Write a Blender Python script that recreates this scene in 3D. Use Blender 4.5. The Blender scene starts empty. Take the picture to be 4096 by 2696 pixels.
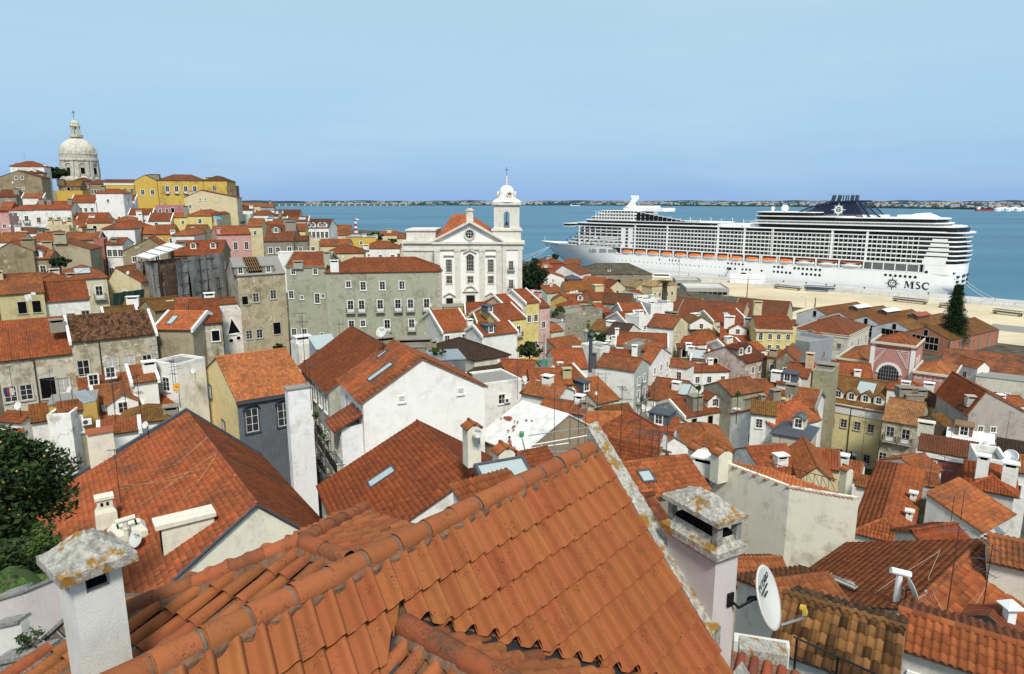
import bpy,math,random
import numpy as np
from mathutils import Vector,Matrix
R=math.radians
rnd=random.Random(7)
SC=bpy.context.scene
COL=SC.collection

# ------------------------------------------------------------------ camera
FPX,THETA,CAMZ=2700.0,math.atan(545/2700.0),58.0
cam=bpy.data.cameras.new('camera');camo=bpy.data.objects.new('camera',cam);COL.objects.link(camo)
cam.sensor_width=36.0;cam.lens=36.0*FPX/4096.0;cam.clip_start=0.2;cam.clip_end=60000
camo.location=(0,0,CAMZ);camo.rotation_euler=(R(90)-THETA,0,0)
SC.camera=camo

# ------------------------------------------------------------------ sky, sun, exposure
world=bpy.data.worlds.new('World');SC.world=world;world.use_nodes=True
SUN_EL,SUN_AZ=50.0,170.0  # azimuth clockwise from +Y (view direction); the sun stands behind the right shoulder
wn,wl_=world.node_tree.nodes,world.node_tree.links
wn.clear()
w_out=wn.new('ShaderNodeOutputWorld');w_bg=wn.new('ShaderNodeBackground')
w_sky=wn.new('ShaderNodeTexSky');w_sky.sky_type='NISHITA';w_sky.sun_disc=False
w_sky.sun_elevation=R(SUN_EL);w_sky.sun_rotation=R(SUN_AZ)
w_sky.air_density=1.0;w_sky.dust_density=1.0;w_sky.ozone_density=1.5
w_scale=wn.new('ShaderNodeMix');w_scale.data_type='RGBA';w_scale.blend_type='MULTIPLY'
w_scale.inputs[0].default_value=1.0;w_scale.inputs[7].default_value=(0.055,0.055,0.055,1)
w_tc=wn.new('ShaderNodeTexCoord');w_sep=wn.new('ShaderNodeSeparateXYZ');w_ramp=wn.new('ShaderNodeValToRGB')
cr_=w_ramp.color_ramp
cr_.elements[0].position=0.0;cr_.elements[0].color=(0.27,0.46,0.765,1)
cr_.elements[1].position=1.0;cr_.elements[1].color=(0.60,0.70,0.77,1)  # unseen upper sky whitened to lessen the blue light on walls
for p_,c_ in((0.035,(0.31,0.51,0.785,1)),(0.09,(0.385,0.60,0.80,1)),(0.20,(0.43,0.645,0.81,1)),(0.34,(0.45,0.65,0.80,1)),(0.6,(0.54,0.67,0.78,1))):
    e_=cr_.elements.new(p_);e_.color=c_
w_cn=wn.new('ShaderNodeTexNoise');w_cn.inputs['Scale'].default_value=2.2;w_cn.inputs['Detail'].default_value=5
w_map=wn.new('ShaderNodeMapping');w_map.inputs['Scale'].default_value=(1,1,7)
w_cr=wn.new('ShaderNodeMapRange');w_cr.inputs[1].default_value=0.45;w_cr.inputs[2].default_value=0.75
w_cr.inputs[3].default_value=0.0;w_cr.inputs[4].default_value=0.34
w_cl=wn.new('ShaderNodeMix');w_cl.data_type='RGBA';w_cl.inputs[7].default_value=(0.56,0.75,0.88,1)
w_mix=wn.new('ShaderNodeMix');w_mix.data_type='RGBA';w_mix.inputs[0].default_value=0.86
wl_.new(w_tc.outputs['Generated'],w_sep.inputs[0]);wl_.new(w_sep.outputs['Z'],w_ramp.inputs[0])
wl_.new(w_tc.outputs['Generated'],w_map.inputs[0]);wl_.new(w_map.outputs[0],w_cn.inputs['Vector'])
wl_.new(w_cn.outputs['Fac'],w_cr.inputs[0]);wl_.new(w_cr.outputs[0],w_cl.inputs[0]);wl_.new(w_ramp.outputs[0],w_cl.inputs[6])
wl_.new(w_sky.outputs[0],w_scale.inputs[6])
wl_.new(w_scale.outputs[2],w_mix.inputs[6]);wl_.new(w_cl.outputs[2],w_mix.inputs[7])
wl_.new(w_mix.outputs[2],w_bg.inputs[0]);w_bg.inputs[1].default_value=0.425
wl_.new(w_bg.outputs[0],w_out.inputs[0])
sun=bpy.data.lights.new('sun','SUN');sun.energy=1.5;sun.angle=R(10);sun.color=(1.0,0.94,0.84)
suno=bpy.data.objects.new('sun',sun);COL.objects.link(suno)
sd=Vector((math.sin(R(SUN_AZ))*math.cos(R(SUN_EL)),math.cos(R(SUN_AZ))*math.cos(R(SUN_EL)),math.sin(R(SUN_EL))))
suno.rotation_euler=sd.to_track_quat('Z','Y').to_euler();suno.location=(60,-60,150)
vs=SC.view_settings
vs.view_transform='Standard';vs.look='None';vs.exposure=1.42;vs.gamma=1.0;vs.use_curve_mapping=False
try:
    SC.cycles.max_bounces=6;SC.cycles.diffuse_bounces=3;SC.cycles.glossy_bounces=2;SC.cycles.transmission_bounces=3
    SC.cycles.use_denoising=True;SC.cycles.caustics_reflective=False;SC.cycles.caustics_refractive=False
except Exception:
    pass

# ------------------------------------------------------------------ pixel readings -> places (photo crops used while measuring)
CR=dict(A=(0,400),B=(900,650),C=(1500,650),D=(2100,700),E=(3072,700),F=(0,950),G=(0,1550),H=(0,2022),I=(1024,1300),
          J=(1024,2022),K=(1900,1100),L=(1900,1600),M=(3072,1150),N=(3072,1600),O=(3072,2022),Q=(2300,2022),R=(2600,1200),S=(0,0))
CS=dict(R=1.7025,S=1.0)
ct,st_=math.cos(THETA),math.sin(THETA)
def px(c,x,y):
    s=CS.get(c,2380/1024.0);return CR[c][0]+x/s,CR[c][1]+y/s
def ray(u,v):
    X,Y=(u-2048)/FPX,(1348-v)/FPX
    return Vector((X,ct+Y*st_,-st_+Y*ct))
def atd(u,v,d):
    r=ray(u,v);t=d/r.y;return Vector((r.x*t,d,CAMZ+r.z*t))
def atz(u,v,z):
    r=ray(u,v);t=(z-CAMZ)/r.z;return Vector((r.x*t,r.y*t,z))
def proj(p):
    z=p[2]-CAMZ;f=p[1]*ct-z*st_;up=p[1]*st_+z*ct
    return 2048+FPX*p[0]/f,1348-FPX*up/f

# ------------------------------------------------------------------ materials
MATS={}
def newmat(name):
    m=bpy.data.materials.new(name);m.use_nodes=True;n=m.node_tree.nodes;MATS[name]=m
    return m,n,m.node_tree.links,n['Principled BSDF']
ALB=0.90
def mixc(n,l,fac,a,b,bt='MIX'):
    k=n.new('ShaderNodeMix');k.data_type='RGBA';k.blend_type=bt
    for s,v in((0,fac),(6,a),(7,b)):
        if isinstance(v,(int,float)):k.inputs[s].default_value=v
        elif isinstance(v,tuple):k.inputs[s].default_value=v if len(v)==4 else v+(1,)
        else:l.new(v,k.inputs[s])
    return k.outputs[2]
def mth(n,l,op,a,b=None,c=None):
    k=n.new('ShaderNodeMath');k.operation=op
    for s,v in((0,a),(1,b),(2,c)):
        if v is None:continue
        if isinstance(v,(int,float)):k.inputs[s].default_value=v
        else:l.new(v,k.inputs[s])
    return k.outputs[0]
def noise(n,l,vec,scale,detail=4,rough=0.6):
    k=n.new('ShaderNodeTexNoise');k.inputs['Scale'].default_value=scale;k.inputs['Detail'].default_value=detail
    k.inputs['Roughness'].default_value=rough
    if vec is not None:l.new(vec,k.inputs['Vector'])
    return k.outputs['Fac']
def mrange(n,l,v,a,b,c=0.0,d=1.0):
    k=n.new('ShaderNodeMapRange');l.new(v,k.inputs[0])
    for i,x in zip((1,2,3,4),(a,b,c,d)):
        if isinstance(x,(int,float)):k.inputs[i].default_value=x
        else:l.new(x,k.inputs[i])
    return k.outputs[0]
def vmap(n,l,vec,sc,off=None):
    k=n.new('ShaderNodeMapping');k.inputs['Scale'].default_value=sc;l.new(vec,k.inputs[0])
    if off is not None:l.new(off,k.inputs['Location'])
    return k.outputs[0]
def objvec(n,l):
    tc=n.new('ShaderNodeTexCoord');oi=n.new('ShaderNodeObjectInfo')
    cx=n.new('ShaderNodeCombineXYZ');l.new(mth(n,l,'MULTIPLY',oi.outputs['Random'],97.0),cx.inputs[0])
    l.new(mth(n,l,'MULTIPLY',oi.outputs['Random'],53.0),cx.inputs[1])
    a=n.new('ShaderNodeVectorMath');a.operation='ADD';l.new(tc.outputs['Object'],a.inputs[0]);l.new(cx.outputs[0],a.inputs[1])
    return a.outputs[0],oi
def bump(n,l,bsdf,h,strength,dist=0.05):
    k=n.new('ShaderNodeBump');k.inputs['Strength'].default_value=strength;k.inputs['Distance'].default_value=dist
    l.new(h,k.inputs['Height']);l.new(k.outputs[0],bsdf.inputs['Normal'])
def simple(name,col,rough=0.7,metal=0.0,var=0.15,scale=3.0,bmp=0.0,spec=0.3):
    m,n,l,b=newmat(name);v,oi=objvec(n,l)
    f=noise(n,l,v,scale,5)
    c=mixc(n,l,mrange(n,l,f,0.3,0.7),tuple(x*(1-var)for x in col),tuple(min(1,x*(1+var))for x in col))
    l.new(c,b.inputs['Base Color']);b.inputs['Roughness'].default_value=rough;b.inputs['Metallic'].default_value=metal
    b.inputs['Specular IOR Level'].default_value=spec
    if bmp:bump(n,l,b,noise(n,l,v,scale*12,3),bmp)
    return m
def roofmat(name,wave,lichen=0.35,vary=0.17,pores=False):
    m,n,l,b=newmat(name);v,oi=objvec(n,l)
    uvn=n.new('ShaderNodeUVMap');sp=n.new('ShaderNodeSeparateXYZ');l.new(uvn.outputs[0],sp.inputs[0])
    fx,fy=mth(n,l,'FLOOR',sp.outputs[0]),mth(n,l,'FLOOR',sp.outputs[1])
    cb=n.new('ShaderNodeCombineXYZ');l.new(fx,cb.inputs[0]);l.new(fy,cb.inputs[1]);l.new(mth(n,l,'MULTIPLY',oi.outputs['Random'],31.0),cb.inputs[2])
    wnz=n.new('ShaderNodeTexWhiteNoise');l.new(cb.outputs[0],wnz.inputs['Vector'])
    r=wnz.outputs['Value'];col=oi.outputs['Color']
    dirt=oi.outputs['Alpha']
    c=mixc(n,l,mrange(n,l,r,0,1,1-vary*1.25,1+vary),(0,0,0),col)  # value variation per tile
    hs=n.new('ShaderNodeHueSaturation');l.new(col,hs.inputs['Color'])
    l.new(mrange(n,l,r,0,1,1-vary*1.3,1+vary*1.3),hs.inputs['Value']);l.new(mrange(n,l,wnz.outputs['Color'],0,1,0.4935,0.5055),hs.inputs['Hue'])
    c=hs.outputs[0]
    big=noise(n,l,v,0.35,5,0.65);fine=noise(n,l,v,6.0,4,0.7)
    c=mixc(n,l,mth(n,l,'MULTIPLY',mrange(n,l,big,0.35,0.7),0.12 if pores else 0.45),c,(0.55,0.55,0.52),'MULTIPLY')
    dm=mth(n,l,'MULTIPLY',mrange(n,l,mth(n,l,'ADD',mth(n,l,'MULTIPLY',big,0.6),mth(n,l,'MULTIPLY',fine,0.4)),0.46,0.62),dirt)
    c=mixc(n,l,dm,c,(0.065,0.045,0.03))
    lf=mth(n,l,'MULTIPLY',mrange(n,l,noise(n,l,v,1.7,6,0.75),0.62,0.70),mth(n,l,'MULTIPLY',dirt,lichen*2))
    c=mixc(n,l,lf,c,(0.28,0.16,0.03))
    if pores:
        pz_=mth(n,l,'MULTIPLY',mrange(n,l,noise(n,l,v,48.0,4,0.8),0.54,0.60),mrange(n,l,noise(n,l,v,4.5,4,0.6),0.50,0.62))
        c=mixc(n,l,mth(n,l,'MULTIPLY',pz_,0.85),c,(0.03,0.02,0.014))
        c=mixc(n,l,mrange(n,l,noise(n,l,v,7.0,3,0.5),0.735,0.75),c,(0.24,0.14,0.01))
    l.new(c,b.inputs['Base Color']);b.inputs['Roughness'].default_value=0.85;b.inputs['Specular IOR Level'].default_value=0.15
    if wave:
        frx,fry=mth(n,l,'FRACT',sp.outputs[0]),mth(n,l,'FRACT',sp.outputs[1])
        hx=mth(n,l,'ABSOLUTE',mth(n,l,'SINE',mth(n,l,'MULTIPLY',frx,math.pi)))
        h=mth(n,l,'ADD',hx,mth(n,l,'MULTIPLY',fry,-0.5))
        bump(n,l,b,h,1.0,0.07)
    else:
        bump(n,l,b,noise(n,l,v,40.0,3),0.25,0.01)
    return m
roofmat('roof_far',True);roofmat('roof_tile',False);roofmat('roof_tile_near',False,0.12,0.05,True);roofmat('roof_mottled',False,0.3,0.55)
def wallmat(name):
    m,n,l,b=newmat(name);v,oi=objvec(n,l)
    col,dirt=oi.outputs['Color'],oi.outputs['Alpha']
    big=noise(n,l,v,0.22,6,0.68);mid=noise(n,l,v,1.1,6,0.7)
    streak=noise(n,l,vmap(n,l,v,(1.5,1.5,0.20)),1.0,6,0.7)
    c=mixc(n,l,mth(n,l,'MULTIPLY',mrange(n,l,mid,0.42,0.72),0.20),col,(0.62,0.59,0.52),'MULTIPLY')
    sm=mth(n,l,'MULTIPLY',mrange(n,l,streak,0.54,0.80),mth(n,l,'MULTIPLY',mth(n,l,'MULTIPLY',dirt,mrange(n,l,big,0.35,0.6)),1.3))
    c=mixc(n,l,sm,c,(0.30,0.28,0.22),'MULTIPLY')
    bm=mth(n,l,'MULTIPLY',mrange(n,l,mth(n,l,'ADD',mth(n,l,'MULTIPLY',big,0.55),mth(n,l,'MULTIPLY',mid,0.45)),0.50,0.60),mth(n,l,'MULTIPLY',dirt,0.75))
    c=mixc(n,l,bm,c,(0.36,0.33,0.25),'MULTIPLY')
    pk=mrange(n,l,dirt,0.6,1.0)  # peeled patches on very worn walls
    pm=mth(n,l,'MULTIPLY',mrange(n,l,noise(n,l,v,0.55,8,0.72),0.55,0.575),pk)
    c=mixc(n,l,pm,c,mixc(n,l,mid,(0.40,0.27,0.12),(0.30,0.27,0.21)))
    pm2=mth(n,l,'MULTIPLY',mrange(n,l,noise(n,l,vmap(n,l,v,(1,1,1.0)),0.8,8,0.72),0.60,0.62),pk)
    c=mixc(n,l,pm2,c,(0.70,0.68,0.60))
    l.new(c,b.inputs['Base Color']);b.inputs['Roughness'].default_value=0.92;b.inputs['Specular IOR Level'].default_value=0.1
    h=mth(n,l,'ADD',noise(n,l,v,9.0,5,0.7),mth(n,l,'MULTIPLY',pm,-1.0))
    bump(n,l,b,h,0.35,0.04)
    return m
wallmat('wall')
simple('trim_white',(0.78,0.77,0.73),0.6,var=0.06)
simple('trim_stone',(0.42,0.39,0.33),0.85,var=0.2,scale=2)
simple('trim_brown',(0.16,0.10,0.06),0.7)
simple('mortar',(0.20,0.115,0.07),0.95,var=0.45,scale=9,bmp=0.6)
simple('mortar_grey',(0.15,0.125,0.10),0.95,var=0.4,scale=9,bmp=0.5)
simple('iron',(0.018,0.02,0.022),0.5,0.6)
simple('dark_iron_rust',(0.07,0.035,0.025),0.8,0.2)
simple('galv',(0.42,0.44,0.45),0.45,0.7)
simple('slate',(0.060,0.068,0.082),0.6,var=0.2)
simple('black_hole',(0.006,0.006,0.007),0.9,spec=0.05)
simple('curtain',(0.42,0.41,0.38),0.9)
simple('wood_red',(0.28,0.07,0.03),0.7)
simple('wood',(0.22,0.13,0.06),0.8)
simple('white_sheet',(0.66,0.66,0.64),0.6,var=0.22,scale=1.2)
simple('cloth_grey',(0.20,0.20,0.19),0.9,var=0.30,scale=0.7,bmp=0.3)
simple('dish_white',(0.58,0.57,0.54),0.5,var=0.05)
simple('dish_orange',(0.60,0.27,0.04),0.5,var=0.05)
simple('plastic_yellow',(0.50,0.34,0.05),0.5)
simple('lettering',(0.02,0.022,0.03),0.6)
simple('green_paint',(0.02,0.05,0.035),0.6)
simple('cable',(0.42,0.33,0.22),0.8)
simple('rubber_pipe',(0.03,0.035,0.04),0.45,var=0.3)
m,n,l,b=newmat('glass');v,oi=objvec(n,l)
l.new(mixc(n,l,oi.outputs['Random'],(0.006,0.007,0.008),(0.04,0.043,0.046)),b.inputs['Base Color']);b.inputs['Roughness'].default_value=0.12
m,n,l,b=newmat('skylight_glass');b.inputs['Base Color'].default_value=(0.36,0.42,0.42,1);b.inputs['Roughness'].default_value=0.08
b.inputs['Specular IOR Level'].default_value=0.8
def concrete_old(name,base,lich):
    m,n,l,b=newmat(name);v,oi=objvec(n,l)
    f=noise(n,l,v,14,8,0.75);g=noise(n,l,v,4,6,0.7)
    c=mixc(n,l,mrange(n,l,f,0.38,0.62),tuple(x*0.38 for x in base),base)
    if lich:c=mixc(n,l,mrange(n,l,g,0.535,0.60),c,(0.27,0.135,0.015))
    l.new(c,b.inputs['Base Color']);b.inputs['Roughness'].default_value=0.95
    bump(n,l,b,mth(n,l,'ADD',f,mth(n,l,'MULTIPLY',noise(n,l,v,60,4),0.5)),0.8,0.02)
concrete_old('concrete_lichen',(0.50,0.48,0.42),True);concrete_old('concrete_grey',(0.34,0.33,0.30),False)
def stucco_near(name,base):
    m,n,l,b=newmat(name);v,oi=objvec(n,l)
    g=noise(n,l,v,1.6,6,0.7);s=noise(n,l,vmap(n,l,v,(5,5,0.7)),1.0,5)
    c=mixc(n,l,mth(n,l,'MULTIPLY',mrange(n,l,g,0.45,0.75),0.45),base,(0.34,0.32,0.29))
    c=mixc(n,l,mth(n,l,'MULTIPLY',mrange(n,l,s,0.55,0.8),0.45),c,(0.24,0.23,0.20))
    l.new(c,b.inputs['Base Color']);b.inputs['Roughness'].default_value=0.95
    bump(n,l,b,noise(n,l,v,55,5,0.7),0.55,0.012)
stucco_near('stucco_white',(0.66,0.64,0.59));stucco_near('stucco_mauve',(0.56,0.50,0.485));stucco_near('stucco_cream',(0.70,0.67,0.54))
# rubble masonry
m,n,l,b=newmat('rubble');v,oi=objvec(n,l)
vo=n.new('ShaderNodeTexVoronoi');vo.feature='DISTANCE_TO_EDGE';vo.inputs['Scale'].default_value=3.2;l.new(v,vo.inputs['Vector'])
l.new(mixc(n,l,mrange(n,l,vo.outputs['Distance'],0.02,0.10),(0.38,0.36,0.32),mixc(n,l,noise(n,l,v,2.2,4),(0.06,0.05,0.045),(0.22,0.19,0.15))),b.inputs['Base Color'])
b.inputs['Roughness'].default_value=0.95;bump(n,l,b,mrange(n,l,vo.outputs['Distance'],0.0,0.12),0.9,0.06)
# water
m,n,l,b=newmat('river_water');tc=n.new('ShaderNodeTexCoord')
wv=vmap(n,l,tc.outputs['Object'],(1.0,0.42,1.0))
h1=noise(n,l,wv,0.05,6,0.6);h2=noise(n,l,wv,0.5,5,0.6);big=noise(n,l,vmap(n,l,tc.outputs['Object'],(0.25,1.0,1)),0.0035,4,0.6)
l.new(mixc(n,l,mrange(n,l,big,0.35,0.68),(0.034,0.120,0.190),(0.068,0.185,0.265)),b.inputs['Base Color'])
b.inputs['Roughness'].default_value=0.38;b.inputs['IOR'].default_value=1.2;b.inputs['Specular IOR Level'].default_value=0.35
bump(n,l,b,mth(n,l,'ADD',mth(n,l,'MULTIPLY',h1,1.0),mth(n,l,'MULTIPLY',h2,0.22)),0.55,3.0)
# grounds
def ground(name,c1,c2,sc,c3=None):
    m,n,l,b=newmat(name);tc=n.new('ShaderNodeTexCoord');v=tc.outputs['Object']
    c=mixc(n,l,mrange(n,l,noise(n,l,v,sc,8,0.7),0.35,0.65),c1,c2)
    if c3:c=mixc(n,l,mth(n,l,'MULTIPLY',mrange(n,l,noise(n,l,vmap(n,l,v,(0.35,1.6,1)),sc*1.7,6,0.7),0.52,0.7),0.8),c,c3)
    l.new(c,b.inputs['Base Color']);b.inputs['Roughness'].default_value=0.95;b.inputs['Specular IOR Level'].default_value=0.1
    bump(n,l,b,noise(n,l,v,sc*20,4),0.3,0.05)
ground('earth',(0.05,0.045,0.035),(0.12,0.105,0.08),0.3)
ground('sand_ground',(0.50,0.42,0.29),(0.66,0.56,0.38),0.03,(0.42,0.35,0.24))
ground('quay_concrete',(0.44,0.43,0.39),(0.58,0.57,0.53),0.04,(0.36,0.355,0.33))
ground('far_land',(0.012,0.035,0.05),(0.035,0.07,0.085),0.004)  # blue haze of the distance is put into the land colour
def leafmat(name,c1,c2):
    m,n,l,b=newmat(name);oi=n.new('ShaderNodeObjectInfo');g=n.new('ShaderNodeNewGeometry')
    l.new(mixc(n,l,g.outputs['Random Per Island'],c1,c2),b.inputs['Base Color']);b.inputs['Roughness'].default_value=0.6
    b.inputs['Specular IOR Level'].default_value=0.12
leafmat('leaf_dark',(0.010,0.022,0.007),(0.045,0.075,0.020));leafmat('leaf_mid',(0.02,0.05,0.012),(0.09,0.14,0.03))
leafmat('leaf_bright',(0.06,0.14,0.02),(0.16,0.27,0.05));leafmat('leaf_conifer',(0.008,0.022,0.010),(0.03,0.055,0.018))
simple('bark',(0.09,0.065,0.045),0.9,var=0.3,scale=6,bmp=0.5)
simple('fruit',(0.55,0.30,0.06),0.5)
# ship paints
def paint(name,col,rough=0.35,spec=0.5):
    m,n,l,b=newmat(name);v,oi=objvec(n,l)
    l.new(mixc(n,l,mrange(n,l,noise(n,l,vmap(n,l,v,(1,1,0.2)),0.15,5),0.35,0.75),col,tuple(x*0.93 for x in col)),b.inputs['Base Color'])
    b.inputs['Roughness'].default_value=rough;b.inputs['Specular IOR Level'].default_value=spec
paint('ship_white',(0.88,0.88,0.87));paint('ship_navy',(0.010,0.016,0.045));paint('boat_orange',(0.75,0.16,0.015),0.5)
simple('ship_glass',(0.010,0.009,0.011),0.2,var=0.5,scale=0.2,spec=0.4);simple('ship_balcony',(0.20,0.19,0.18),0.7,var=0.5,scale=0.35)
simple('ship_tank',(0.012,0.012,0.014),0.5)
simple('ship_rail_glass',(0.045,0.037,0.036),0.25,spec=0.4);simple('ship_grey',(0.30,0.31,0.32),0.5);simple('deck_teak',(0.34,0.26,0.18),0.8)
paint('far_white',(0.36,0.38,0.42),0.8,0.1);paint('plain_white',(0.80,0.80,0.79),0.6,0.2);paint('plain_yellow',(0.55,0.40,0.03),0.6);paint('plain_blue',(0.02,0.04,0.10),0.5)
paint('plain_red',(0.30,0.03,0.02),0.6);paint('plain_green',(0.03,0.25,0.12),0.6);paint('mural_blue',(0.05,0.25,0.45),0.8);paint('mural_pink',(0.50,0.12,0.12),0.8)
simple('skin',(0.33,0.16,0.10),0.6);simple('hair',(0.015,0.01,0.008),0.7);simple('cloth_blue',(0.04,0.05,0.08),0.9);simple('hivis',(0.55,0.70,0.05),0.7)
def M_(x):return MATS[x]if isinstance(x,str)else x

# ------------------------------------------------------------------ mesh building
class MB:
    def __init__(s):s.v=[];s.f=[];s.mi=[];s.uv=[];s.m=0
    def face(s,pts,uv=None):
        i=len(s.v);s.v+=[tuple(p)for p in pts];s.f.append(tuple(range(i,i+len(pts))));s.mi.append(s.m)
        s.uv.append(uv)
        return s
    def box(s,x0,x1,y0,y1,z0,z1,mat=None):
        c=[(x0,y0,z0),(x1,y0,z0),(x1,y1,z0),(x0,y1,z0),(x0,y0,z1),(x1,y0,z1),(x1,y1,z1),(x0,y1,z1)]
        if mat is not None:c=[mat@Vector(p)for p in c]
        i=len(s.v);s.v+=[tuple(p)for p in c]
        for q in((3,2,1,0),(4,5,6,7),(0,1,5,4),(1,2,6,5),(2,3,7,6),(3,0,4,7)):
            s.f.append(tuple(i+k for k in q));s.mi.append(s.m);s.uv.append(None)
        return s
    def prism(s,poly,z0=None,z1=None,off=None):
        """poly: 3-D points; extruded by off."""
        n=len(poly);off=Vector(off);i=len(s.v)
        s.v+=[tuple(p)for p in poly]+[tuple(Vector(p)+off)for p in poly]
        s.f.append(tuple(range(i,i+n)));s.f.append(tuple(range(i+2*n-1,i+n-1,-1)));s.mi+=[s.m]*2;s.uv+=[None]*2
        for k in range(n):
            q=(k+1)%n;s.f.append((i+k,i+n+k,i+n+q,i+q));s.mi.append(s.m);s.uv.append(None)
        return s
    def tube(s,p0,p1,r0,r1=None,n=6,cap=True):
        r1=r0 if r1 is None else r1;p0,p1=Vector(p0),Vector(p1);d=(p1-p0).normalized()
        a=d.orthogonal().normalized();b=d.cross(a);i=len(s.v)
        for p,r in((p0,r0),(p1,r1)):
            for k in range(n):
                t=2*math.pi*k/n;s.v.append(tuple(p+(a*math.cos(t)+b*math.sin(t))*r))
        for k in range(n):
            q=(k+1)%n;s.f.append((i+k,i+q,i+n+q,i+n+k));s.mi.append(s.m);s.uv.append(None)
        if cap:
            s.f.append(tuple(range(i+n-1,i-1,-1)));s.f.append(tuple(range(i+n,i+2*n)));s.mi+=[s.m]*2;s.uv+=[None]*2
        return s
    def path(s,pts,r,n=5):
        for a,b in zip(pts,pts[1:]):s.tube(a,b,r,r,n,True)
        return s
    def lathe(s,prof,n=16,c=(0,0,0),a0=0.0,a1=2*math.pi,ax=None):
        full=abs(a1-a0-2*math.pi)<1e-6;k=n if full else n+1;i=len(s.v);c=Vector(c)
        for r,z in prof:
            for q in range(k):
                t=a0+(a1-a0)*q/n;p=Vector((r*math.cos(t),r*math.sin(t),z))
                if ax is not None:p=ax@p
                s.v.append(tuple(c+p))
        for j in range(len(prof)-1):
            for q in range(n):
                q2=(q+1)%k;s.f.append((i+j*k+q,i+j*k+q2,i+(j+1)*k+q2,i+(j+1)*k+q));s.mi.append(s.m);s.uv.append(None)
        return s
    def grid(s,rows):
        """rows of 3-D points -> quads"""
        i=len(s.v);w=len(rows[0])
        for r in rows:s.v+=[tuple(p)for p in r]
        for a in range(len(rows)-1):
            for b in range(w-1):
                s.f.append((i+a*w+b,i+a*w+b+1,i+(a+1)*w+b+1,i+(a+1)*w+b));s.mi.append(s.m);s.uv.append(None)
        return s
    def scl(s,c,f):
        s.v=[tuple(c[k]+(p[k]-c[k])*f for k in range(3))for p in s.v];return s
    def mesh(s,name,mats,smooth=False):
        me=bpy.data.meshes.new(name);me.from_pydata(s.v,[],s.f)
        for m in(mats if isinstance(mats,(list,tuple))else[mats]):me.materials.append(M_(m))
        if any(s.mi):me.polygons.foreach_set('material_index',s.mi)
        if any(u is not None for u in s.uv):
            ul=me.uv_layers.new(name='UVMap');k=0;arr=np.zeros(len(me.loops)*2,'f')
            for f,u in zip(s.f,s.uv):
                for q in range(len(f)):
                    if u is not None:arr[2*k],arr[2*k+1]=u[q]
                    k+=1
            ul.data.foreach_set('uv',arr)
        if smooth:me.polygons.foreach_set('use_smooth',[True]*len(me.polygons))
        me.update();return me
    def build(s,name,mats,parent=None,smooth=False,color=None,kind=None):
        return link(name,s.mesh(name,mats,smooth),parent,color=color,kind=kind)
def link(name,me,parent=None,mw=None,color=None,kind=None):
    o=bpy.data.objects.new(name,me);COL.objects.link(o)
    if parent is not None:o.parent=parent
    if mw is not None:o.matrix_local=mw
    if color is not None:o.color=tuple(color)if len(color)==4 else tuple(color)+(0.3,)
    if kind:o['kind']=kind
    return o
def tag(o,label,cat,group=None,kind=None):
    o['label']=label;o['category']=cat
    if group:o['group']=group
    if kind:o['kind']=kind
    return o
def empty(name,loc,rz=0.0):
    o=bpy.data.objects.new(name,None);COL.objects.link(o);o.location=loc;o.rotation_euler=(0,0,rz);o.empty_display_size=0.5;return o
def struct(o):o['kind']='structure';return o
def textmesh(s,size,mat,parent,mw,name='lettering',ext=0.0,sx=1.0,shear=0.0):
    cu=bpy.data.curves.new('t','FONT');cu.body=s;cu.size=size;cu.align_x='CENTER';cu.align_y='CENTER';cu.extrude=ext;cu.shear=shear
    to=bpy.data.objects.new('t',cu);COL.objects.link(to);dg=bpy.context.evaluated_depsgraph_get()
    me=bpy.data.meshes.new_from_object(to.evaluated_get(dg));bpy.data.objects.remove(to);bpy.data.curves.remove(cu)
    me.materials.clear();me.materials.append(M_(mat))
    if sx!=1.0:
        for v in me.vertices:v.co.x*=sx
    return link(name,me,parent,mw)
# ------------------------------------------------------------------ colours
W_=(0.76,0.75,0.71);OW=(0.62,0.59,0.50);CRM=(0.60,0.52,0.33);YEL=(0.58,0.40,0.09);PYE=(0.66,0.54,0.22);OCH=(0.50,0.33,0.10)
PNK=(0.58,0.34,0.31);GRN=(0.36,0.37,0.28);GRY=(0.26,0.24,0.19);TAN=(0.28,0.23,0.145);BEI=(0.40,0.36,0.26);BRW=(0.19,0.135,0.085);RED=(0.33,0.09,0.06)
PEA=(0.62,0.45,0.30);STN=(0.26,0.23,0.17);MNT=(0.52,0.62,0.56);SLT=(0.10,0.115,0.135);LGB=(0.30,0.33,0.36)
r1=(0.285,0.083,0.030);r2=(0.37,0.115,0.042);r3=(0.17,0.056,0.025);r4=(0.21,0.088,0.025);r5=(0.058,0.036,0.024);r0=(0.29,0.085,0.030)
rG=(0.16,0.17,0.165);rW=(0.75,0.74,0.71);rB=(0.15,0.115,0.08)

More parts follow.
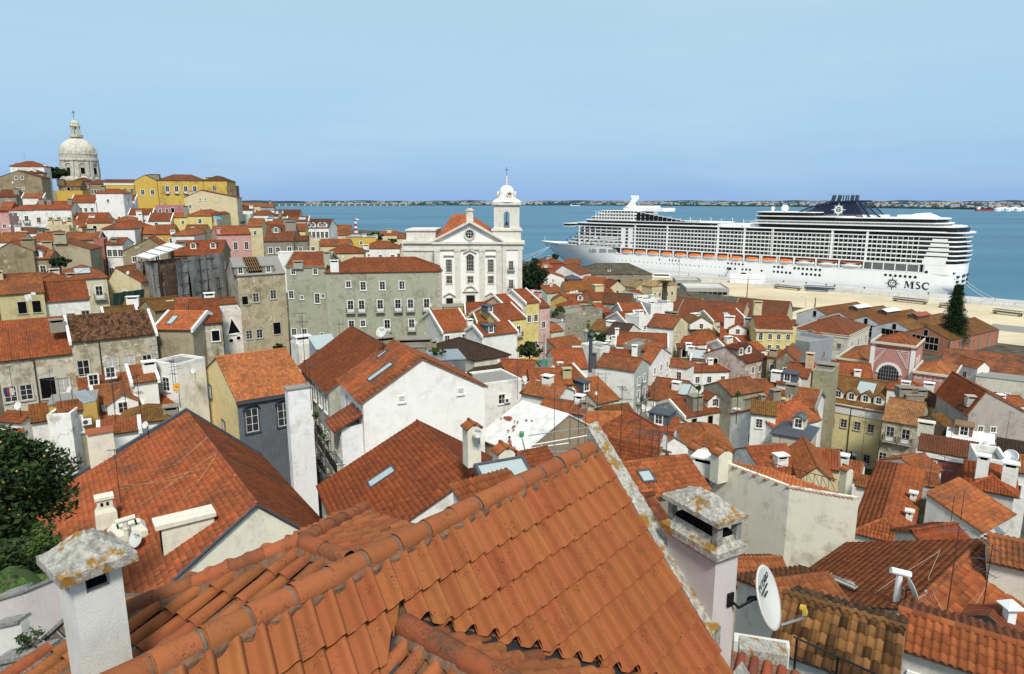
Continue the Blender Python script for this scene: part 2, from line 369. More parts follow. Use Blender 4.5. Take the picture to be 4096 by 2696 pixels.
# ------------------------------------------------------------------ windows
WSZ=dict(w=(1.05,1.6),s=(0.7,0.8),t=(1.05,2.1),b=(1.1,2.3),d=(1.0,1.5),D=(1.3,2.2),a=(1.1,2.2),m=(0.9,1.2),o=(1.2,2.3),v=(0.5,0.5),g=(1.1,1.6))
WMESH={}
def win_meshes(t,tr):
    k=(t,tr)
    if k in WMESH:return WMESH[k]
    w,h=WSZ[t];a=MB();f=0.11
    # surround
    a.box(-w/2-f,-w/2,-0.09,0.03,-h/2-f,h/2+f);a.box(w/2,w/2+f,-0.09,0.03,-h/2-f,h/2+f)
    a.box(-w/2,w/2,-0.085,0.03,h/2,h/2+f);a.box(-w/2-f-0.05,w/2+f+0.05,-0.16,0.03,-h/2-f-0.04,-h/2-0.002)
    if t=='a':
        a.lathe([(w/2,-0.09),(w/2+f,-0.09),(w/2+f,0.03)],10,(0,0,h/2),0,math.pi,Matrix(((1,0,0),(0,0,1),(0,1,0))))
    a.m=1
    if t in 'wstbamg':
        e=0.045
        for x0,x1 in((-w/2,-w/2+e),(w/2-e,w/2),(-e/2,e/2)):a.box(x0,x1,-0.05,0.0,-h/2,h/2)
        a.box(-w/2+e,w/2-e,-0.048,0.0,h/2-e,h/2);a.box(-w/2+e,w/2-e,-0.048,0.0,-h/2,-h/2+e)
        nb=2 if h>1.3 else 1
        for q in range(nb):
            z=-h/2+h*(q+1)/(nb+1);a.box(-w/2+e,w/2-e,-0.04,0.0,z-0.014,z+0.014)
        if t in 'b':a.box(-w/2+e,w/2-e,-0.045,0.0,-h/2+e,-h/2+0.6)
    if t=='v':
        for q in range(4):a.box(-w/2,w/2,-0.05,0,-h/2+0.02+q*0.13,-h/2+0.09+q*0.13)
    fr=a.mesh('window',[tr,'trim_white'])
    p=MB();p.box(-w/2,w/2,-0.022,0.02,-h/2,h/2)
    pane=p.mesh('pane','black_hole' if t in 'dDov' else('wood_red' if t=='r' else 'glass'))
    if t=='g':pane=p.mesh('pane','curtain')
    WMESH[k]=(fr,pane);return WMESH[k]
BALM={}
def balcony_mesh(w):
    k=round(w,1)
    if k in BALM:return BALM[k]
    s=MB();s.box(-k/2,k/2,-0.75,0,-0.12,0)
    r=MB()
    for z in(0.08,0.95):r.box(-k/2,k/2,-0.75,-0.71,z,z+0.05);r.box(-k/2,-k/2+.04,-0.71,0,z,z+.05);r.box(k/2-.04,k/2,-0.71,0,z,z+.05)
    n=max(6,int(k/0.14))
    for q in range(n+1):x=-k/2+.02+(k-.04)*q/n;r.box(x-.012,x+.012,-0.74,-0.716,0.13,0.95)
    for q in range(1,5):
        for x in(-k/2+.02,k/2-.02):r.box(x-.012,x+.012,-0.71*q/5-.012,-0.71*q/5+.012,0.13,0.95)
    BALM[k]=(s.mesh('balcony','trim_stone'),r.mesh('railing','iron'));return BALM[k]
def put_window(root,t,mw,tr='trim_white',sc=1.0,pane=True):
    fr,pn=win_meshes(t,tr)
    S=Matrix.Diagonal((sc,1,sc,1))
    o=link('window',fr,root,mw@S)
    link('pane',pn,o)
    if t=='b':
        sl,ra=balcony_mesh(1.9);b=link('balcony',sl,root,mw@Matrix.Translation((0,-0.02,-WSZ['b'][1]/2*sc-0.05)))
        link('railing',ra,b)
    return o

# ------------------------------------------------------------------ tiles
PROF=dict(canudo=([0,.10,.24,.38,.5,.62,.76,.90,1.0],[0,0,.05,.075,.082,.075,.05,0,0]),
            lusa=([0,.05,.30,.50,.60,.68,.77,.86,.95,1.0],[.012,0,0,.004,.025,.055,.068,.055,.02,.012]),
            pan=([0,.2,.35,.5,.65,.8,1.0],[0,.0,.035,.05,.035,0,0]))
def inpoly(poly,x,y):
    r=False;n=len(poly);j=n-1
    for i in range(n):
        (xi,yi),(xj,yj)=poly[i],poly[j]
        if(yi>y)!=(yj>y)and x<(xj-xi)*(y-yi)/(yj-yi)+xi:r=not r
        j=i
    return r
def tile_arrays(cells,o,ea,eb,en,cw,rl,prof,lift,jit,ov,rs,thick=True):
    xs,zs=np.array(PROF[prof][0])*cw,np.array(PROF[prof][1])*(cw/0.24)
    k=len(xs);C=np.array(cells,float).reshape(-1,2);n=len(C)
    A=C[:,0,None]*cw+xs[None]  # along eave
    A=A+(rs.random((n,1))-.5)*jit*cw
    z=np.tile(zs[None],(n,1));b0=C[:,1,None]*rl-ov+(rs.random((n,1))-.5)*jit*rl;b1=(C[:,1,None]+1)*rl+0*A
    b0=b0+0*A;hl=lift*(1+(rs.random((n,1))-.5)*jit*3)
    o,ea,eb,en=(np.array(q,float)for q in(o,ea,eb,en))
    def P(a,b,zz):return o+a[...,None]*ea+b[...,None]*eb+zz[...,None]*en
    V=np.stack([P(A,b0,z+hl),P(A,b1,z*0.96),P(A,b0+.004,z+hl-0.028*cw/.24)],1)  # n,3,k,3
    idx=np.arange(n)[:,None,None]*3*k
    i=np.arange(k-1)[None,None]
    f1=np.stack([i,i+1,i+1+k,i+k],-1)+idx[...,None]
    f2=np.stack([i+2*k,i+1+2*k,i+1,i],-1)+idx[...,None]
    F=np.concatenate([f1,f2],1)if thick else f1
    F=F.reshape(n,-1,4)
    UV=np.repeat((C+0.5)[:,None,:],F.shape[1]*4,1)
    return V.reshape(-1,3),F.reshape(-1,4),UV.reshape(-1,2)
def np_mesh(name,V,F,UV,mat,smooth=True):
    me=bpy.data.meshes.new(name);me.vertices.add(len(V));me.vertices.foreach_set('co',np.ascontiguousarray(V,'f').ravel())
    me.loops.add(F.size);me.loops.foreach_set('vertex_index',np.ascontiguousarray(F,'i').ravel())
    me.polygons.add(len(F));me.polygons.foreach_set('loop_start',np.arange(len(F),dtype='i')*4);me.polygons.foreach_set('loop_total',np.full(len(F),4,'i'))
    if UV is not None:
        u=me.uv_layers.new(name='UVMap');u.data.foreach_set('uv',np.ascontiguousarray(UV,'f').ravel())
    me.materials.append(M_(mat));me.update(calc_edges=True);me.validate()
    if smooth:me.polygons.foreach_set('use_smooth',np.ones(len(F),bool))
    return me
def tile_slope(root,poly3,color,nobj=0,cw=0.24,rl=0.38,prof='canudo',mat='roof_tile',jit=0.05,lift=0.032,seed=1,thick=True,holes=None,wmat=None):
    """poly3: slope polygon (local 3-D), first edge the eave left->right. Big near tiles become parts, the rest one joined part."""
    p=[Vector(q)for q in poly3];o=p[0];ea=(p[1]-p[0]).normalized();en=ea.cross(p[-1]-p[0]).normalized()
    if en.z<0:en=-en
    eb=en.cross(ea).normalized()
    pl=[((q-o).dot(ea),(q-o).dot(eb))for q in p]
    a0,a1=min(q[0]for q in pl),max(q[0]for q in pl);b1=max(q[1]for q in pl)
    cells=[]
    for c in range(int(math.floor(a0/cw)),int(a1/cw)+1):
        for r in range(int(b1/rl)+1):
            x,y=(c+.5)*cw,(r+.45)*rl
            if inpoly(pl,x,y)and not(holes and any(inpoly(h,x,y)for h in holes)):cells.append((c,r))
    if not cells:return
    rs=np.random.RandomState(seed);objc=[]
    if nobj:
        sc=[]
        for c in cells:
            q=o+ea*(c[0]+.5)*cw+eb*(c[1]+.5)*rl
            q=(wmat@q)if wmat is not None else q
            u,v=proj(q);sc.append((0 if(-50<u<4150 and v<2750)else 1,(q-Vector((0,0,CAMZ))).length,c))
        sc.sort();objc=[s[2]for s in sc[:nobj]if s[0]==0];so=set(objc);cells=[c for c in cells if c not in so]
    if cells:
        V,F,UV=tile_arrays(cells,o,ea,eb,en,cw,rl,prof,lift,jit,0.05,rs,thick)
        link('roof_tiles',np_mesh('roof_tiles',V,F,UV,mat),root,color=color,kind='stuff')
    if objc:
        var=[]
        for q in range(6):
            V,F,UV=tile_arrays([(q*7,q*3)],(0,0,0),ea,eb,en,cw,rl,prof,lift,jit,0.05,rs,True)
            off=np.array(ea*(q*7*cw)+eb*(q*3*rl));var.append(np_mesh('tile',V-off,F,UV,mat))
        for c in objc:
            t=link('tile',var[rs.randint(6)],root,color=color)
            t.location=o+ea*c[0]*cw+eb*c[1]*rl;t.rotation_euler=tuple((rs.random(3)-.5)*0.02)
            f=0.9+rs.random()*0.2;t.color=(color[0]*f,color[1]*f,color[2]*f,color[3]if len(color)>3 else 0.3)
def cap_line(root,p0,p1,color,d,r=0.13,near=60,mat='roof_tile',up=Vector((0,0,1)),name='ridge_tile'):
    p0,p1=Vector(p0),Vector(p1);L=(p1-p0).length
    if L<0.3:return
    e=(p1-p0)/L;sd_=e.cross(up).normalized();un=sd_.cross(e)
    ax=Matrix((sd_,un,e)).transposed()
    if d<near:
        n=max(1,round(L/0.42));ln=L/n
        b=MB();b.lathe([(r*1.08,-0.03),(r*0.94,ln)],7,(0,0,0),0,math.pi,ax);b.lathe([(r*1.08-.025,-0.03),(r*1.08,-0.03)],7,(0,0,0),0,math.pi,ax)
        me=b.mesh(name,mat,True)
        uv=me.uv_layers.new(name='UVMap')
        for q in range(n):
            t=link(name,me,root,color=color);t.location=p0+e*(q*ln);f=rnd.uniform(0.8,1.12)
            t.color=(color[0]*f,color[1]*f,color[2]*f,color[3]if len(color)>3 else 0.3)
    else:
        b=MB();b.lathe([(r,0),(r,L)],5,p0,0,math.pi,ax);o=b.build('ridge',mat,root,True,color)

# ------------------------------------------------------------------ generic house
TP=[]  # terrain control points
HOUSES={}
def slope_uv(poly,cw=0.26,rl=0.42):
    o=poly[0];ea=(poly[1]-poly[0]).normalized();en=ea.cross(poly[-1]-poly[0]).normalized();eb=en.cross(ea)
    if(poly[-1]-poly[0]).dot(eb)<0:eb=-eb
    return[((q-o).dot(ea)/cw,(q-o).dot(eb)/rl)for q in poly]
def core(lab,org,yaw,Wd,D,h,rt,wc,rc,cat='house',rx=0.5,rise=None,pit=24,wf='',wl='',wr='',wb='',dirt=0.42,rdirt=0.35,ch=None,dm=(),sk=(),sc=None,
         tr='trim_white',ov=0.3,vg=None,grp=None,name='house',d=100,far_ground=5.0,rmat=None,parapet=None,nobj=0,wscale=1.0,prof='canudo',band=None,tiles=True,ac=(),tp=True,tmat='roof_tile',blank=False,skew=0.0):
    org=Vector(org)
    hv,hc=rnd.uniform(.70,1.15),rnd.uniform(.88,1.22);rc=(rc[0]*hv,rc[1]*hv*hc,rc[2]*hv*hc);rdirt=min(1,rdirt*rnd.uniform(.5,1.9))
    if not blank and name=='house' and cat=='house' and h>6 and rt!='shed':
        if not wf and 45<d<260:wf='%.1f:%s:%d'%(rnd.uniform(1.9,2.6),rnd.choice('wmmt'),max(1,int(Wd/rnd.uniform(3,4.5))))
        if not wr and 45<d<260 and sc is None and D>4:wr='%.1f:%s:%d'%(rnd.uniform(2.2,3),rnd.choice('wms'),max(1,int(D/rnd.uniform(3.5,6))))
        if not wl and 45<d<260 and sc is None and D>4:wl='%.1f:%s:%d'%(rnd.uniform(2.2,3),rnd.choice('wms'),max(1,int(D/rnd.uniform(4,7))))
    root=empty(name,org,yaw);tag(root,lab,cat,grp);MW=Matrix.Translation(org)@Matrix.Rotation(yaw,4,'Z')
    if tp:
        for fx,fy in((.5,0),(.5,1.0)):
            q=MW@Vector((Wd*fx,D*fy,0));TP.append((q.x,q.y,org.z))
    t=math.tan(R(pit));zb=-far_ground;V=Vector
    rcol=tuple(rc)+(rdirt,);slopes=[];caps=[]
    g=0.12 if not vg else-0.05
    if rt=='gable':
        yr=D*rx;rs_=rise if rise else yr*t;tf,tb=rs_/yr,rs_/max(.1,D-yr)
        slopes=[[V((-g,-ov,h-ov*tf)),V((Wd+g,-ov,h-ov*tf)),V((Wd+g,yr,h+rs_)),V((-g,yr,h+rs_))],
                  [V((Wd+g,D+ov,h-ov*tb)),V((-g,D+ov,h-ov*tb)),V((-g,yr,h+rs_)),V((Wd+g,yr,h+rs_))]]
        caps=[(V((-g,yr,h+rs_)),V((Wd+g,yr,h+rs_)))]
        zr=lambda x,y:h+(y*tf if y<yr else(D-y)*tb)
    elif rt=='gableF':
        xr=Wd*rx;rs_=rise if rise else xr*t;tl,tt=rs_/max(xr,.1),rs_/max(.1,Wd-xr)
        slopes=[[V((-ov,D+g,h-ov*tl)),V((-ov,-g-skew,h-ov*tl)),V((xr,-g,h+rs_)),V((xr,D+g,h+rs_))],
                  [V((Wd+ov,-g,h-ov*tt)),V((Wd+ov,D+g,h-ov*tt)),V((xr,D+g,h+rs_)),V((xr,-g,h+rs_))]]
        caps=[(V((xr,-g,h+rs_)),V((xr,D+g,h+rs_)))]
        zr=lambda x,y:h+(x*tl if x<xr else(Wd-x)*tt)
    elif rt=='hip':
        i=min(D,Wd)/2;rs_=rise if rise else i*t;tt=rs_/i;e=h-ov*tt
        if Wd>=D:A,B=V((i,D/2,h+rs_)),V((Wd-i,D/2,h+rs_))
        else:A,B=V((Wd/2,i,h+rs_)),V((Wd/2,D-i,h+rs_))
        a,b,c,d_=V((-ov,-ov,e)),V((Wd+ov,-ov,e)),V((Wd+ov,D+ov,e)),V((-ov,D+ov,e))
        if Wd>=D:slopes=[[a,b,B,A],[b,c,B],[c,d_,A,B],[d_,a,A]]
        else:slopes=[[a,b,A],[b,c,B,A],[c,d_,B],[d_,a,A,B]]
        caps=[(A,B),(a,A),(b,A if Wd<D else B),(c,B),(d_,A if Wd>=D else B)]
        zr=lambda x,y:h+min(x,Wd-x,y,D-y)*tt
    elif rt=='shed':
        rs_=rise if rise else D*t;tt=rs_/D
        slopes=[[V((-g,-ov,h-ov*tt)),V((Wd+g,-ov,h-ov*tt)),V((Wd+g,D,h+rs_)),V((-g,D,h+rs_))]]
        zr=lambda x,y:h+y*tt
    else:
        rs_=0;zr=lambda x,y:h
    # walls
    wcol=tuple(wc)+(dirt,);w=MB()
    def wallpoly(pts):w.face(pts)
    if rt=='flat':
        ph=0.0 if parapet is None else parapet
        for a,b in(((0,0),(Wd,0)),((Wd,0),(Wd,D)),((Wd,D),(0,D)),((0,D),(0,0))):
            w.face([(a[0],a[1],zb),(b[0],b[1],zb),(b[0],b[1],h),(a[0],a[1],h)])
        if parapet:
            q=0.25
            w.box(-.02,Wd+.02,-.02,q,h,h+ph);w.box(-.02,Wd+.02,D-q,D+.02,h,h+ph);w.box(-.02,q,q,D-q,h,h+ph);w.box(Wd-q,Wd+.02,q,D-q,h,h+ph)
        rm=MB();rm.box(0.02 if parapet else-.1,Wd-(.02 if parapet else-.1),0.02 if parapet else-.1,D-(.02 if parapet else-.1),h-0.1,h+0.05)
        rm.build('roof',rmat or 'concrete_grey',root,color=rcol)
    else:
        fr=[(0,-skew,zb),(Wd,0,zb),(Wd,0,zr(Wd,0))]+([(Wd*rx,0,h+rs_)]if rt=='gableF' else[])+[(0,-skew,zr(0,0))]
        bk=[(Wd,D,zb),(0,D,zb),(0,D,zr(0,D))]+([(Wd*rx,D,h+rs_)]if rt=='gableF' else[])+[(Wd,D,zr(Wd,D))]
        rg=[(Wd,0,zb),(Wd,D,zb),(Wd,D,zr(Wd,D))]+([(Wd,D*rx,h+rs_)]if rt=='gable' else[])+[(Wd,0,zr(Wd,0))]
        lf=[(0,D,zb),(0,-skew,zb),(0,-skew,zr(0,0))]+([(0,D*rx,h+rs_)]if rt=='gable' else[])+[(0,D,zr(0,D))]
        for p in(fr,bk):w.face(p)
        if sc is None:
            for p in(rg,lf):w.face(p)
        else:
            sw=MB();sw.face(rg);sw.face(lf);sw.build('side_wall','wall',root,color=tuple(sc)+(dirt,))
        rf=MB()
        near=tiles and d<100 and not rmat
        for s in slopes:
            n_=(s[1]-s[0]).cross(s[-1]-s[0]).normalized()
            if n_.z<0:n_=-n_
            top=[p+n_*0.02 for p in s];bot=[p-n_*0.10 for p in s]
            rf.face(top,slope_uv(top));rf.face(bot[::-1])
            for k in range(len(s)):
                q=(k+1)%len(s);rf.face([top[k],bot[k],bot[q],top[q]])
        ro=rf.build('roof','mortar' if near else(rmat or 'roof_far'),root,color=rcol)
        if near:
            for k,s in enumerate(slopes):
                n_=(s[1]-s[0]).cross(s[-1]-s[0]).normalized();n_=n_ if n_.z>0 else-n_
                c_=MW@((s[0]+s[1]+s[2])/3)
                if(MW.to_3x3()@n_).dot(Vector((0,0,CAMZ))-c_)<0:continue
                tile_slope(root,[p+n_*0.03 for p in s],rcol,nobj,seed=int(abs(org.x*13+org.y*7+k))%9999,wmat=MW,prof=prof,thick=d<60,
                           cw=0.24 if d<60 else 0.27,rl=0.38 if d<60 else 0.44,jit=0.06,mat=tmat)
        if not rmat:
            for a,b in caps:cap_line(root,a+V((0,0,.04)),b+V((0,0,.04)),rcol,d)
        if vg:
            k=0.32
            def vput(pts,off):vb=MB();vb.prism(pts,off=off);vb.build('verge','wall',root,color=tuple(vg)+(0.25,))
            for s in slopes:
                for a,b in(((s[0],s[3]),(s[1],s[2]))if len(s)==4 else()):
                    if rt in('gable','shed'):
                        for e0,e1,sx in((s[0],s[3],-1 if s[0].x<Wd/2 else 1),(s[1],s[2],-1 if s[1].x<Wd/2 else 1)):
                            o_=V((sx*k,0,0));vput([e0+V((0,0,-.3)),e1+V((0,0,-.3)),e1+V((0,0,.22)),e0+V((0,0,.22))],o_)
                    else:
                        for e0,e1 in((s[0],s[3]),(s[1],s[2])):
                            sy=-1 if e0.y<D/2 else 1;vput([e0+V((0,0,-.3)),e1+V((0,0,-.3)),e1+V((0,0,.22)),e0+V((0,0,.22))],V((0,sy*k,0)))
                    break
            pass
    w.build('wall','wall',root,color=wcol)
    if band:
        b=MB();bz,bh,pr=band[:3]
        b.box(-pr,Wd+pr,-pr,0,bz+h-bh,bz+h);b.box(-pr,0,0,D,bz+h-bh,bz+h);b.box(Wd,Wd+pr,0,D,bz+h-bh,bz+h)
        b.build('cornice','wall',root,color=(band[3]if len(band)>3 else W_)+(.15,))
    def rows(spec,L,mk):
        for row in[r for r in spec.split(';')if r]:
            dr,ty,ps=row.split(':');dr=float(dr)
            if ps.count('.')or ',' in ps:fr_=[float(x)for x in ps.split(',')]
            else:k=int(ps);fr_=[(q+.5)/k for q in range(k)]
            for f in fr_:
                put_window(root,ty,mk(f*L,h-dr),tr,wscale)
    rows(wf,Wd,lambda x,z:Matrix.Translation((x,0,z)))
    rows(wr,D,lambda x,z:Matrix.Translation((Wd,x,z))@Matrix.Rotation(R(90),4,'Z'))
    rows(wl,D,lambda x,z:Matrix.Translation((0,D-x,z))@Matrix.Rotation(R(-90),4,'Z'))
    # dormers: (fx, fy, width, wall colour, roof 'g'|'s')
    for q in dm:
        fx,fy=q[0],q[1];dw=q[2]if len(q)>2 else 1.6;dc=q[3]if len(q)>3 else W_;ds=q[4]if len(q)>4 else 'g'
        x,y=Wd*fx,D*fy;z0=zr(x,y)-.1;hh=1.5;dl=2.4
        dmr=MB();dmr.face([(x-dw/2,y,z0),(x+dw/2,y,z0),(x+dw/2,y,z0+hh)]+([(x,y,z0+hh+dw*.3)]if ds=='g' else[])+[(x-dw/2,y,z0+hh)])
        for sx in(-1,1):dmr.face([(x+sx*dw/2,y,z0),(x+sx*dw/2,y+dl,z0),(x+sx*dw/2,y+dl,z0+hh),(x+sx*dw/2,y,z0+hh)])
        do=dmr.build('dormer','wall',root,color=tuple(dc)+(.2,))
        rr=MB()
        if ds=='g':
            for sx in(-1,1):
                P=[V((x+sx*(dw/2+.2),y-.2,z0+hh-.1)),V((x+sx*(dw/2+.2),y+dl,z0+hh-.1)),V((x,y+dl,z0+hh+dw*.3+.05)),V((x,y-.2,z0+hh+dw*.3+.05))]
                rr.face(P,slope_uv(P));rr.face([p-V((0,0,.1))for p in P][::-1]);rr.face([P[3],P[0],P[0]-V((0,0,.1)),P[3]-V((0,0,.1))])
            rr.build('dormer_roof','roof_far',do,color=rcol)
        else:
            rr.box(x-dw/2-.15,x+dw/2+.15,y-.2,y+dl,z0+hh,z0+hh+.14);rr.build('dormer_roof',q[5]if len(q)>5 else 'slate',do)
        fr_,pn=win_meshes('m','trim_white');wo=link('dormer_window',fr_,do,Matrix.Translation((x,y,z0+.85)));link('pane',pn,root,Matrix.Translation((x,y,z0+.85)))
    # chimneys: (fx, fy, w, depth, height, style)
    if ch is None:
        ch=[(rnd.uniform(.1,.9),rnd.uniform(.25,.75))for _ in range(rnd.choice((0,1,1,2)))]
    for q in ch:
        q=list(q)+[None]*4;x,y=Wd*q[0],D*q[1];cw_=q[2]or rnd.uniform(.6,1.1);cd=q[3]or rnd.uniform(.5,.8);chh=(q[4]or rnd.uniform(1.0,1.8))*(.62 if d>75 else.8)
        z0=zr(min(max(x,0),Wd),min(max(y,0),D))-0.6;zt=z0+.6+chh;b=MB()
        b.box(x-cw_/2,x+cw_/2,y-cd/2,y+cd/2,z0,zt-.3);b.m=1
        for sx in(-1,1):b.box(x+sx*(cw_/2-.1)-.08,x+sx*(cw_/2-.1)+.08,y-cd/2+.02,y+cd/2-.02,zt-.3,zt)
        b.m=2;b.box(x-cw_/2+.1,x+cw_/2-.1,y-cd/2+.08,y+cd/2-.08,zt-.3,zt-.02)
        b.m=1;b.box(x-cw_/2-.1,x+cw_/2+.1,y-cd/2-.1,y+cd/2+.1,zt,zt+.12)
        co=q[5]or(W_ if rnd.random()<.7 else GRY)
        b.build('chimney',['wall','wall','black_hole'],root,color=tuple(co)+(.45,))
    # skylights: (fx, s(0 eave..1 ridge), w, l, slope index)
    for q in sk:
        s=slopes[q[4]if len(q)>4 else 0];e0=s[0].lerp(s[1],q[0]);e1=s[3].lerp(s[2],q[0])if len(s)==4 else s[2]
        c=e0.lerp(e1,q[1]);xa=(s[1]-s[0]).normalized();n_=xa.cross(s[-1]-s[0]).normalized();n_=n_ if n_.z>0 else-n_;ya=n_.cross(xa)
        mw=Matrix((xa,ya,n_)).transposed().to_4x4();mw.translation=c+n_*.1
        b=MB();w2,l2=q[2]/2,q[3]/2
        for k in((-w2-.09,-w2,-l2,l2),(w2,w2+.09,-l2,l2),(-w2-.09,w2+.09,l2,l2+.12),(-w2-.09,w2+.09,-l2-.12,-l2)):b.box(*k,-.1,.1)
        so=link('skylight',b.mesh('skylight','slate'),root,mw);b=MB();b.box(-w2,w2,-l2,l2,-.05,.05);link('pane',b.mesh('pane','skylight_glass'),so)
    for q in ac:aircon(lab,MW@Matrix.Translation((Wd*q[0],0,h-q[1])),q[2])
    HOUSES[lab]=dict(root=root,MW=MW,W=Wd,D=D,h=h,zr=zr,d=d,slopes=slopes,lab=lab)
    return HOUSES[lab]

def house(c,xL,yL,xR,yR,yT,h,rt,wc,rc,lab,d=100,z=None,yaw=None,D=None,ax=None,pit=24,**k):
    u,v=px(c,xL,yL);uR,vR=px(c,xR,yR)
    pL=atz(u,v,z)if z is not None else atd(u,v,d)
    d=pL.y
    if yaw is None:
        r=ray(uR,vR)
        if abs(r.z)>0.08*r.y and(pL.z-CAMZ)*r.z>0:
            pR=atz(uR,vR,pL.z);yaw=math.degrees(math.atan2(pR.y-pL.y,pR.x-pL.x))
            yaw=max(-34,min(36,yaw))
        else:yaw=-math.degrees(math.atan2(pL.x,pL.y))*.55
    e=Vector((math.cos(R(yaw)),math.sin(R(yaw))));r=ray(uR,vR)
    # plan intersection of the right ray with the facade line
    den=e.x*r.y-e.y*r.x;s=(pL.y*r.x-pL.x*r.y)/den
    s=max(2.0,s);n=Vector((-e.y,e.x))
    rise=k.pop('rise',None)
    if c in 'KRD' and 80<d<240:
        k['wscale']=k.get('wscale',1.0)*.8
        for q_ in('wf','wl','wr'):
            if k.get(q_):k[q_]=';'.join('%.2f:%s'%(float(a_.split(':',1)[0])*.74,a_.split(':',1)[1])for a_ in k[q_].split(';')if a_)
    if rt=='gableF':
        ua,va=px(c,ax if ax is not None else(xL+xR)/2,yT);f=0.5 if ax is None else(ax-xL)/(xR-xL)
        pa=Vector((pL.x+e.x*s*f,pL.y+e.y*s*f));ra=ray(ua,va);t=pa.y/ra.y
        if rise is None:rise=max(0.8,min(0.62*s,CAMZ+ra.z*t-pL.z))
        k['rx']=f;D=D or 9.0
    elif rt!='flat' and D is None:
        vt=px(c,xL,yT)[1];tn=math.tan(R(pit));lo,hi=1.0,40.0;mid=pL+Vector((e.x,e.y,0))*s/2
        fac=1.0 if rt=='shed' else 0.5
        for _ in range(40):
            m_=(lo+hi)/2;q=mid+Vector((n.x,n.y,0))*m_*fac;rr=m_*fac if rt!='hip' else min(m_,s)/2
            q.z+=rr*tn
            if proj(q)[1]>vt:lo=m_
            else:hi=m_
        D=max(2.5,min(26.0 if d>140 else 16.0,(lo+hi)/2))
    D=D or 8.0
    return core(lab,(pL.x,pL.y,pL.z-h),R(yaw),s,D,h,rt,wc,rc,d=d,pit=pit,rise=rise,**k)
def ridgehouse(c,n_,f_,wl,wr,h,wc,rc,lab,d=None,z=None,pit=24,ext=0.0,w_l='',w_r='',**k):
    u,v=px(c,*n_);pn=atz(u,v,z)if z is not None else atd(u,v,d);pf=atz(*px(c,*f_),pn.z)
    ey=Vector((pf.x-pn.x,pf.y-pn.y));L=ey.length;ey/=L;ex=Vector((ey.y,-ey.x));rise=wl*math.tan(R(pit))
    o=Vector((pn.x,pn.y))-ex*wl;yaw=math.atan2(ex.y,ex.x)
    return core(lab,(o.x,o.y,pn.z-rise-h),yaw,wl+wr,L+ext,h,'gableF',wc,rc,rx=wl/(wl+wr),rise=rise,d=pn.y,wl=w_l,wr=w_r,**k)

def blockhouse(c,co,ri,le,d,h,wc,rc,lab,dirt=.5,win=(),dz=(0,0,0)):
    """house with a skewed plan: near corner, right end and left far end of the wall tops read from the photo"""
    p0=atd(*px(c,*co),d);p1,p2=atz(*px(c,*ri),p0.z),atz(*px(c,*le),p0.z);p3=p1+p2-p0;b0=Vector((p0.x,p0.y,p0.z-h))
    r=empty('house',b0);tag(r,lab,'house');TP.append((p0.x,p0.y,b0.z));w=MB();P=[p-b0 for p in(p0,p1,p3,p2)]
    for a,e in zip(P,P[1:]+P[:1]):w.face([Vector((a.x,a.y,-5)),Vector((e.x,e.y,-5)),e,a])
    w.build('wall','wall',r,color=tuple(wc)+(dirt,));top=[p+Vector((0,0,-.05))for p in P]
    b=MB();b.face(top,slope_uv(top));b.build('roof','mortar',r);tile_slope(r,[p+Vector((0,0,.02))for p in top],tuple(rc)+(.3,),0,seed=91,wmat=Matrix.Translation(b0))
    b=MB();e=(P[1]-P[0]).normalized()
    for a,q in((P[0],P[1]),(P[0],P[3])):
        n_=Vector((-(q-a).y,(q-a).x,0)).normalized();n_=n_ if n_.dot(P[2]-P[0])>0 else-n_;b.prism([a,q,q+n_*.25,a+n_*.25],off=(0,0,.14))
    b.build('coping','wall',r,color=tuple(wc)+(.9,))
    yw=math.atan2(e.y,e.x)
    for f,dr,t,s_ in win:put_window(r,t,Matrix.Translation(P[0].lerp(P[1],f)+Vector((0,0,-dr)))@Matrix.Rotation(yw,4,'Z'),'trim_stone',s_)
    HOUSES[lab]=dict(root=r,W=(P[1]-P[0]).length,h=h,P=P);return HOUSES[lab]

# ------------------------------------------------------------------ small things on the roofs
ANT={}
def antenna_mesh(kind,hgt):
    k=(kind,round(hgt,1))
    if k in ANT:return ANT[k]
    a=MB();a.tube((0,0,-.3),(0,0,hgt),.03,.022,5)
    b=MB();b.m=0
    def yagi(z,ang,L,n,w):
        ex=Vector((math.cos(ang),math.sin(ang),.08));sy=Vector((-math.sin(ang),math.cos(ang),0));c=Vector((0,0,z))
        b.tube(c-ex*L*.3,c+ex*L*.7,.018,.018,4)
        for q in range(n):
            p=c+ex*(L*(-.3+q/(n-1.0)));b.tube(p-sy*w*(1-.03*q),p+sy*w*(1-.03*q),.009,.009,3)
    if kind==0:yagi(hgt-.1,.4,1.5,9,.32);yagi(hgt-.9,1.4,1.2,5,.55)
    elif kind==1:yagi(hgt-.15,2.0,1.3,7,.4)
    elif kind==2:yagi(hgt-.1,-.6,1.8,12,.25);yagi(hgt-.7,.9,1.1,4,.8);yagi(hgt-1.4,-.2,1.2,8,.3)
    ANT[k]=(a.mesh('mast','dark_iron_rust'),b.mesh('aerial','slate')if b.f else None);return ANT[k]
def antenna(p,kind,hgt,lab,rz=0.0,grp='television aerials on the rooftops'):
    a,b=antenna_mesh(kind,hgt);r=empty('television_antenna',p,rz);tag(r,lab,'antenna',grp)
    link('mast',a,r)
    if b:link('aerial',b,r)
    return r
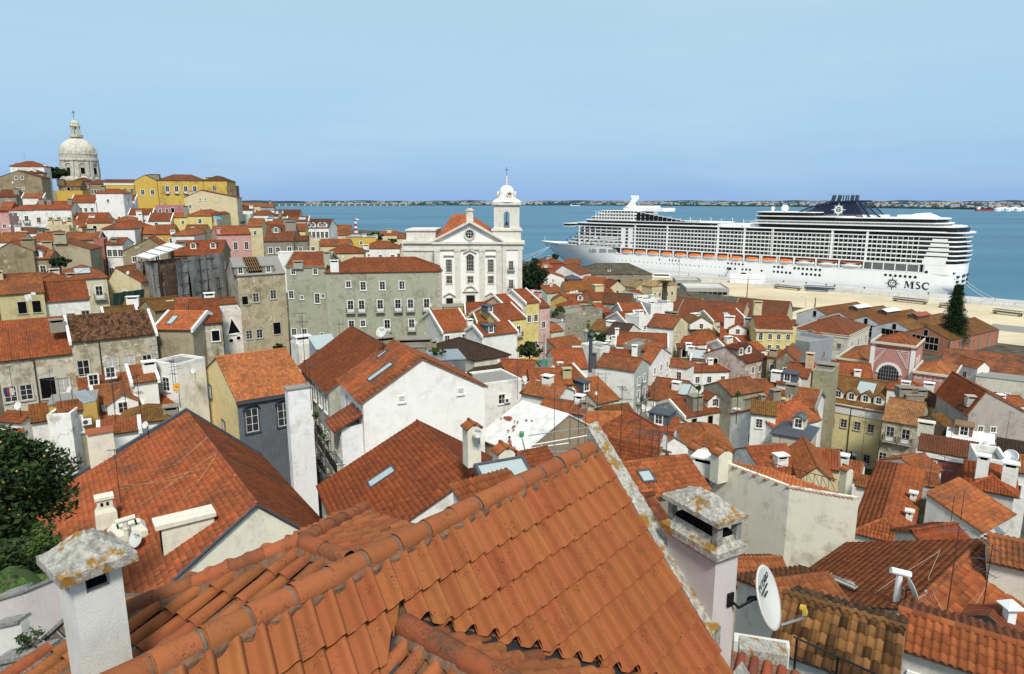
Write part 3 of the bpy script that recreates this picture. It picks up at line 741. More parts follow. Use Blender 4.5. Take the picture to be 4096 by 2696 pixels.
def dish(p,az,el,rad,lab,mat='dish_white',text=None,mast=0.8,grp=None,tsize=0.2):
    """az: direction the bowl looks at (degrees from +Y, clockwise)"""
    r=empty('satellite_dish',p,0);tag(r,lab,'dish',grp)
    f=Vector((math.sin(R(az))*math.cos(R(el)),math.cos(R(az))*math.cos(R(el)),math.sin(R(el))));x=Vector((0,0,1)).cross(f).normalized();y=f.cross(x)
    mw=Matrix((x,y,f)).transposed().to_4x4()
    b=MB();pr=[(0.001,0.0)]+[(rad*t,0.16*rad*t*t)for t in(.25,.5,.75,.9,1)]+[(rad*1.02,.16*rad-.015),(rad*.97,.16*rad-.035)]+[(rad*t,.16*rad*t*t-.03)for t in(.6,.2)]+[(0.001,-.03)]
    b.lathe(pr,24);o=link('bowl',b.mesh('bowl',mat,True),r,mw)
    b=MB();b.tube((0,-rad*.95,.1),(0,-rad*.75,rad*1.0),.02,.02,5);b.tube((0,-rad*.75,rad),(0,-rad*.45,rad*1.12),.022,.022,5)
    link('feed_arm',b.mesh('feed_arm','galv'),r,mw)
    b=MB();b.tube((0,-rad*.45,rad*1.16),(0,-rad*.38,rad*1.0),.05,.04,8);b.box(-.05,.05,-rad*.62,-rad*.44,rad*1.06,rad*1.16);link('receiver_head',b.mesh('receiver_head','plastic_yellow' if rad>.3 and text else 'galv'),r,mw)
    b=MB();q=-f*.03;b.tube(q,q-f*.18,.035,.035,6);b.tube(q-f*.18,(q-f*.18)+Vector((0,0,-mast)),.03,.03,6);link('mount',b.mesh('mount','iron'),r)
    if text:
        for s,(ty,sz,sx,sh)in text.items():
            tm=mw@Matrix.Translation((0,ty*rad,.16*rad*ty*ty+.03));textmesh(s,sz*rad,'lettering',r,tm,sx=sx,shear=sh,ext=0.003)
    return r
def aircon(lab,mw,where):
    r=empty('air_conditioner',mw.translation);tag(r,where,'air conditioner');r.matrix_world=mw
    b=MB();b.box(-.42,.42,-.36,-.06,-.3,.3);link('casing',b.mesh('casing','trim_white'),r)
    b=MB();b.lathe([(.001,-.375),(.20,-.375),(.22,-.365),(.23,-.36)],14,(-.1,0,0),ax=Matrix(((1,0,0),(0,0,1),(0,1,0))));link('fan_grille',b.mesh('fan_grille','slate'),r)
    b=MB();b.box(-.3,-.25,-.34,0,-.36,-.3);b.box(.25,.3,-.34,0,-.36,-.3);link('bracket',b.mesh('bracket','galv'),r)
def roof_spot(lab,fx,fy):
    H=HOUSES[lab];x,y=H['W']*fx,H['D']*fy;return H['MW']@Vector((x,y,H['zr'](x,y)))
# ------------------------------------------------------------------ the houses (left hill, centre, slope to the quay)
h_=house
# --- hill on the left, farthest first
h_('A',90,612,405,606,570,12,'hip',W_,r1,'white house with small hip roof and antenna, highest on the hill by the dome',d=300,wf='3:m:3',wr='3:t:2;7:t:2',ch=[(.08,.5,1,.8,1.6,W_),(.93,.5,1,.8,1.6,W_)])
h_('A',-20,718,385,738,655,16,'gableF',TAN,r3,'tan plastered gable house with four small windows near the domed church',d=265,yaw=10,ax=175,wf='0.2:m:.42,.56;4.2:s:.43,.55',dirt=.7,D=7,ch=[])
h_('A',235,676,398,676,646,12,'hip',BEI,r3,'beige house tucked behind the tan gable on the upper hill',d=285,D=5,dirt=.5)
h_('A',-20,895,150,892,836,8,'gable',GRY,r3,'grey house with dark red roof at the far left below the tan gable',d=250,dirt=.8,ch=[(.95,.2,1.6,1,3,GRY)])
h_('A',205,905,400,912,868,6,'shed',W_,r1,'low lean-to house with white edged red roof beside the yellow wall',d=252,vg=W_,ch=[])
h_('A',505,852,765,842,0,9,'flat',YEL,r1,'low mustard yellow house below the ruined stone house',d=295,parapet=.5,D=10,ch=[])
h_('A',545,800,745,806,750,10,'gable',BRW,r4,'roofless brown stone ruin under the dark trees by the dome',d=320,dirt=.9,wf='1.6:D:.45',ch=[(.1,.1,3,2,4,BRW)])
h_('A',665,752,850,748,722,12,'hip',BRW,r3,'brown building at the foot of the white stone dome',d=370,dirt=.7,wf='3:m:2')
h_('A',838,778,965,772,745,12,'gable',TAN,r3,'narrow tan wing with a row of tall windows next to the mustard palace',d=345,wf='4:t:5',dirt=.5,yaw=20)
h_('A',965,766,1242,766,740,14,'gable',YEL,r3,'long mustard wing with white eaves and four windows left of the gabled palace block',d=340,wf='4.2:w:.18,.44,.68,.92',wscale=1.5,tr='trim_stone',band=(0,1.2,.15,W_),dirt=.3,ch=[])
h_('A',1248,748,1458,748,695,22,'gableF',YEL,r3,'gabled mustard palace block with two windows',d=328,wf='5.5:w:.32,.76',wscale=1.5,tr='trim_white',D=16,dirt=.25,ch=[(.85,.2,4.5,3.5,3.5,GRY)])
h_('A',1462,744,1888,744,695,22,'hip',YEL,r3,'large mustard palace with four balcony doors and pointed chapel windows',d=330,wf='4.5:b:.2,.4,.6,.8;15:a:.23,.44,.63',wscale=1.5,tr='trim_white',dirt=.75,ch=[(.03,.4,.6,.6,1.4,OCH)])
h_('A',1892,747,2106,747,698,20,'hip',YEL,r3,'mustard corner pavilion with dark hip roof at the right end of the palace',d=326,wf='3.6:w:.44',tr='trim_stone',wscale=1.3,dirt=.7,ch=[(.15,.2,3,2,1.4,YEL)])
h_('A',2106,796,2192,796,0,18,'flat',BRW,r1,'square brown stone tower stump at the right end of the hilltop',cat='tower',d=318,D=8,dirt=.8,ch=[])
h_('A',1712,905,2202,946,838,18,'gableF',CRM,r3,'big cream gable house with tiny windows and balconies on its corner',d=258,ax=1870,D=14,wf='3.4:m:.1;.8:s:.3,.4;4.5:s:.3,.48',wr='4:t:4;9:b:4',dirt=.3,vg=None,ch=[(.12,.1,1.4,1,2.4,CRM)])
h_('A',1445,985,1705,972,0,7,'flat',(.42,.20,.23),r1,'low mauve pink house under the pointed chapel windows',d=285,D=8,parapet=.4,wf='2:w:.15,.4;2:o:.6',ch=[])
h_('A',-10,1024,92,1020,950,9,'gable',RED,r1,'dark red house with wide tiled roof at the left edge',d=236,wf='2:w:.4',ch=[])
h_('A',92,1021,312,1016,948,12,'hip',W_,r1,'white house with two iron balconies on the left hill',d=230,wf='3.2:b:.25,.65;8:w:.9',ch=[])
h_('A',312,1016,660,1011,940,11,'gable',W_,r1,'long white house with peeling front and three stout roof chimneys',d=232,wf='3.6:w:.1,.42,.64,.92',tr='trim_stone',dirt=.75,ch=[(.15,.3,1.6,1,3,GRY),(.36,.3,1.3,1,3,GRY),(.92,.3,1.3,1,3,GRY)])
h_('A',-20,1062,80,1060,0,9,'flat',PNK,r1,'small pink house at the left edge of the hill',d=214,D=8,parapet=.3,wf='3.7:m:.45',ch=[(.9,.5,.9,.9,1.2,W_)])
h_('A',655,951,890,951,884,9,'gable',W_,r1,'white cottage with red roof and three windows left of the tall white block',d=275,wf='3.2:t:.36;3:w:.57,.82',vg=W_,ch=[(.95,.9,1.5,1,3,GRY)])
h_('A',888,863,1142,859,827,16,'hip',W_,r1,'tall plain white block with three small windows on the hill',d=262,wf='3:m:.42;9.5:m:.44,.76',wr='3:t:.5;9.5:b:.5',yaw=4,dirt=.35,ch=[(.2,.3,1.6,.9,2.6,GRY)])
h_('A',1165,926,1252,905,880,9,'shed',W_,r1,'white annex with curved parapet behind the tall white block',d=272,wf='3:t:.6',vg=W_,ch=[])
h_('A',1195,1062,1412,1056,1010,6,'gable',W_,r1,'low white house with white edged roof below the gabled palace block',d=250,vg=W_,ch=[(.5,-.2,1.8,.8,2,W_)])
h_('A',1376,1122,1588,1134,1052,6,'gable',W_,r1,'white house with broad plain red roof in mid hill',d=238,vg=W_,wf='1.5:w:.35',ch=[])
h_('A',1584,1086,1742,1084,1048,8,'gable',PYE,r1,'pale yellow house joined to the broad red roof',d=243,wf='2:m:.7',ch=[])
h_('A',1742,1073,1965,1070,1012,8,'hip',PYE,r1,'yellow house with hip roof under the big cream gable',d=233,wr='3:t:2',ch=[(-.1,.1,1.4,1,5,GRY)])
h_('A',1930,1065,2010,1068,1030,7,'hip',CRM,r1,'small cream house with a blue awning',d=236,ch=[])
h_('A',600,1108,990,1106,1048,7,'gable',CRM,r1,'cream house with wide low roof and white chimney in the hill cluster',d=236,ch=[(.1,.3,1,.8,2.2,W_),(.65,.1,1.6,.8,1.4,W_)])
h_('A',690,1160,790,1120,1085,7,'shed',CRM,r1,'cream house with a steep white edged verge in the hill cluster',d=222,vg=CRM,ch=[])
h_('A',428,1175,640,1172,0,9,'flat',CRM,r1,'cream terrace block with three big boxy chimneys',d=204,D=7,parapet=.4,wf='4:m:.2,.75',ch=[(.05,.5,1.3,1,3,CRM),(.45,.4,2,1.2,3,CRM),(.95,.4,1.6,1.2,2.4,CRM)])
h_('A',480,1178,760,1172,1108,6,'hip',CRM,r1,'house with red hip roof behind the cream terrace block',d=212,ch=[])
h_('A',805,1138,1040,1132,1098,7,'gable',CRM,r1,'cream cottage with a dark square window',d=214,wf='1.8:d:.3',ch=[])
h_('A',1045,1126,1308,1122,1085,7,'hip',W_,r1,'white house with flat hip roof beside a tall white flue',d=221,wf='2:m:.82',ch=[(.99,.1,1.2,.8,3.5,W_)])
h_('A',950,1196,1248,1197,1124,11,'hip',W_,r1,'white square house with pyramid roof and two tall windows',d=190,wf='4:t:.25;4.5:b:.62',wr='4:t:.5',tr='trim_stone',ch=[])
h_('A',1262,1242,1428,1236,1172,8,'gable',TAN,r1,'tan house with plain roof between the pyramid roof and the ochre house',d=199,vg=TAN,ch=[])
h_('A',1428,1243,1604,1232,1160,9,'gable',OCH,r1,'ochre house with orange shutters on the hill',d=194,wf='2.2:w:.3,.9',vg=None,dirt=.5,ch=[])
h_('A',1594,1256,1802,1252,1188,8,'hip',W_,r1,'small white house with hip roof below the ochre house',d=184,wf='2.4:w:.4',ch=[(.03,.05,1.2,.9,1.8,W_)])
h_('A',1715,1226,1912,1222,1160,7,'gable',CRM,r4,'cream house with mossy roof left of the pink gable',d=200,ch=[(.4,.0,1,.7,2,W_)])
h_('A',-20,1318,205,1300,1232,7,'gable',W_,r2,'white house with bright orange roof at the left edge',d=184,vg=None,ch=[(.7,.9,1.4,.9,3,W_)])
h_('A',205,1312,560,1308,1224,10,'hip',W_,r1,'white house with large hip roof and one window by the left edge',d=178,wf='3.2:w:.72',ch=[(.1,.6,1.2,.9,3,GRY),(.28,.6,1,.8,2.4,GRY)])
h_('A',150,1234,335,1228,1184,7,'gable',W_,r3,'house with dark red roof behind the dark green shed',d=200,ch=[(.05,.2,1.5,1,2.4,W_)])
h_('A',285,1190,430,1182,0,6,'flat',(.03,.06,.05),r1,'dark green shed wall among the hill roofs',cat='shed',d=203,D=4,ch=[])
h_('A',590,1300,915,1302,1228,10,'gable',BEI,r1,'beige house with wide red roof and grey stepped parapet',d=170,vg=GRY,ch=[(.7,.5,2,1,1.2,GRY)])
h_('A',405,1392,835,1402,1308,16,'gableF',BEI,r1,'large blank beige gable with dark rain streaks',d=150,yaw=16,blank=True,ax=570,D=9,dirt=.6,ch=[(.1,.0,2,1,2,BEI),(.4,.0,2.4,1,2.6,BEI)])
h_('A',870,1312,962,1302,0,15,'flat',(.36,.15,.11),r1,'narrow rust red house with a column of windows',d=163,D=9,parapet=.4,wf='2.5:t:.4;6:t:.4;9.5:t:.4',tr='trim_stone',wr='5:b:2;9:b:2',yaw=25,ch=[])
h_('A',985,1338,1135,1332,1280,15,'gable',W_,r1,'white four storey house with three windows on every floor',d=164,wf='2.2:w:3;6.6:w:3;10.8:w:3',yaw=5,ch=[(.4,.2,1.5,.8,1,GRY)])
h_('A',1135,1402,1560,1390,1282,14,'gableF',TAN,r1,'brown gable house with a stained side wall behind the scaffold',d=152,ax=1395,D=12,dirt=.85,wl='3:t:3;7:t:3',yaw=22,ch=[])
h_('A',1592,1442,2062,1456,1305,10,'gable',TAN,r1,'house with wide patched red roof and two small dormers above the scaffold',d=162,yaw=14,dm=[(.4,.2,1.4,CRM,'g'),(.8,.2,1.4,CRM,'g')],ch=[(.15,.3,2,1,1.6,GRY)])
h_('A',-60,1405,310,1420,1318,18,'gableF',TAN,r1,'blank olive tan gable at the left edge with a broken chimney',d=138,yaw=18,blank=True,ax=110,D=9,dirt=.75,ch=[(.88,.1,2.4,1.4,3,TAN)])
h_('A',310,1472,462,1455,1395,13,'gable',TAN,r1,'olive tan house with white dormer and orange roof',d=141,yaw=18,dm=[(.2,.05,2,W_,'g')],dirt=.6,ch=[])
h_('A',2016,1248,2330,1242,1118,14,'gable',PNK,r1,'salmon pink house with three tall brown windows and blank pink gable',d=188,yaw=33,D=9,blank=True,wf='3.4:t:.2,.52,.85;8.4:w:.15,.75',tr='trim_white',wl='',dirt=.4,ch=[(.06,.05,.9,.7,2.5,PNK)])
# --- around the low ridge in front of the river
h_('B',112,402,332,402,376,8,'gable',CRM,r1,'far cream house on the skyline right of the hilltop tower',d=332,wf='3:t:3',ch=[])
h_('B',110,440,255,436,414,7,'gable',W_,r3,'far white house just below the skyline cream house',d=306,wf='2.5:w:3',ch=[(.9,.3,1.6,1,2,W_)])
h_('B',128,492,236,490,0,8,'flat',MNT,r1,'pale green terrace house under the far skyline houses',d=280,D=7,parapet=.5,ch=[])
h_('B',328,412,452,412,384,9,'gable',LGB,r1,'far grey blue house ending the skyline row',d=318,wf='3:w:3',ch=[(.7,.5,1,.8,2.5,GRY)])
h_('B',236,486,400,484,446,8,'hip',W_,r1,'white house with hip roof and pale dormer over the river',d=288,ch=[(.9,.9,2,1.2,2,W_)])
h_('B',455,492,692,494,440,8,'gable',CRM,r3,'house with dark roof and a glass roof light by the river',d=276,sk=[(.2,.5,3,3)],ch=[(.25,0,1.4,1,3,GRY)])
h_('B',575,545,775,560,500,8,'gable',W_,r1,'white gable house with a glazed roof light over the river',d=254,sk=[(.7,.5,2.5,2)],vg=W_,ch=[])
h_('B',762,602,962,600,527,11,'gable',W_,r3,'white house with pointed gable dormers facing the river',d=228,wf='2.5:t:5;6.5:w:5',dm=[(.1,0,1.8,W_,'g'),(.3,0,1.8,W_,'g'),(.62,0,1.8,W_,'g'),(.82,0,1.8,W_,'g')],yaw=0,ch=[])
h_('B',962,628,1165,636,580,7,'gable',CRM,r1,'cream house with long red roof near the red and white mast',d=288,ch=[(.25,.3,2,1.2,2.5,BEI)])
h_('B',985,672,1140,682,626,7,'hip',CRM,r1,'cream cottage with hip roof below the long red roof',d=258,ch=[])
h_('B',1150,690,1250,688,655,7,'flat',W_,r1,'small white terrace house at the foot of the mast',d=262,D=7,parapet=.4,ch=[])
h_('B',205,592,345,588,520,8,'gable',CRM,r1,'house with red roof directly behind the salmon pink house',d=212,ch=[])
h_('B',340,572,505,570,514,8,'hip',CRM,r1,'cream house with hip roof and a small roof terrace',d=226,ch=[(.4,.1,2,1,1.4,W_)])
h_('B',590,632,745,625,568,9,'gable',PYE,r1,'pale yellow house with one shutter beside the pointed dormers',d=212,wf='3.4:m:.85',ch=[(.0,.2,3,1.4,4.5,GRY)])
h_('B',480,640,610,630,572,8,'gable',CRM,r1,'cream house with rust roof behind the stout stone chimney',d=222,ch=[])
h_('B',362,728,636,714,583,10,'gable',GRY,r3,'dark grey house with rust red roof and a sagging dormer',d=184,wf='2.6:w:.2,.45;2.8:t:.85',dm=[(.35,.25,2.4,GRY,'g')],dirt=.85,ch=[(.85,.35,2.8,1.6,3.6,GRY)])
h_('B',628,722,765,720,682,9,'gable',GRY,r3,'small grey house attached to the dark grey one',d=187,dirt=.8,ch=[])
h_('B',862,770,1148,754,713,9,'gable',CRM,r1,'cream house with long roof and one black window',d=204,wf='2.4:d:.15',yaw=3,ch=[])
h_('B',760,742,870,740,0,9,'flat',CRM,r1,'cream terrace house with thin chimney pots',d=200,D=7,parapet=.4,ch=[(.3,.3,.6,.6,3,CRM)])
h_('B',1120,694,1405,690,0,9,'flat',YEL,r1,'plain mustard block with one small window before the trees',d=234,D=10,wf='2:m:.5',ch=[(.6,.2,1.4,1,1.4,W_),(.98,.1,1.2,.8,1,W_)],dirt=.3)
h_('B',1278,795,1625,803,729,10,'hip',W_,r1,'white house with hip roof left of the white church',d=212,wf='2.3:s:.16;3:w:.47,.8;2.6:w:.97',ch=[(.1,-.02,1.8,1,1.6,W_)])
h_('B',940,840,1290,852,766,8,'hip',CRM,r1,'cream house with hip roof behind the long sage green building',d=184,ch=[])
h_('B',490,835,832,812,0,6,'flat',W_,r1,'low white wall house with a round opening behind the sage building',d=178,D=4,ch=[],rmat='trim_white')
h_('B',1600,700,1665,696,660,7,'gable',CRM,r1,'tiny house squeezed beside the church parapet',d=240,ch=[])
h_('B',1440,672,1610,668,640,6,'gable',CRM,r1,'pale riverside house with dishes behind the trees',d=300,ch=[(.5,.4,2,1.5,2,CRM)])
h_('B',112,1047,556,1032,925,22,'gable',(.42,.37,.25),(.22,.21,.17),'tall derelict tan building with broken roof and empty windows',d=140,yaw=34,wf='5.4:d:.12;5:w:.35;4.6:w:.72;12.8:w:.15,.37;12:D:.75;19:w:.17,.40;18:D:.78',tr='trim_stone',dirt=.95,rdirt=.8,rmat='concrete_grey',dm=[(.08,.02,2.4,GRY,'s','concrete_grey'),(.66,.02,2.4,GRY,'s','concrete_grey')],wscale=1.15,sc=(.5,.49,.45),ch=[],pit=30,D=11)
h_('B',566,962,932,960,832,22,'gable',GRN,r1,'sage green building with attic windows and stout chimneys, left of the long one',d=145,wf='1.2:m:.18,.74;6.2:w:.09;6.8:s:.36;7:t:.75;6.5:s:.9;14.5:w:.1,.37;15:s:.82;20:s:.1;20.6:w:.84',dirt=.62,vg=GRN,band=(0,.4,.2,GRN),ch=[(.33,.0,2,1,1.6,GRN),(1.02,.12,1.4,1,3.6,GRN)],yaw=-1)
GREEN=h_('B',932,1020,2012,1003,884,23,'hip',GRN,r0,'long sage green building with iron balconies before the white church',d=140,wf='2.6:m:.19;3:w:.315,.48,.65;7.3:b:.2,.295,.455,.61,.72,.862;11.2:w:.2;11:m:.3;11.6:b:.51,.725;11.2:m:.862;15.5:w:.2,.3;15.5:m:.862',dirt=.58,wscale=1.08,tiles=False,ch=[(.08,.05,1.7,1.2,3.4,W_)])
# --- coloured houses below the church
h_('I',1735,62,2003,38,-141,12,'gable',W_,r1,'white house with big red roof at the right end of the sage building',d=133,wf='1.7:w:.15,.75',ch=[(1.03,.1,1.2,1,1.8,W_)],vg=W_)
h_('C',845,1400,1090,1385,1300,12,'gable',(.60,.36,.08),r1,'orange ochre house with white edged roof in front of the church doors',d=160,wf='1.6:m:.15;6:m:.3',yaw=6,vg=W_,ch=[])
h_('C',950,1478,1158,1467,1393,8,'gable',(.60,.38,.14),r1,'orange ochre annex with lower white edged roof',d=152,wf='1.4:s:.6',vg=W_,ch=[])
h_('C',640,1345,850,1335,0,8,'flat',OCH,r1,'ochre terrace wall house between sage building and orange house',d=166,D=5,ch=[])
h_('C',1245,1364,1356,1346,1268,8,'gable',PEA,r1,'peach attic house with two windows below the church',d=157,wf='1.9:m:.35,.8',vg=W_,D=12,ch=[])
h_('C',1155,1472,1402,1440,1318,14,'gable',PYE,r1,'pale yellow house with long roof, grey dormer and small balcony',d=149,wf='2.8:t:.4;2.9:b:.72;8.5:w:.8;13:w:.8',dm=[(.0,.28,2,SLT,'s')],vg=W_,ch=[])
h_('C',1403,1302,1527,1288,1214,22,'gable',PYE,r1,'tall pale yellow house with white corner strips and dark windows',d=158,wf='4:w:.25,.75;10.5:w:.25,.75;17:w:.3',vg=W_,wscale=1.05,sc=W_,D=11,ch=[])
h_('C',1530,1346,1626,1336,1226,22,'gable',(.60,.40,.36),r1,'tall narrow pink house right of the tall yellow one',d=161,wf='4.4:w:.4;10.5:w:.4;16.5:w:.4',D=10,ch=[(.75,.5,1,4,1.6,PNK)])
h_('K',66,562,392,523,448,16,'gable',W_,r1,'blank white house with orange roof and a slate dormer below the church',d=124,blank=True,dm=[(.28,.06,2,SLT,'s')],vg=W_,ch=[])
h_('I',2030,322,2350,272,148,11,'hip',OW,r5,'small cream house with nearly black hip roof patched in red',d=107,wf='2.4:m:.2,.52;7:m:.3',wl='3:m:.5',ch=[(-.1,.9,.9,.7,1.6,GRY)])
h_('I',2080,480,2330,445,385,8,'gable',CRM,r5,'low house with dark lean-to roof under the black hip roof',d=98,wf='2.2:m:.25',ch=[])
# --- houses on the slope to the quay (centre right)
h_('D',215,822,365,818,770,8,'hip',RED,r1,'dark red house with a glass lantern roof under the ship bow',d=330,ch=[(.4,.5,3,3,2,LGB)])
h_('D',360,826,510,828,782,8,'gable',STN,r1,'small stone house under the ship bow',d=322,dirt=.8,ch=[])
h_('D',140,868,260,862,818,9,'gable',RED,r1,'brick red house half hidden by the dark trees',d=300,wf='2.5:m:2',ch=[(.5,.1,2,1,1.2,W_)])
h_('D',262,908,502,926,840,10,'gableF',W_,r1,'white gable house below the grey stone warehouse',d=268,ax=350,D=10,ch=[])
h_('D',175,955,365,1003,912,12,'gableF',W_,r1,'white gable house with three vent slots beside the dark trees',d=246,ax=240,D=10,wf='1:s:.45',yaw=0,ch=[])
h_('D',398,968,533,966,926,7,'hip',RED,rG,'dark red lantern pavilion with grey metal roof',d=252,rmat='slate',cat='pavilion',ch=[])
h_('D',505,922,1182,906,820,15,'hip',STN,rB,'long grey brown stone warehouse behind the houses, before the ship',d=300,wf='4:D:.32,.54,.84;9:D:.54',tr='trim_stone',dirt=.85,rdirt=.7,cat='warehouse',yaw=2,wscale=1.5,dm=[(.42,.12,2,STN,'s')],ch=[])
h_('D',545,985,660,985,940,6,'gable',W_,r1,'white house with orange roof before the stone warehouse',d=262,ch=[])
h_('D',620,1000,790,996,955,8,'gable',(.62,.58,.55),r1,'pale house with round stone finial before the stone warehouse',d=258,ch=[(.9,.1,.6,.6,2,W_)])
h_('D',790,1045,930,1040,985,8,'gableF',CRM,r1,'cream gable beside the stone warehouse',d=250,D=9,ch=[])
h_('D',1035,1046,1182,1036,990,13,'gableF',CRM,(.36,.22,.11),'cream pediment wing of the pale yellow palace by the palm',d=292,D=12,wf='4:w:2;9:w:2',ch=[])
h_('D',1182,1034,1412,1014,976,14,'hip',CRM,(.42,.25,.12),'pale yellow palace with tan roof behind the tall palm',d=288,wf='4:w:.12,.32,.62,.82;9.5:w:.12,.32,.62,.82',wscale=1.2,wr='4:w:3;9:w:3',ch=[])
h_('K',672,168,830,122,92,8,'gable',MNT,r1,'mint green house with small window right of the dark trees',d=236,wf='1.8:m:.7',ch=[(.6,.4,.9,.7,2,W_)])
h_('K',832,148,1222,118,62,9,'gable',CRM,r4,'cream house with long mossy orange roof and three dishes',d=226,wf='2:w:4',ch=[],yaw=3)
h_('K',705,240,905,244,186,9,'gableF',(.44,.31,.10),r1,'dull mustard gable house by the tall pink house',d=212,ax=800,D=9,wf='1.4:m:.85',ch=[])
h_('K',870,248,1050,250,178,8,'gable',CRM,r1,'house with red roof and a bright orange dormer',d=208,dm=[(.6,.1,1.8,W_,'g')],ch=[])
h_('K',1095,228,1330,218,134,8,'gable',CRM,r1,'house with red roof and a square glazed lantern',d=216,ch=[(.45,.5,3,3,2.4,CRM)])
h_('K',1178,258,1450,268,170,11,'gable',GRY,r3,'grey brown house with rust roof and pale shutters',d=198,wf='2.2:w:.08;2.5:t:.36;2.2:w:.66',dirt=.85,ch=[])
h_('K',1420,185,1560,175,145,8,'gable',W_,r1,'small white house with flat red roof near the palm',d=232,ch=[])
h_('K',1330,232,1420,236,0,7,'flat',STN,r1,'stone parapet house behind the rust roofed house',d=214,D=6,parapet=.6,dirt=.8,ch=[])
h_('K',1510,225,1640,215,162,8,'hip',W_,(.30,.36,.33),'white house with pale green metal hip roof',d=222,rmat='galv',ch=[])
h_('K',1525,250,1720,242,0,9,'flat',W_,r1,'white stepped terrace house above the stone parapets',d=200,D=8,parapet=.8,ch=[(.2,.3,1.5,1,2,W_),(.8,.3,1.4,1,2.4,W_)])
h_('K',1635,310,1842,300,0,12,'flat',W_,r1,'white roof terrace building with ornate parapet and plants',d=186,D=9,parapet=1.2,wf='3:w:3',ch=[(.3,.4,1.6,1,2,W_),(.9,.2,1.0,1,2.5,W_)])
h_('K',1395,392,1610,386,260,10,'gable',W_,r1,'white house with broad red roof and white verge',d=180,vg=W_,wf='3:w:3',ch=[(.6,.1,2,1.2,1.5,W_)])
h_('K',1415,452,1560,440,340,8,'gable',W_,r1,'small white house with red roof before the white verge house',d=168,vg=W_,wf='2:m:2',ch=[])
h_('K',1525,400,1640,385,0,9,'flat',W_,r1,'white block with tall box chimneys on the terrace',d=165,D=5,parapet=.4,ch=[(.4,.3,1.6,1.2,2.5,W_)])
h_('K',440+430,320,1060,310,248,8,'hip',GRY,r1,'house with red hip roof inside the grey ruined walls',d=188,dirt=.8,ch=[])
h_('K',835,388,1186,322,0,13,'flat',(.30,.28,.22),r1,'ruined grey plaster building with small windows above the garden',d=172,D=9,parapet=.9,wf='4.6:m:.12,.30,.58;3.5:m:.85;10:m:.38',tr='trim_stone',dirt=.95,sc=(.5,.48,.42),ch=[(.75,.3,2.2,1.2,3,GRY)])
h_('K',745,440,840,372,0,8,'flat',(.46,.44,.40),r1,'pale end wall of the ruined grey building with a dish',d=168,D=5,dirt=.9,ch=[])
h_('K',1185,345,1255,330,258,9,'shed',TAN,r1,'narrow tan house with rust shutter',d=190,wf='3:w:.4',ch=[])
h_('K',1250,425,1385,415,352,8,'gable',TAN,r3,'tan cottage with two orange shuttered windows',d=178,wf='1.6:m:.25,.65',dirt=.7,ch=[])
h_('K',710,525,822,490,452,7,'shed',OW,r1,'low shed with rust roof below the garden tree',cat='shed',d=163,ch=[])
h_('K',1062,505,1235,530,420,8,'gable',W_,r4,'white house with half blackened red roof',d=164,rdirt=.9,ch=[(.9,.3,2,1.4,1.6,W_)])
h_('K',1215,535,1400,558,448,8,'gable',W_,r5,'white house with almost black tiled roof and two windows',d=157,wf='2:w:.3,.75',rdirt=.9,ch=[])
h_('K',1600,470,1842,545,372,16,'gable',W_,r1,'house with broad red roof and a tall pale yellow gable end',d=149,sc=(.66,.60,.40),dirt=.4,wr='6:t:2;10:t:2',ch=[(.45,.6,1.4,1.2,1.6,GRY),(.7,.6,1.4,1.2,1.6,GRY)])
h_('K',1310,645,1792,665,538,9,'gable',W_,r1,'white house with very wide red hip roof in the middle of the slope',d=138,vg=W_,ch=[(-.05,.1,.9,.7,2,W_),(.0,.4,.8,.7,2,W_)])
h_('K',1165,700,1310,660,0,7,'flat',W_,r1,'small white terrace with two red capped chimneys',d=138,D=6,parapet=.5,ch=[(.55,.2,1.2,.9,1.6,W_),(.9,.3,.9,.9,2,W_)])
h_('K',770,690,1018,642,572,6,'shed',GRY,r1,'rust roofed workshop with steel flue beside the garden',cat='workshop',d=148,dirt=.8,ch=[])
h_('K',1380,660,1530,690,0,8,'flat',GRY,r1,'grey stone parapet house in mid slope',d=126,D=6,parapet=.5,dirt=.9,ch=[])
h_('K',1530,690,1712,720,628,6,'shed',GRY,r1,'shed roof between grey parapets in mid slope',d=125,ch=[])
h_('K',1240,760,1480,778,695,7,'gable',W_,r1,'house with red roof and slender white chimneys in mid slope',d=122,ch=[(.98,.2,1,.8,3,W_)])
h_('K',1530,800,1642,822,715,10,'gable',W_,r1,'white corner house with rows of windows along its lane side',d=117,wr='2.5:w:3;6:t:3',ch=[],D=9)
h_('K',745,868,1052,860,688,8,'gable',W_,r1,'house with a large plain red roof above the mural lane',d=124,vg=None,ch=[(.1,-.15,1,.8,2.4,W_),(.55,.95,.8,.7,1.2,W_)])
h_('K',1120,836,1484,888,752,15,'gable',W_,r1,'white house with a huge blank stained wall and red roof',d=111,blank=True,sc=(.40,.44,.40),wr='3:w:.3,.7;6.5:b:.3,.7;10:w:.3,.7',dirt=.55,ch=[(-.02,-.04,.6,.6,3.2,(.1,.1,.1))])
h_('K',180,938,520,1015,848,8,'gable',(.42,.38,.22),r1,'olive house with red roof and mossy ridge, left half of a pair',d=101,wf='2:m:.15',ch=[],yaw=-12,D=8)
h_('K',520,1018,905,1008,868,9,'gable',(.42,.38,.22),r1,'olive house with red roof and a framed window, right half of a pair',d=97,wf='3.2:w:.88',ch=[(.9,.2,1.3,1,2.2,(.42,.38,.22))])
h_('K',928,1078,1106,1046,842,9,'gable',W_,r1,'white house with steep red roof and an open balcony',d=98,wf='2.4:b:.4',vg=W_,ch=[])
h_('K',1140,1190,1345,1145,962,8,'gable',OW,r1,'cream house with red roof, black dormer and three windows',d=96,wf='1.8:w:.2,.5,.85',dm=[(.0,.25,1.4,SLT,'s')],ch=[])
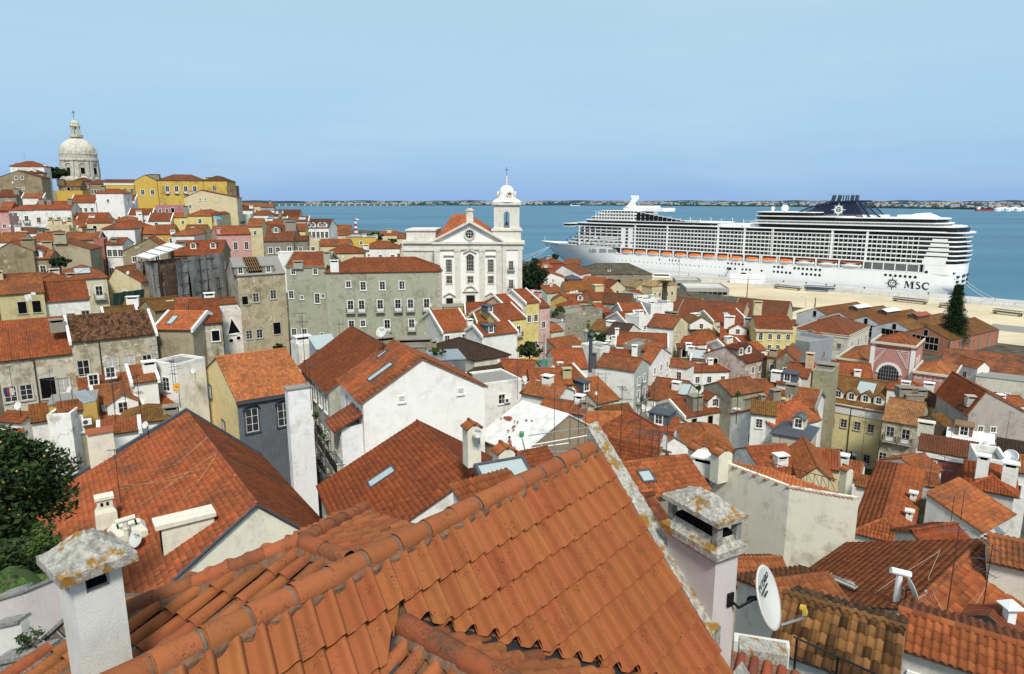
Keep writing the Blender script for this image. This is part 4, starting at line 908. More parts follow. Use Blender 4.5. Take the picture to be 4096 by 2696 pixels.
h_('K',58,1034,432,984,0,10,'flat',W_,r1,'plain white terrace wall with an air conditioner',d=80,D=6,parapet=.3,ac=[(.62,2.2,'white air conditioner on the plain white terrace wall')],ch=[])
h_('K',430,1085,760,1180,1010,7,'gable',W_,r2,'house with orange sheet roof beside the plain white terrace',d=80,ch=[(.5,.5,1.2,.9,1.6,W_)])
h_('K',640,1110,790,1075,0,7,'flat',OW,r1,'small patched terrace cluttered with pipes',d=86,D=5,parapet=.5,dirt=.8,ch=[(.2,.3,1,.8,1.6,OW)])
h_('K',600,1230,1010,1290,1170,6,'gable',OW,r1,'low house with rust roof full of aerials behind the torn white roof',d=76,ch=[(.8,.5,1,.8,1.4,W_)])
h_('K',1030,1432,1395,1430,1275,8,'gable',W_,r2,'house with bright orange roof below the big blank wall',d=72,ch=[(.02,.5,.7,.6,1.6,GRY)])
h_('K',1150,1560,1690,1640,1415,8,'gable',W_,r1,'house with red roof and mossy seams in the lane below the stained wall',d=58,ch=[],nobj=0)
ridgehouse('K',(1850,1500),(1435,1258),4.6,3.4,7,W_,r1,'house with long red ridge running to a small white gable end',d=62,pit=26,ch=[(.0,.9,.8,.7,.9,W_)],wf='1:s:.5')
h_('K',1240,1320,1490,1290,1208,7,'gable',BEI,r4,'low mossy roofed house below the big blank wall',d=88,ch=[])
h_('K',1610,1400,1850,1480,1315,6,'gable',W_,r1,'house with a slate box dormer beside the curved white gable',d=80,dm=[(.35,.1,2.6,SLT,'s')],ch=[])
h_('K',1950,1315,2345,1246,1130,11,'gable',W_,r1,'white house with black windows, grey chimney and square dormer',d=103,wf='2.0:D:.22,.6,.93',tr='trim_stone',wscale=.95,dm=[(.78,.12,2.8,W_,'g')],ch=[(.36,.2,2,1.8,3.2,GRY)],vg=W_)
h_('K',1495,1122,1900,1182,962,9,'gable',W_,r1,'white house with broad red roof and glass roof light',d=114,wf='2.4:w:.15,.5',sk=[(.98,.6,1.6,3)],ch=[(.8,.3,1.4,1.2,1.8,W_)])
h_('K',1718,824,1962,878,773,9,'hip',W_,r1,'white house with low hip roof and two tall windows',d=124,wf='2.6:t:.3,.75',ch=[])
h_('K',2000,895,2362,888,826,8,'hip',W_,r1,'white house with double hip roof and small gables',d=128,wf='2.4:w:.2,.5,.85',ch=[(.6,.5,1,.8,1.6,W_)])
h_('K',2010,780,2150,792,690,8,'gable',W_,r1,'white attic house with a long glazed roof light',d=136,sk=[(.35,.5,3,3)],vg=W_,ch=[(-.1,.3,1.3,1,2,W_)])
h_('K',2150,780,2330,790,670,8,'gable',W_,r1,'white house with ornate chimney and white verges',d=138,vg=W_,ch=[(.6,.1,1.6,1.2,2,W_)])
h_('K',1905,670,2050,672,625,7,'hip',BRW,r1,'open loggia with dark opening and red hip roof',d=142,wf='1.8:D:.3,.6',ch=[(.5,-.2,1.2,1,1.6,W_)])
h_('K',2015,640,2345,628,543,8,'hip',W_,r1,'house with wide orange hip roof below the mossy mansard',d=145,ch=[])
h_('K',1915,745,2180,735,0,11,'flat',GRY,r1,'dark lane house hidden behind chimneys in mid slope',d=150,D=8,dirt=.7,ch=[])
# --- measured in the crop at (2600,1200)
h_('R',292,238,482,242,135,12,'hip',W_,r4,'white house with mossy mansard roof and a balcony dormer',d=164,wf='1.5:m:2',dm=[(.35,.1,5.5,W_,'g')],ch=[])
h_('R',480,262,742,276,140,12,'gable',W_,r1,'white house with balcony dormer and two tall white chimneys',d=157,wf='1.6:w:.2,.75',dm=[(.45,.12,4,W_,'g')],ch=[(.22,.3,2.4,1.2,4.4,W_),(.72,.3,2,1.2,4,W_)])
h_('R',305,150,440,132,0,14,'flat',W_,r1,'white stair tower with water tank beside the quay warehouse',d=184,D=7,wf='3:m:.7',ch=[(.3,.3,2.4,1.6,3,W_)])
h_('R',432,142,652,128,66,10,'gable',CRM,r1,'cream house with skylight roof before the quay warehouses',d=186,vg=W_,sk=[(.55,.5,1.8,2)],wf='2.5:m:.15',ch=[])
h_('R',728,205,972,226,165,18,'gable',PYE,r1,'pale yellow corner building with white corner strip and balcony',d=149,wf='1.9:t:.12;1.9:w:.38,.62,.88;5.3:w:.38,.62,.88;8.6:w:.3,.6',wr='1.9:w:.3,.75;5.3:b:.5;5.3:w:.85;8.5:w:.3,.75',yaw=-9,D=10,rise=2.4,band=(0.2,.5,.3,CRM),ch=[(.15,.7,1.8,1.2,6.5,CRM)])
h_('R',785,160,1000,168,108,3.4,'hip',PYE,r1,'yellow attic storey with gabled dormers on the corner building',d=151.5,wf='1.6:m:.15,.48,.85',wr='1.6:m:.3,.7',yaw=-9,D=8,far_ground=1.0,tp=False,ch=[])
h_('M',388,545,606,492,0,12,'flat',LGB,r1,'blue grey house between the yellow corner building and the warehouse',d=161,D=9,parapet=1.0,wf='3:w:.1,.65;8:m:.6',tr='trim_stone',ch=[])
h_('M',395,500,560,480,425,7,'gable',OW,r1,'low house with red roof behind the blue grey parapet',d=172,ch=[(.5,.5,.8,.6,1.2,GRY)])
h_('R',652,424,802,392,302,16,'gable',(.60,.50,.44),r3,'peeling pink white house with rust roof and two dormers',d=127,wf='2.6:w:.35,.65;6.2:w:.35,.7;9.5:w:.6',wl='2:D:.3;6:w:.3',dirt=.95,dm=[(.15,.2,2,GRY,'g'),(.5,.2,2,W_,'g')],ch=[])
h_('R',520,330,640,318,265,10,'gable',W_,r1,'white house with pinkish roof behind the peeling house',d=137,vg=W_,ch=[(.4,.3,1.6,1,2,W_)])
h_('R',690,345,790,332,290,9,'gable',W_,r1,'small white gabled house under the yellow corner building',d=136,wf='2:w:.8',ch=[])
h_('R',800,380,866,400,335,10,'gable',(.34,.32,.2),r1,'olive walled house beside the stone gable',d=128,dirt=.8,ch=[(.5,.1,1.5,1,1.8,(.34,.3,.2))])
h_('R',862,400,1000,414,350,10,'gableF',STN,r1,'dark stone gable below the yellow corner building',d=124,D=8,dirt=.9,ch=[])
h_('R',920,505,1075,535,430,9,'gable',OW,r1,'house with red roof and white ridge stripe below the stone gable',d=118,vg=None,ch=[(.9,.4,1.3,1,4,PEA)])
h_('R',1075,470,1120,480,430,9,'gable',OW,r1,'small red roofed house below the blue grey house',d=126,ch=[])
h_('R',1110,485,1238,505,0,12,'flat',(.33,.31,.21),r1,'olive block with a skylight box beside the pink market',d=118,blank=True,D=8,parapet=.3,dirt=.7,ch=[(.5,.5,3,2,1.2,GRY)])
h_('R',862,560,990,600,505,7,'gable',W_,r1,'white house with slate box dormers in a narrow court',d=112,dm=[(.5,.1,3,SLT,'s')],ch=[(-.1,.2,1.6,1.2,2,W_)])
h_('R',560,645,776,608,536,12,'gable',(.33,.32,.24),r1,'grey green walled house with plain red roof',d=104,dirt=.7,ch=[])
h_('R',735,630,1025,642,543,9,'gable',PYE,r1,'pale yellow house with long rust roof in the lower lanes',d=111,wf='2:m:.6',ch=[])
h_('R',952,708,1122,755,606,9,'gable',W_,r1,'house with faded striped red roof left of the five dormers',d=99,vg=GRY,ch=[(-.1,.3,1.6,1.2,2.4,GRY)])
h_('R',770,730,900,715,655,7,'gable',CRM,r1,'small cream house with smoke stained chimneys',d=97,ch=[(.1,.2,.8,.8,2,GRY),(.9,.3,1.4,1,2.4,GRY)])
h_('R',690,765,850,880,735,8,'shed',W_,r4,'white walled house with mossy verge beside the patched orange roof',d=90,wf='2:w:.35',yaw=-20,ch=[])
h_('R',850,880,1155,808,712,9,'gable',W_,r2,'house with orange roof dotted with small grey vent tiles',d=88,ch=[(.1,.98,.8,.7,.8,W_)])
# --- warehouses near the quay
h_('D',1255,1262,1560,1335,1140,8,'gable',CRM,r3,'brown red roofed warehouse end behind the white terraces',z=11,cat='warehouse',ch=[],vg=GRY,dirt=.5)
h_('D',1400,1320,2010,1330,1108,8,'gable',CRM,r3,'middle brown red roofed warehouse with grey fire walls',z=11,cat='warehouse',ch=[],vg=GRY,dirt=.5,yaw=-28)
h_('D',1930,1310,2420,1420,1150,8,'gable',CRM,r3,'right brown red roofed warehouse with grey fire walls',z=11,cat='warehouse',ch=[],vg=GRY,dirt=.5,yaw=-28)
h_('M',235,388,748,468,232,11,'hip',OW,r3,'largest brown red hip roofed warehouse with worn cornice',z=12,yaw=-42,cat='warehouse',wf='4:w:.85',wr='4:w:.2,.5,.85',tr='trim_stone',ch=[],dirt=.6,wscale=1.2,band=(0.1,1.0,.2,OW))
for k_,(n_,f_)in enumerate([((440,1236),(830,1180)),((660,1272),(1072,1214)),((915,1310),(1340,1248)),((1180,1358),(1622,1284)),((1475,1412),(1925,1322))]):
    ridgehouse('E',n_,f_,8.6,8.6,6.5,(.62,.64,.66)if k_<4 else(.38,.17,.11),(.215,.085,.026),'%s brown gabled shed bay with %s'%(('farthest','second farthest','middle','second nearest','nearest')[k_],('small black vent','small black window','louvred ridge box and dark glazing','louvred ridge box and tall dark glazing','dark glazing and brick side')[k_]),
               z=12.5,pit=22,cat='warehouse',ch=[],d=None,wf='-1.2:D:.5;1.2:D:.27,.36,.45,.55,.64,.73;3.6:D:.27,.36,.45,.55,.64,.73' if k_>1 else '-1:D:.5',tr='trim_stone',wscale=1.1,rdirt=.5)
h_('M',965,522,1372,578,422,13,'hip',(.50,.25,.22),r2,'pink market hall with great arched window and cream mouldings',d=150,yaw=-39,blank=True,wr='4:t:.32,.6',tr='trim_white',wscale=1.2,band=(0.7,.5,.25,OW),ch=[],pit=27)
h_('M',1355,792,1722,862,698,12,'hip',(.50,.25,.22),r2,'right wing of the pink market hall with three small windows',d=140,yaw=-39,wr='3.4:w:.2,.5,.8;8:a:.2,.5,.8',wf='6:w:.2,.5',tr='trim_white',band=(0.5,.5,.25,OW),ch=[])
h_('M',640,664,942,726,568,11,'hip',(.50,.25,.22),r2,'left wing of the pink market hall',d=166,yaw=-39,blank=True,band=(0.5,.5,.25,OW),ch=[])
h_('M',1612,770,2400,930,600,8,'gable',OW,(.25,.085,.038),'very long brown red roof behind the pink market reaching the right edge',z=9.5,cat='warehouse',ch=[],rdirt=.6)
h_('M',1935,822,2420,905,0,9,'flat',OW,r1,'cream concrete depot with wide dark openings',d=150,D=6,cat='depot',wf='5:D:.25,.33,.41,.49,.57',wscale=1.6,ch=[])
h_('M',1950,745,2062,735,690,7,'gableF',W_,r1,'small white gable on the long brown roof',d=152,D=6,wf='1.8:m:.4',far_ground=2,ch=[])
h_('M',445,1045,1062,1185,840,18,'gable',(.70,.62,.34),r4,'pale yellow house with five white dormers and white parapet band',d=126,yaw=-40,wf='3.6:w:.09,.27,.46,.66,.86;9.6:w:.44,.64,.85',tr='trim_stone',wscale=1.0,dm=[(.14,.1,1.7,W_,'g'),(.31,.1,1.7,W_,'g'),(.51,.1,1.7,W_,'g'),(.72,.1,1.7,W_,'g'),(.91,.1,1.7,W_,'g')],sk=[(.66,.68,3,3.2)],band=(0.1,1.8,.12,(.72,.72,.72)),sc=(.34,.34,.36),ch=[],rdirt=.6,pit=34)
h_('M',610,808,975,836,698,8,'gable',OW,r1,'house with orange roof and white verge before the pink market',d=134,ch=[(.6,.0,1.2,1,2,W_)],vg=None)
h_('M',1110,930,1480,990,868,9,'hip',W_,r1,'white house with broad orange hip roof behind the five dormers',d=120,wf='2.2:w:.8',ch=[(.45,-.05,1.4,1,2.6,W_),(1.02,.1,1.6,1.2,2.8,W_)])
h_('M',1290,1000,1460,1005,0,11,'flat',GRY,r1,'grey block of twin stout chimneys between the two old houses',d=112,D=4,dirt=.8,ch=[(.2,.4,3,2,1.6,GRY),(.8,.4,2.6,2,1.2,GRY)])
h_('M',1455,1102,1605,1092,1000,8,'gable',(.5,.2,.16),r3,'small red walled house beside the yellow gable',d=112,ch=[])
h_('M',1552,1100,1665,1150,1042,9,'gableF',PYE,r3,'tiny yellow gable with one window',d=110,wf='.6:m:.3',D=6,ch=[],yaw=-10)
h_('M',1690,1140,2085,1148,986,10,'gable',TAN,r4,'house with mossy orange roof and thin steel flue',d=110,wf='2:m:.2',rdirt=.7,ch=[(.36,.1,.5,.5,2.2,W_)])
h_('M',2090,1092,2420,1086,1008,9,'gable',W_,r1,'white house with orange roof at the right edge below the depot',d=117,ch=[(.3,.2,1.2,1,2,W_)])
h_('M',1868,1160,2420,1460,1118,13,'gableF',(.42,.37,.33),r1,'pinkish grey gable wall with tiny windows at the right edge',d=98,blank=True,ax=1990,D=12,wf='2.5:s:.22,.42;5.5:s:.6',yaw=-12,rise=3.4,dirt=.5,ch=[(.08,.1,1.6,1,1.6,(.5,.45,.4))])
h_('M',1065,1222,1402,1296,1048,17,'gable',(.46,.41,.31),(.30,.12,.05),'crumbling old house with mossy eaves and iron balcony',d=104,yaw=-38,wf='2.2:b:.25,.68;6.4:w:.12,.48,.82;11:D:.1',tr='trim_stone',dirt=1.0,rdirt=.75,ch=[])
h_('M',1650,1300,1730,1290,1180,9,'gable',TAN,r4,'narrow tan house squeezed behind the crumbling house',d=98,ch=[])
h_('M',42,1342,382,1456,1252,11,'hip',(.52,.45,.38),rG,'worn beige house with buckled grey metal hip roof',d=86,wf='2.2:w:.2;2.4:w:.62',wr='2.2:w:.35',tr='trim_stone',dirt=1.0,rmat='slate',dm=[(.62,.25,1.4,OW,'g')],ch=[])
h_('M',265,1215,480,1225,1185,10,'shed',STN,r1,'dark mossy parapet house behind the grey metal roof',d=96,dirt=.8,ch=[])
h_('M',1482,1395,1750,1450,1298,10,'gable',OW,r5,'house with blackish tiled roof beside the white sheet roof',d=90,wf='1.6:w:.2',rdirt=.8,ch=[(-.1,.2,2,1.2,2.4,OW)])
h_('M',1655,1452,2090,1542,1330,10,'gable',(.28,.10,.07),rW,'dark red house with dazzling white sheet roof',d=87,wf='2:w:.45',tr='trim_white',rmat='white_sheet',dm=[(.35,.3,2,(.2,.12,.1),'s','wood')],ch=[])
h_('M',1400,1500,1935,1622,1475,10,'shed',(.28,.10,.07),r3,'dark red terrace house with white cornice band',d=79,wf='2:w:.25;8:w:.85',band=(-.1,.7,.25,W_),D=4,pit=12,ch=[])
h_('N',1405,684,1615,640,518,8,'gable',W_,r1,'white walled house with orange roof and broad white gable',d=71,vg=None,ch=[])
h_('N',1090,728,1255,788,690,6,'gable',W_,r1,'small white house with a short tiled roof in the court',d=68,ch=[])
h_('N',640,690,850,745,568,7,'gable',W_,r1,'low white house with red roof behind a white chimney',d=72,vg=None,ch=[(.15,.0,1.4,1,3,W_)])
h_('N',820,780,980,812,732,5,'gable',W_,r1,'tiny house with red roof in the court',d=66,ch=[])
h_('N',318,705,585,730,615,9,'gableF',CRM,r1,'cream gable house with toothed tile verge',d=60,ax=445,D=8,wf='2:m:.4',ch=[])
h_('N',410,605,655,745,540,8,'shed',CRM,r1,'house with narrow red roof running beside the cream gable',d=66,yaw=-22,ch=[])
h_('N',-40,690,330,660,425,8,'gable',W_,r1,'house with long red roof and open hatch behind the iron lattice',d=62,ch=[(.55,.15,1.2,.9,1.2,W_)])
h_('N',1060,880,1400,985,800,8,'gable',OW,r1,'house with red roof and white seam beside the glass canopy',d=57,ch=[])
h_('N',1300,760,1600,800,660,8,'gable',W_,r1,'house with red roof below the dark red terrace house',d=64,ch=[])
h_('N',2130,500,2420,590,380,9,'gable',OW,r5,'house with dark brown roof at the right edge',d=80,wf='2:w:.4',ch=[])
h_('N',2225,640,2420,720,515,9,'gable',W_,r2,'house with orange roof below the grey dish at the right edge',d=69,ch=[])
h_('N',1940,600,2230,640,0,8,'flat',W_,r1,'white roof terrace with tiled coping under the grey dish',d=70,D=5,parapet=.8,ch=[])
h_('N',1855,796,2280,950,652,13,'hip',(.55,.53,.48),r1,'pale house with wide hip roof and two white chimneys at the right',d=56,wr='4:w:.2;8:w:.2',ch=[(.28,.25,.9,.8,2.6,W_),(.88,.3,1.1,.8,2.4,W_)],nobj=0,pit=22)
h_('N',1405,905,1968,1215,0,12,'flat',(.36,.33,.24),r1,'stained grey walled house with slate roof box',d=52,D=2.2,dirt=.95,yaw=-38,ch=[])
h_('N',1968,1208,2262,1050,800,12,'shed',(.60,.58,.53),r2,'house with bright orange ribbed roof and slate edging',d=46,wf='1.8:w:.2;2:m:.55',yaw=33,pit=20,ch=[],dirt=.4)
h_('N',815,1215,1280,1358,812,9,'hip',(.74,.75,.73),r2,'white house with glowing orange hip roof and iron balcony',d=46,wf='2.4:b:.14',wscale=1.0,nobj=150,pit=24,ch=[(.96,.5,.45,.4,.9,W_),(.96,.25,.45,.4,.9,W_)])
BEIGE=blockhouse('N',(200,822),(845,932),(-550,540),40,15,(.72,.69,.58),r2,'tall beige house with big blank streaked walls and one window',.65,((.2,10.2,'w',.8),))
# --- left middle ground
h_('F',-20,525,398,448,338,10,'gable',(.52,.45,.24),r1,'pale yellow house with laundry hung between dark windows',d=104,wf='2.4:D:.48,.8;7.5:w:.85',tr='trim_stone',wscale=.85,ch=[(.05,.4,1.2,1,1.8,(.52,.45,.24))])
h_('F',345,408,640,378,322,4,'hip',W_,r1,'white attic storey with wide grid window and hip roof',d=115,wf='1.7:m:.42',far_ground=2,wr='1.7:w:.3,.6',ch=[(.6,.6,1.6,1,1,OW)],tp=False)
h_('F',402,594,818,484,405,9,'gable',W_,r1,'white house with red mansard skirt and four tall windows',d=108,wf='3.4:w:.15,.33;3.4:t:.55;3.2:b:.88',tr='trim_stone',ch=[],pit=30)
h_('F',640,384,990,346,266,15,'hip',(.58,.54,.40),r1,'pale corner house with rows of iron balconies',d=121,wf='2.6:m:.4;2.8:b:.75;7.6:t:.55;7.6:b:.85;12:b:.8',wr='7:b:.4',ch=[(.1,.1,1.8,1,.8,BEI)],sk=[(.0,.8,2.5,2)])
h_('F',1000,402,1312,472,343,8,'gableF',CRM,r1,'low cream gable house behind a green construction net',d=130,ax=1092,D=7,rise=2.6,yaw=-8,ch=[])
h_('F',1150,624,1445,612,568,7,'gable',CRM,r4,'cream house with mossy roof and white chimney before the scaffold',d=110,ch=[(.3,.0,1.8,1,2,W_)])
h_('F',1285,650,1440,690,580,6,'gableF',TAN,r4,'small tan gable before the scaffold',d=106,D=5,ch=[])
h_('F',975,738,1275,690,642,7,'gable',W_,r4,'white house with curved parapet and mossy roof',d=102,vg=W_,ch=[])
h_('F',1540,640,1720,625,572,8,'gable',CRM,r1,'cream house with steep red roof before the derelict building',d=107,ch=[(.2,-.1,1,.8,1.4,CRM)])
h_('F',1620,720,1815,600,555,7,'shed',CRM,r1,'cream lean-to with pointed gable before the derelict building',d=104,yaw=20,ch=[])
h_('F',660,966,1442,856,705,13,'gable',(.48,.43,.32),(.105,.050,.026),'peeling old house with blackened tile roof and stone window frames',d=84,tmat='roof_mottled',wf='4:b:.1;3.6:g:.44,.64;3.6:m:.86;10:m:.28;9.6:w:.5;8.6:m:.86',tr='trim_stone',dirt=1.0,rdirt=.15,wscale=1.2,vg=W_,ch=[(-.12,.3,1.6,1,1.6,GRY)],prof='canudo')
h_('F',-30,1145,722,1004,672,13,'gable',(.52,.48,.38),r1,'peeling old house with wide red roof at the left edge',d=80,wf='4.4:w:.1,.29;4.2:D:.56;4.2:g:.76',tr='trim_stone',dirt=1.0,wscale=1.2,ch=[],rdirt=.2)
h_('F',1432,845,1790,892,688,13,'gable',(.34,.29,.20),r2,'tan walled house with smooth orange roof and white ridge',d=91,yaw=-5,blank=True,vg=W_,dirt=.6,ac=[(.36,4.6,'white air conditioner box on the tan wall under the orange roof')],sk=[(.3,.5,.8,2)],ch=[])
h_('F',1790,800,2048,632,575,17,'gable',(.50,.46,.36),r1,'tall peeling wall house with curved stain below a red roof',d=93,dirt=1.0,wf='2:d:.75',yaw=28,ch=[(.75,.6,1.4,1,2,W_)],pit=28)
TRI=h_('F',2066,735,2242,722,0,16,'flat',(.68,.62,.55),r1,'slim white tower house with triangle and two round openings',d=101,D=5,parapet=.9,ch=[],dirt=.3)
h_('F',2040,612,2200,600,560,6,'gable',OW,r1,'attic with red roof above the slim white tower house',d=106,ch=[],wf='2:o:.4')
# red roofs below the peeling houses
h_('G',930,318,1335,170,-35,8,'gable',OCH,r1,'house with two skylights in a red roof and a white verge',d=69.2,sk=[(.2,.35,.9,1.3),(.75,.45,.9,1.3)],vg=W_,dm=[(.55,.05,3,W_,'g')],ch=[])
h_('G',1340,178,1700,92,-165,9,'gable',W_,r1,'house with long red roof, one skylight and orange dish',d=74.1,sk=[(.12,.55,1.2,1.4)],ch=[(.95,.2,1,.8,1.2,W_)],wr='3:w:.3')
h_('G',1120,330,1590,280,162,7,'hip',W_,r4,'low house with rust hip roof right of the skylight roof',d=65.0,ch=[(1.0,.2,1.4,1,1.2,GRY)])
h_('G',540,225,745,192,142,6,'gable',BEI,r1,'beige attic house with curtained window and tiled hood',d=62.9,wf='1.6:g:.65',ac=[(1.1,1.4,'white air conditioner on the yellow wall by the beige attic')],ch=[])
h_('G',450,160,890,108,0,9,'flat',OCH,r1,'ochre walled house with a sloped glass roof',d=66.4,D=4,ch=[])
h_('G',-20,300,205,316,255,8,'gable',W_,r1,'small white house with orange roof beyond the loquat tree',d=67.8,wf='2.4:w:.55',ch=[])
h_('G',-20,600,165,556,405,6,'gable',W_,r2,'orange tiled roof at the left edge behind the loquat tree',d=58.0,ch=[])
h_('G',930,436,1290,384,296,6,'gable',W_,(.25,.08,.035),'dark red roof framed by a white parapet beyond the ridge',d=59.4,vg=W_,ch=[],pit=18)
h_('G',290,315,520,268,235,6,'shed',W_,r4,'low rust roof beyond the loquat tree',d=65.0,ch=[])
h_('G',440,300,590,290,240,5,'flat',W_,r1,'crumbling white terrace with pots beyond the loquat tree',d=61.5,D=3,parapet=.5,dirt=.8,ch=[])
h_('F',740,1420,1400,1280,1250,7,'shed',W_,r1,'patched white lane wall with low roof under the peeling house',d=74,wf='-1:m:.2;-1.6:m:.44',D=2,ch=[],dirt=.6)
h_('F',1230,1345,1460,1290,1250,6,'shed',W_,r1,'white stepped house with tiny red roof under the tan wall',d=73,vg=W_,D=3,ch=[(.8,.5,1.4,1,1.4,W_)])
h_('F',1420,1170,1640,1200,0,9,'flat',W_,r1,'white parapet house with tile coping under the tan wall',d=77,D=4,parapet=.3,ch=[])
# yellow house with slate mansard front
YH=h_('S',947,1600,1232,1538,1412,14,'gable',(.155,.175,.205),r2,'yellow gabled house with slate clad front and bright orange roof',d=69,wf='2.5:t:.18,.62',tr='slate',sc=(.78,.62,.32),wscale=1.25,blank=True,dirt=.25,ch=[],vg=None,wl='2:m:.2;5:m:.55',nobj=0,prof='lusa',pit=22)
h_('I',292,602,515,570,0,16,'flat',(.80,.81,.82),r1,'tall white fire wall beside the slate clad front',d=64,D=1.2,ch=[],cat='wall')
h_('I',395,210,525,190,0,8,'flat',W_,r1,'white terrace with a red tiled chimney head behind the orange roof',d=84,D=3,parapet=.4,ch=[(.5,.5,2,1.4,1.8,W_)])
h_('I',560,215,760,170,120,7,'shed',LGB,rG,'glass and metal lean-to roof behind the orange roof',d=82,rmat='skylight_glass',ch=[])
h_('I',1390,205,1570,200,0,9,'flat',GRY,r1,'grey chimney block with tiled top behind the white gable',d=80,D=3,dirt=.8,ch=[(.5,.5,4,2,1.2,GRY)])
h_('I',1640,330,1945,312,0,9,'flat',(.16,.17,.19),r1,'slate grey box with barrel roof right of the white gable',d=86,D=6,ch=[],rmat='galv')
# row of gable houses along the stepped lane
WG=ridgehouse('I',(1545,312),(1275,145),5.6,6.2,13,(.80,.79,.75),(.29,.085,.031),'white gable house with big blank cracked wall and one skylight',d=60,pit=31,wf='.2:v:.30,.79;8.5:v:.12',sk=[(.62,.5,.9,2.6,0),(.2,.72,.5,1.0,0)],ch=[],dirt=.25,rdirt=.55,w_l='2:t:.3,.8',nobj=60)
BG=ridgehouse('I',(1210,195),(930,38),6.5,6.5,13,(.42,.42,.36),(.20,.064,.025),'house with dark brown roof and shuttered balcony front along the lane',d=72,pit=33,w_l='1.6:t:.12,.32,.52,.72,.9;6:t:.12,.32,.52,.72,.9;10:t:.1,.3,.5,.7',ch=[(.62,.5,2.4,3,1.0,GRY)],rdirt=.2,ext=2)
RG_=ridgehouse('I',(2010,1395),(1500,895),8.1,6.4,12,W_,(.30,.087,.032),'house with red ridge roof and skylight below the white gable',d=42.5,pit=27,sk=[(.42,.48,1.0,2.0,0)],ch=[],nobj=300,rdirt=.15,w_l='3:t:.2,.5,.8;7:t:.2,.5,.8')
LG=ridgehouse('G',(2385,1085),(1742,238),11.4,5.8,11,(.72,.69,.57),(.29,.086,.032),'house with great red roof, hip ridge and cream gable above the loquat tree',d=38.5,pit=25,sk=[(.70,.3,1.2,1.6,0)],ch=[],nobj=300,rdirt=.3,skew=4.2)
RU=ridgehouse('K',(870,1292),(450,1168),6.4,4.0,9,(.34,.27,.19),rW,'ruined brown gable house with torn white sheet roof',d=64,pit=20,rmat='white_sheet',ch=[],dirt=.6,wf='3.5:d:.2')
BR=ridgehouse('O',(1330,955),(1992,328),6.5,6.0,7,OW,(.33,.098,.036),'house with red ridge roof and skylight at the lower right',d=27,pit=24,sk=[(.3,.5,.5,1.6,1)],ch=[],nobj=200,rdirt=.3)
h_('O',1500,415,1905,342,232,7,'gable',OW,r1,'rust roof with toothed mossy ridge behind the lower right ridge',d=37,ch=[],rdirt=.6)
h_('O',2065,480,2420,560,368,7,'gable',OW,r1,'red roof with toothed ridge at the lower right edge',d=30,ch=[],rdirt=.5)
h_('O',1215,1262,2420,1730,1225,5,'gable',(.58,.57,.54),r2,'pale walled house with orange barrel tile roof at the lower right corner',d=19.5,wf='1.6:m:.26',nobj=200,ch=[],pit=17,rdirt=.15)
h_('O',60,1270,1180,1640,985,5,'gable',(.55,.54,.50),(.20,.080,.028),'roof of mottled brown and orange barrel tiles at the lower right',d=18,nobj=300,ch=[],pit=22,rdirt=.25,dirt=.4,tmat='roof_mottled')
h_('O',60,1010,730,915,690,5,'gable',(.62,.6,.55),r2,'orange barrel tile roof with curved hip behind the mottled roof',d=24,nobj=150,ch=[],pit=20)
h_('Q',1480,700,1990,690,500,6,'gable',BEI,r1,'old low house with stone eaves behind the near dish',d=34,ch=[],dirt=.8)
h_('L',1480,900,2150,810,560,7,'gable',GRY,(.28,.082,.030),'red roof with framed skylight behind the near stone verge',d=36,sk=[(.3,.55,.7,.8)],ch=[],nobj=100,pit=22)
h_('L',1500,1380,1810,1300,930,5,'gable',GRY,(.24,.075,.035),'dark red roof slope behind the near right chimney',d=22,ch=[],nobj=80,pit=24)
h_('L',1160,500,1640,620,400,7,'gable',OW,r1,'red roof behind the top of the stone verge',d=48,ch=[])
h_('L',1640,640,2160,760,560,7,'gable',OW,r1,'red roof with white plastered parapets beside the beige house',d=47,ch=[(.9,.3,1.6,1.4,1.4,W_)])
h_('L',1985,440,2380,450,255,9,'hip',W_,r1,'house with red hip roof before the black windows',d=68,ch=[])
h_('L',490,640,760,580,470,6,'gable',BRW,r1,'low red roof under the scaffold tubes',d=44,ch=[])
h_('I',1900,1600,2420,1430,1330,5,'shed',W_,r1,'white rounded parapet wall beside the near ridge',d=27,D=.6,ch=[],cat='wall')
# ------------------------------------------------------------------ quay line and ship frame
QD=Vector((-0.73022,0.68321));QN=Vector((0.68321,0.73022))  # along the quay (towards the bow) and out to the river
st_sh=atz(*px('E',1620,1125),1.5);SO=Vector((st_sh.x,st_sh.y))+QN*19
SHW=Matrix(((QD.x,-QN.x,0,SO.x),(QD.y,-QN.y,0,SO.y),(0,0,1,0),(0,0,0,1)))  # ship: +x bow, +y quay side
def shp(c,x,y,Y=19.0):
    r=ray(*px(c,x,y));o=SO-QN*Y;t=(o.x*QN.x+o.y*QN.y)/(r.x*QN.x+r.y*QN.y)
    return(r.x*t-SO.x)*QD.x+(r.y*t-SO.y)*QD.y,CAMZ+r.z*t
QE=Vector((st_sh.x,st_sh.y))-QN*2.5  # quay edge
def quay(s,t,z=3.0):p=QE+QD*s-QN*t;return Vector((p.x,p.y,z))

# river
b=MB();b.face([(-40000,-200,0),(40000,-200,0),(40000,45000,0),(-40000,45000,0)]);struct(b.build('river','river_water'))
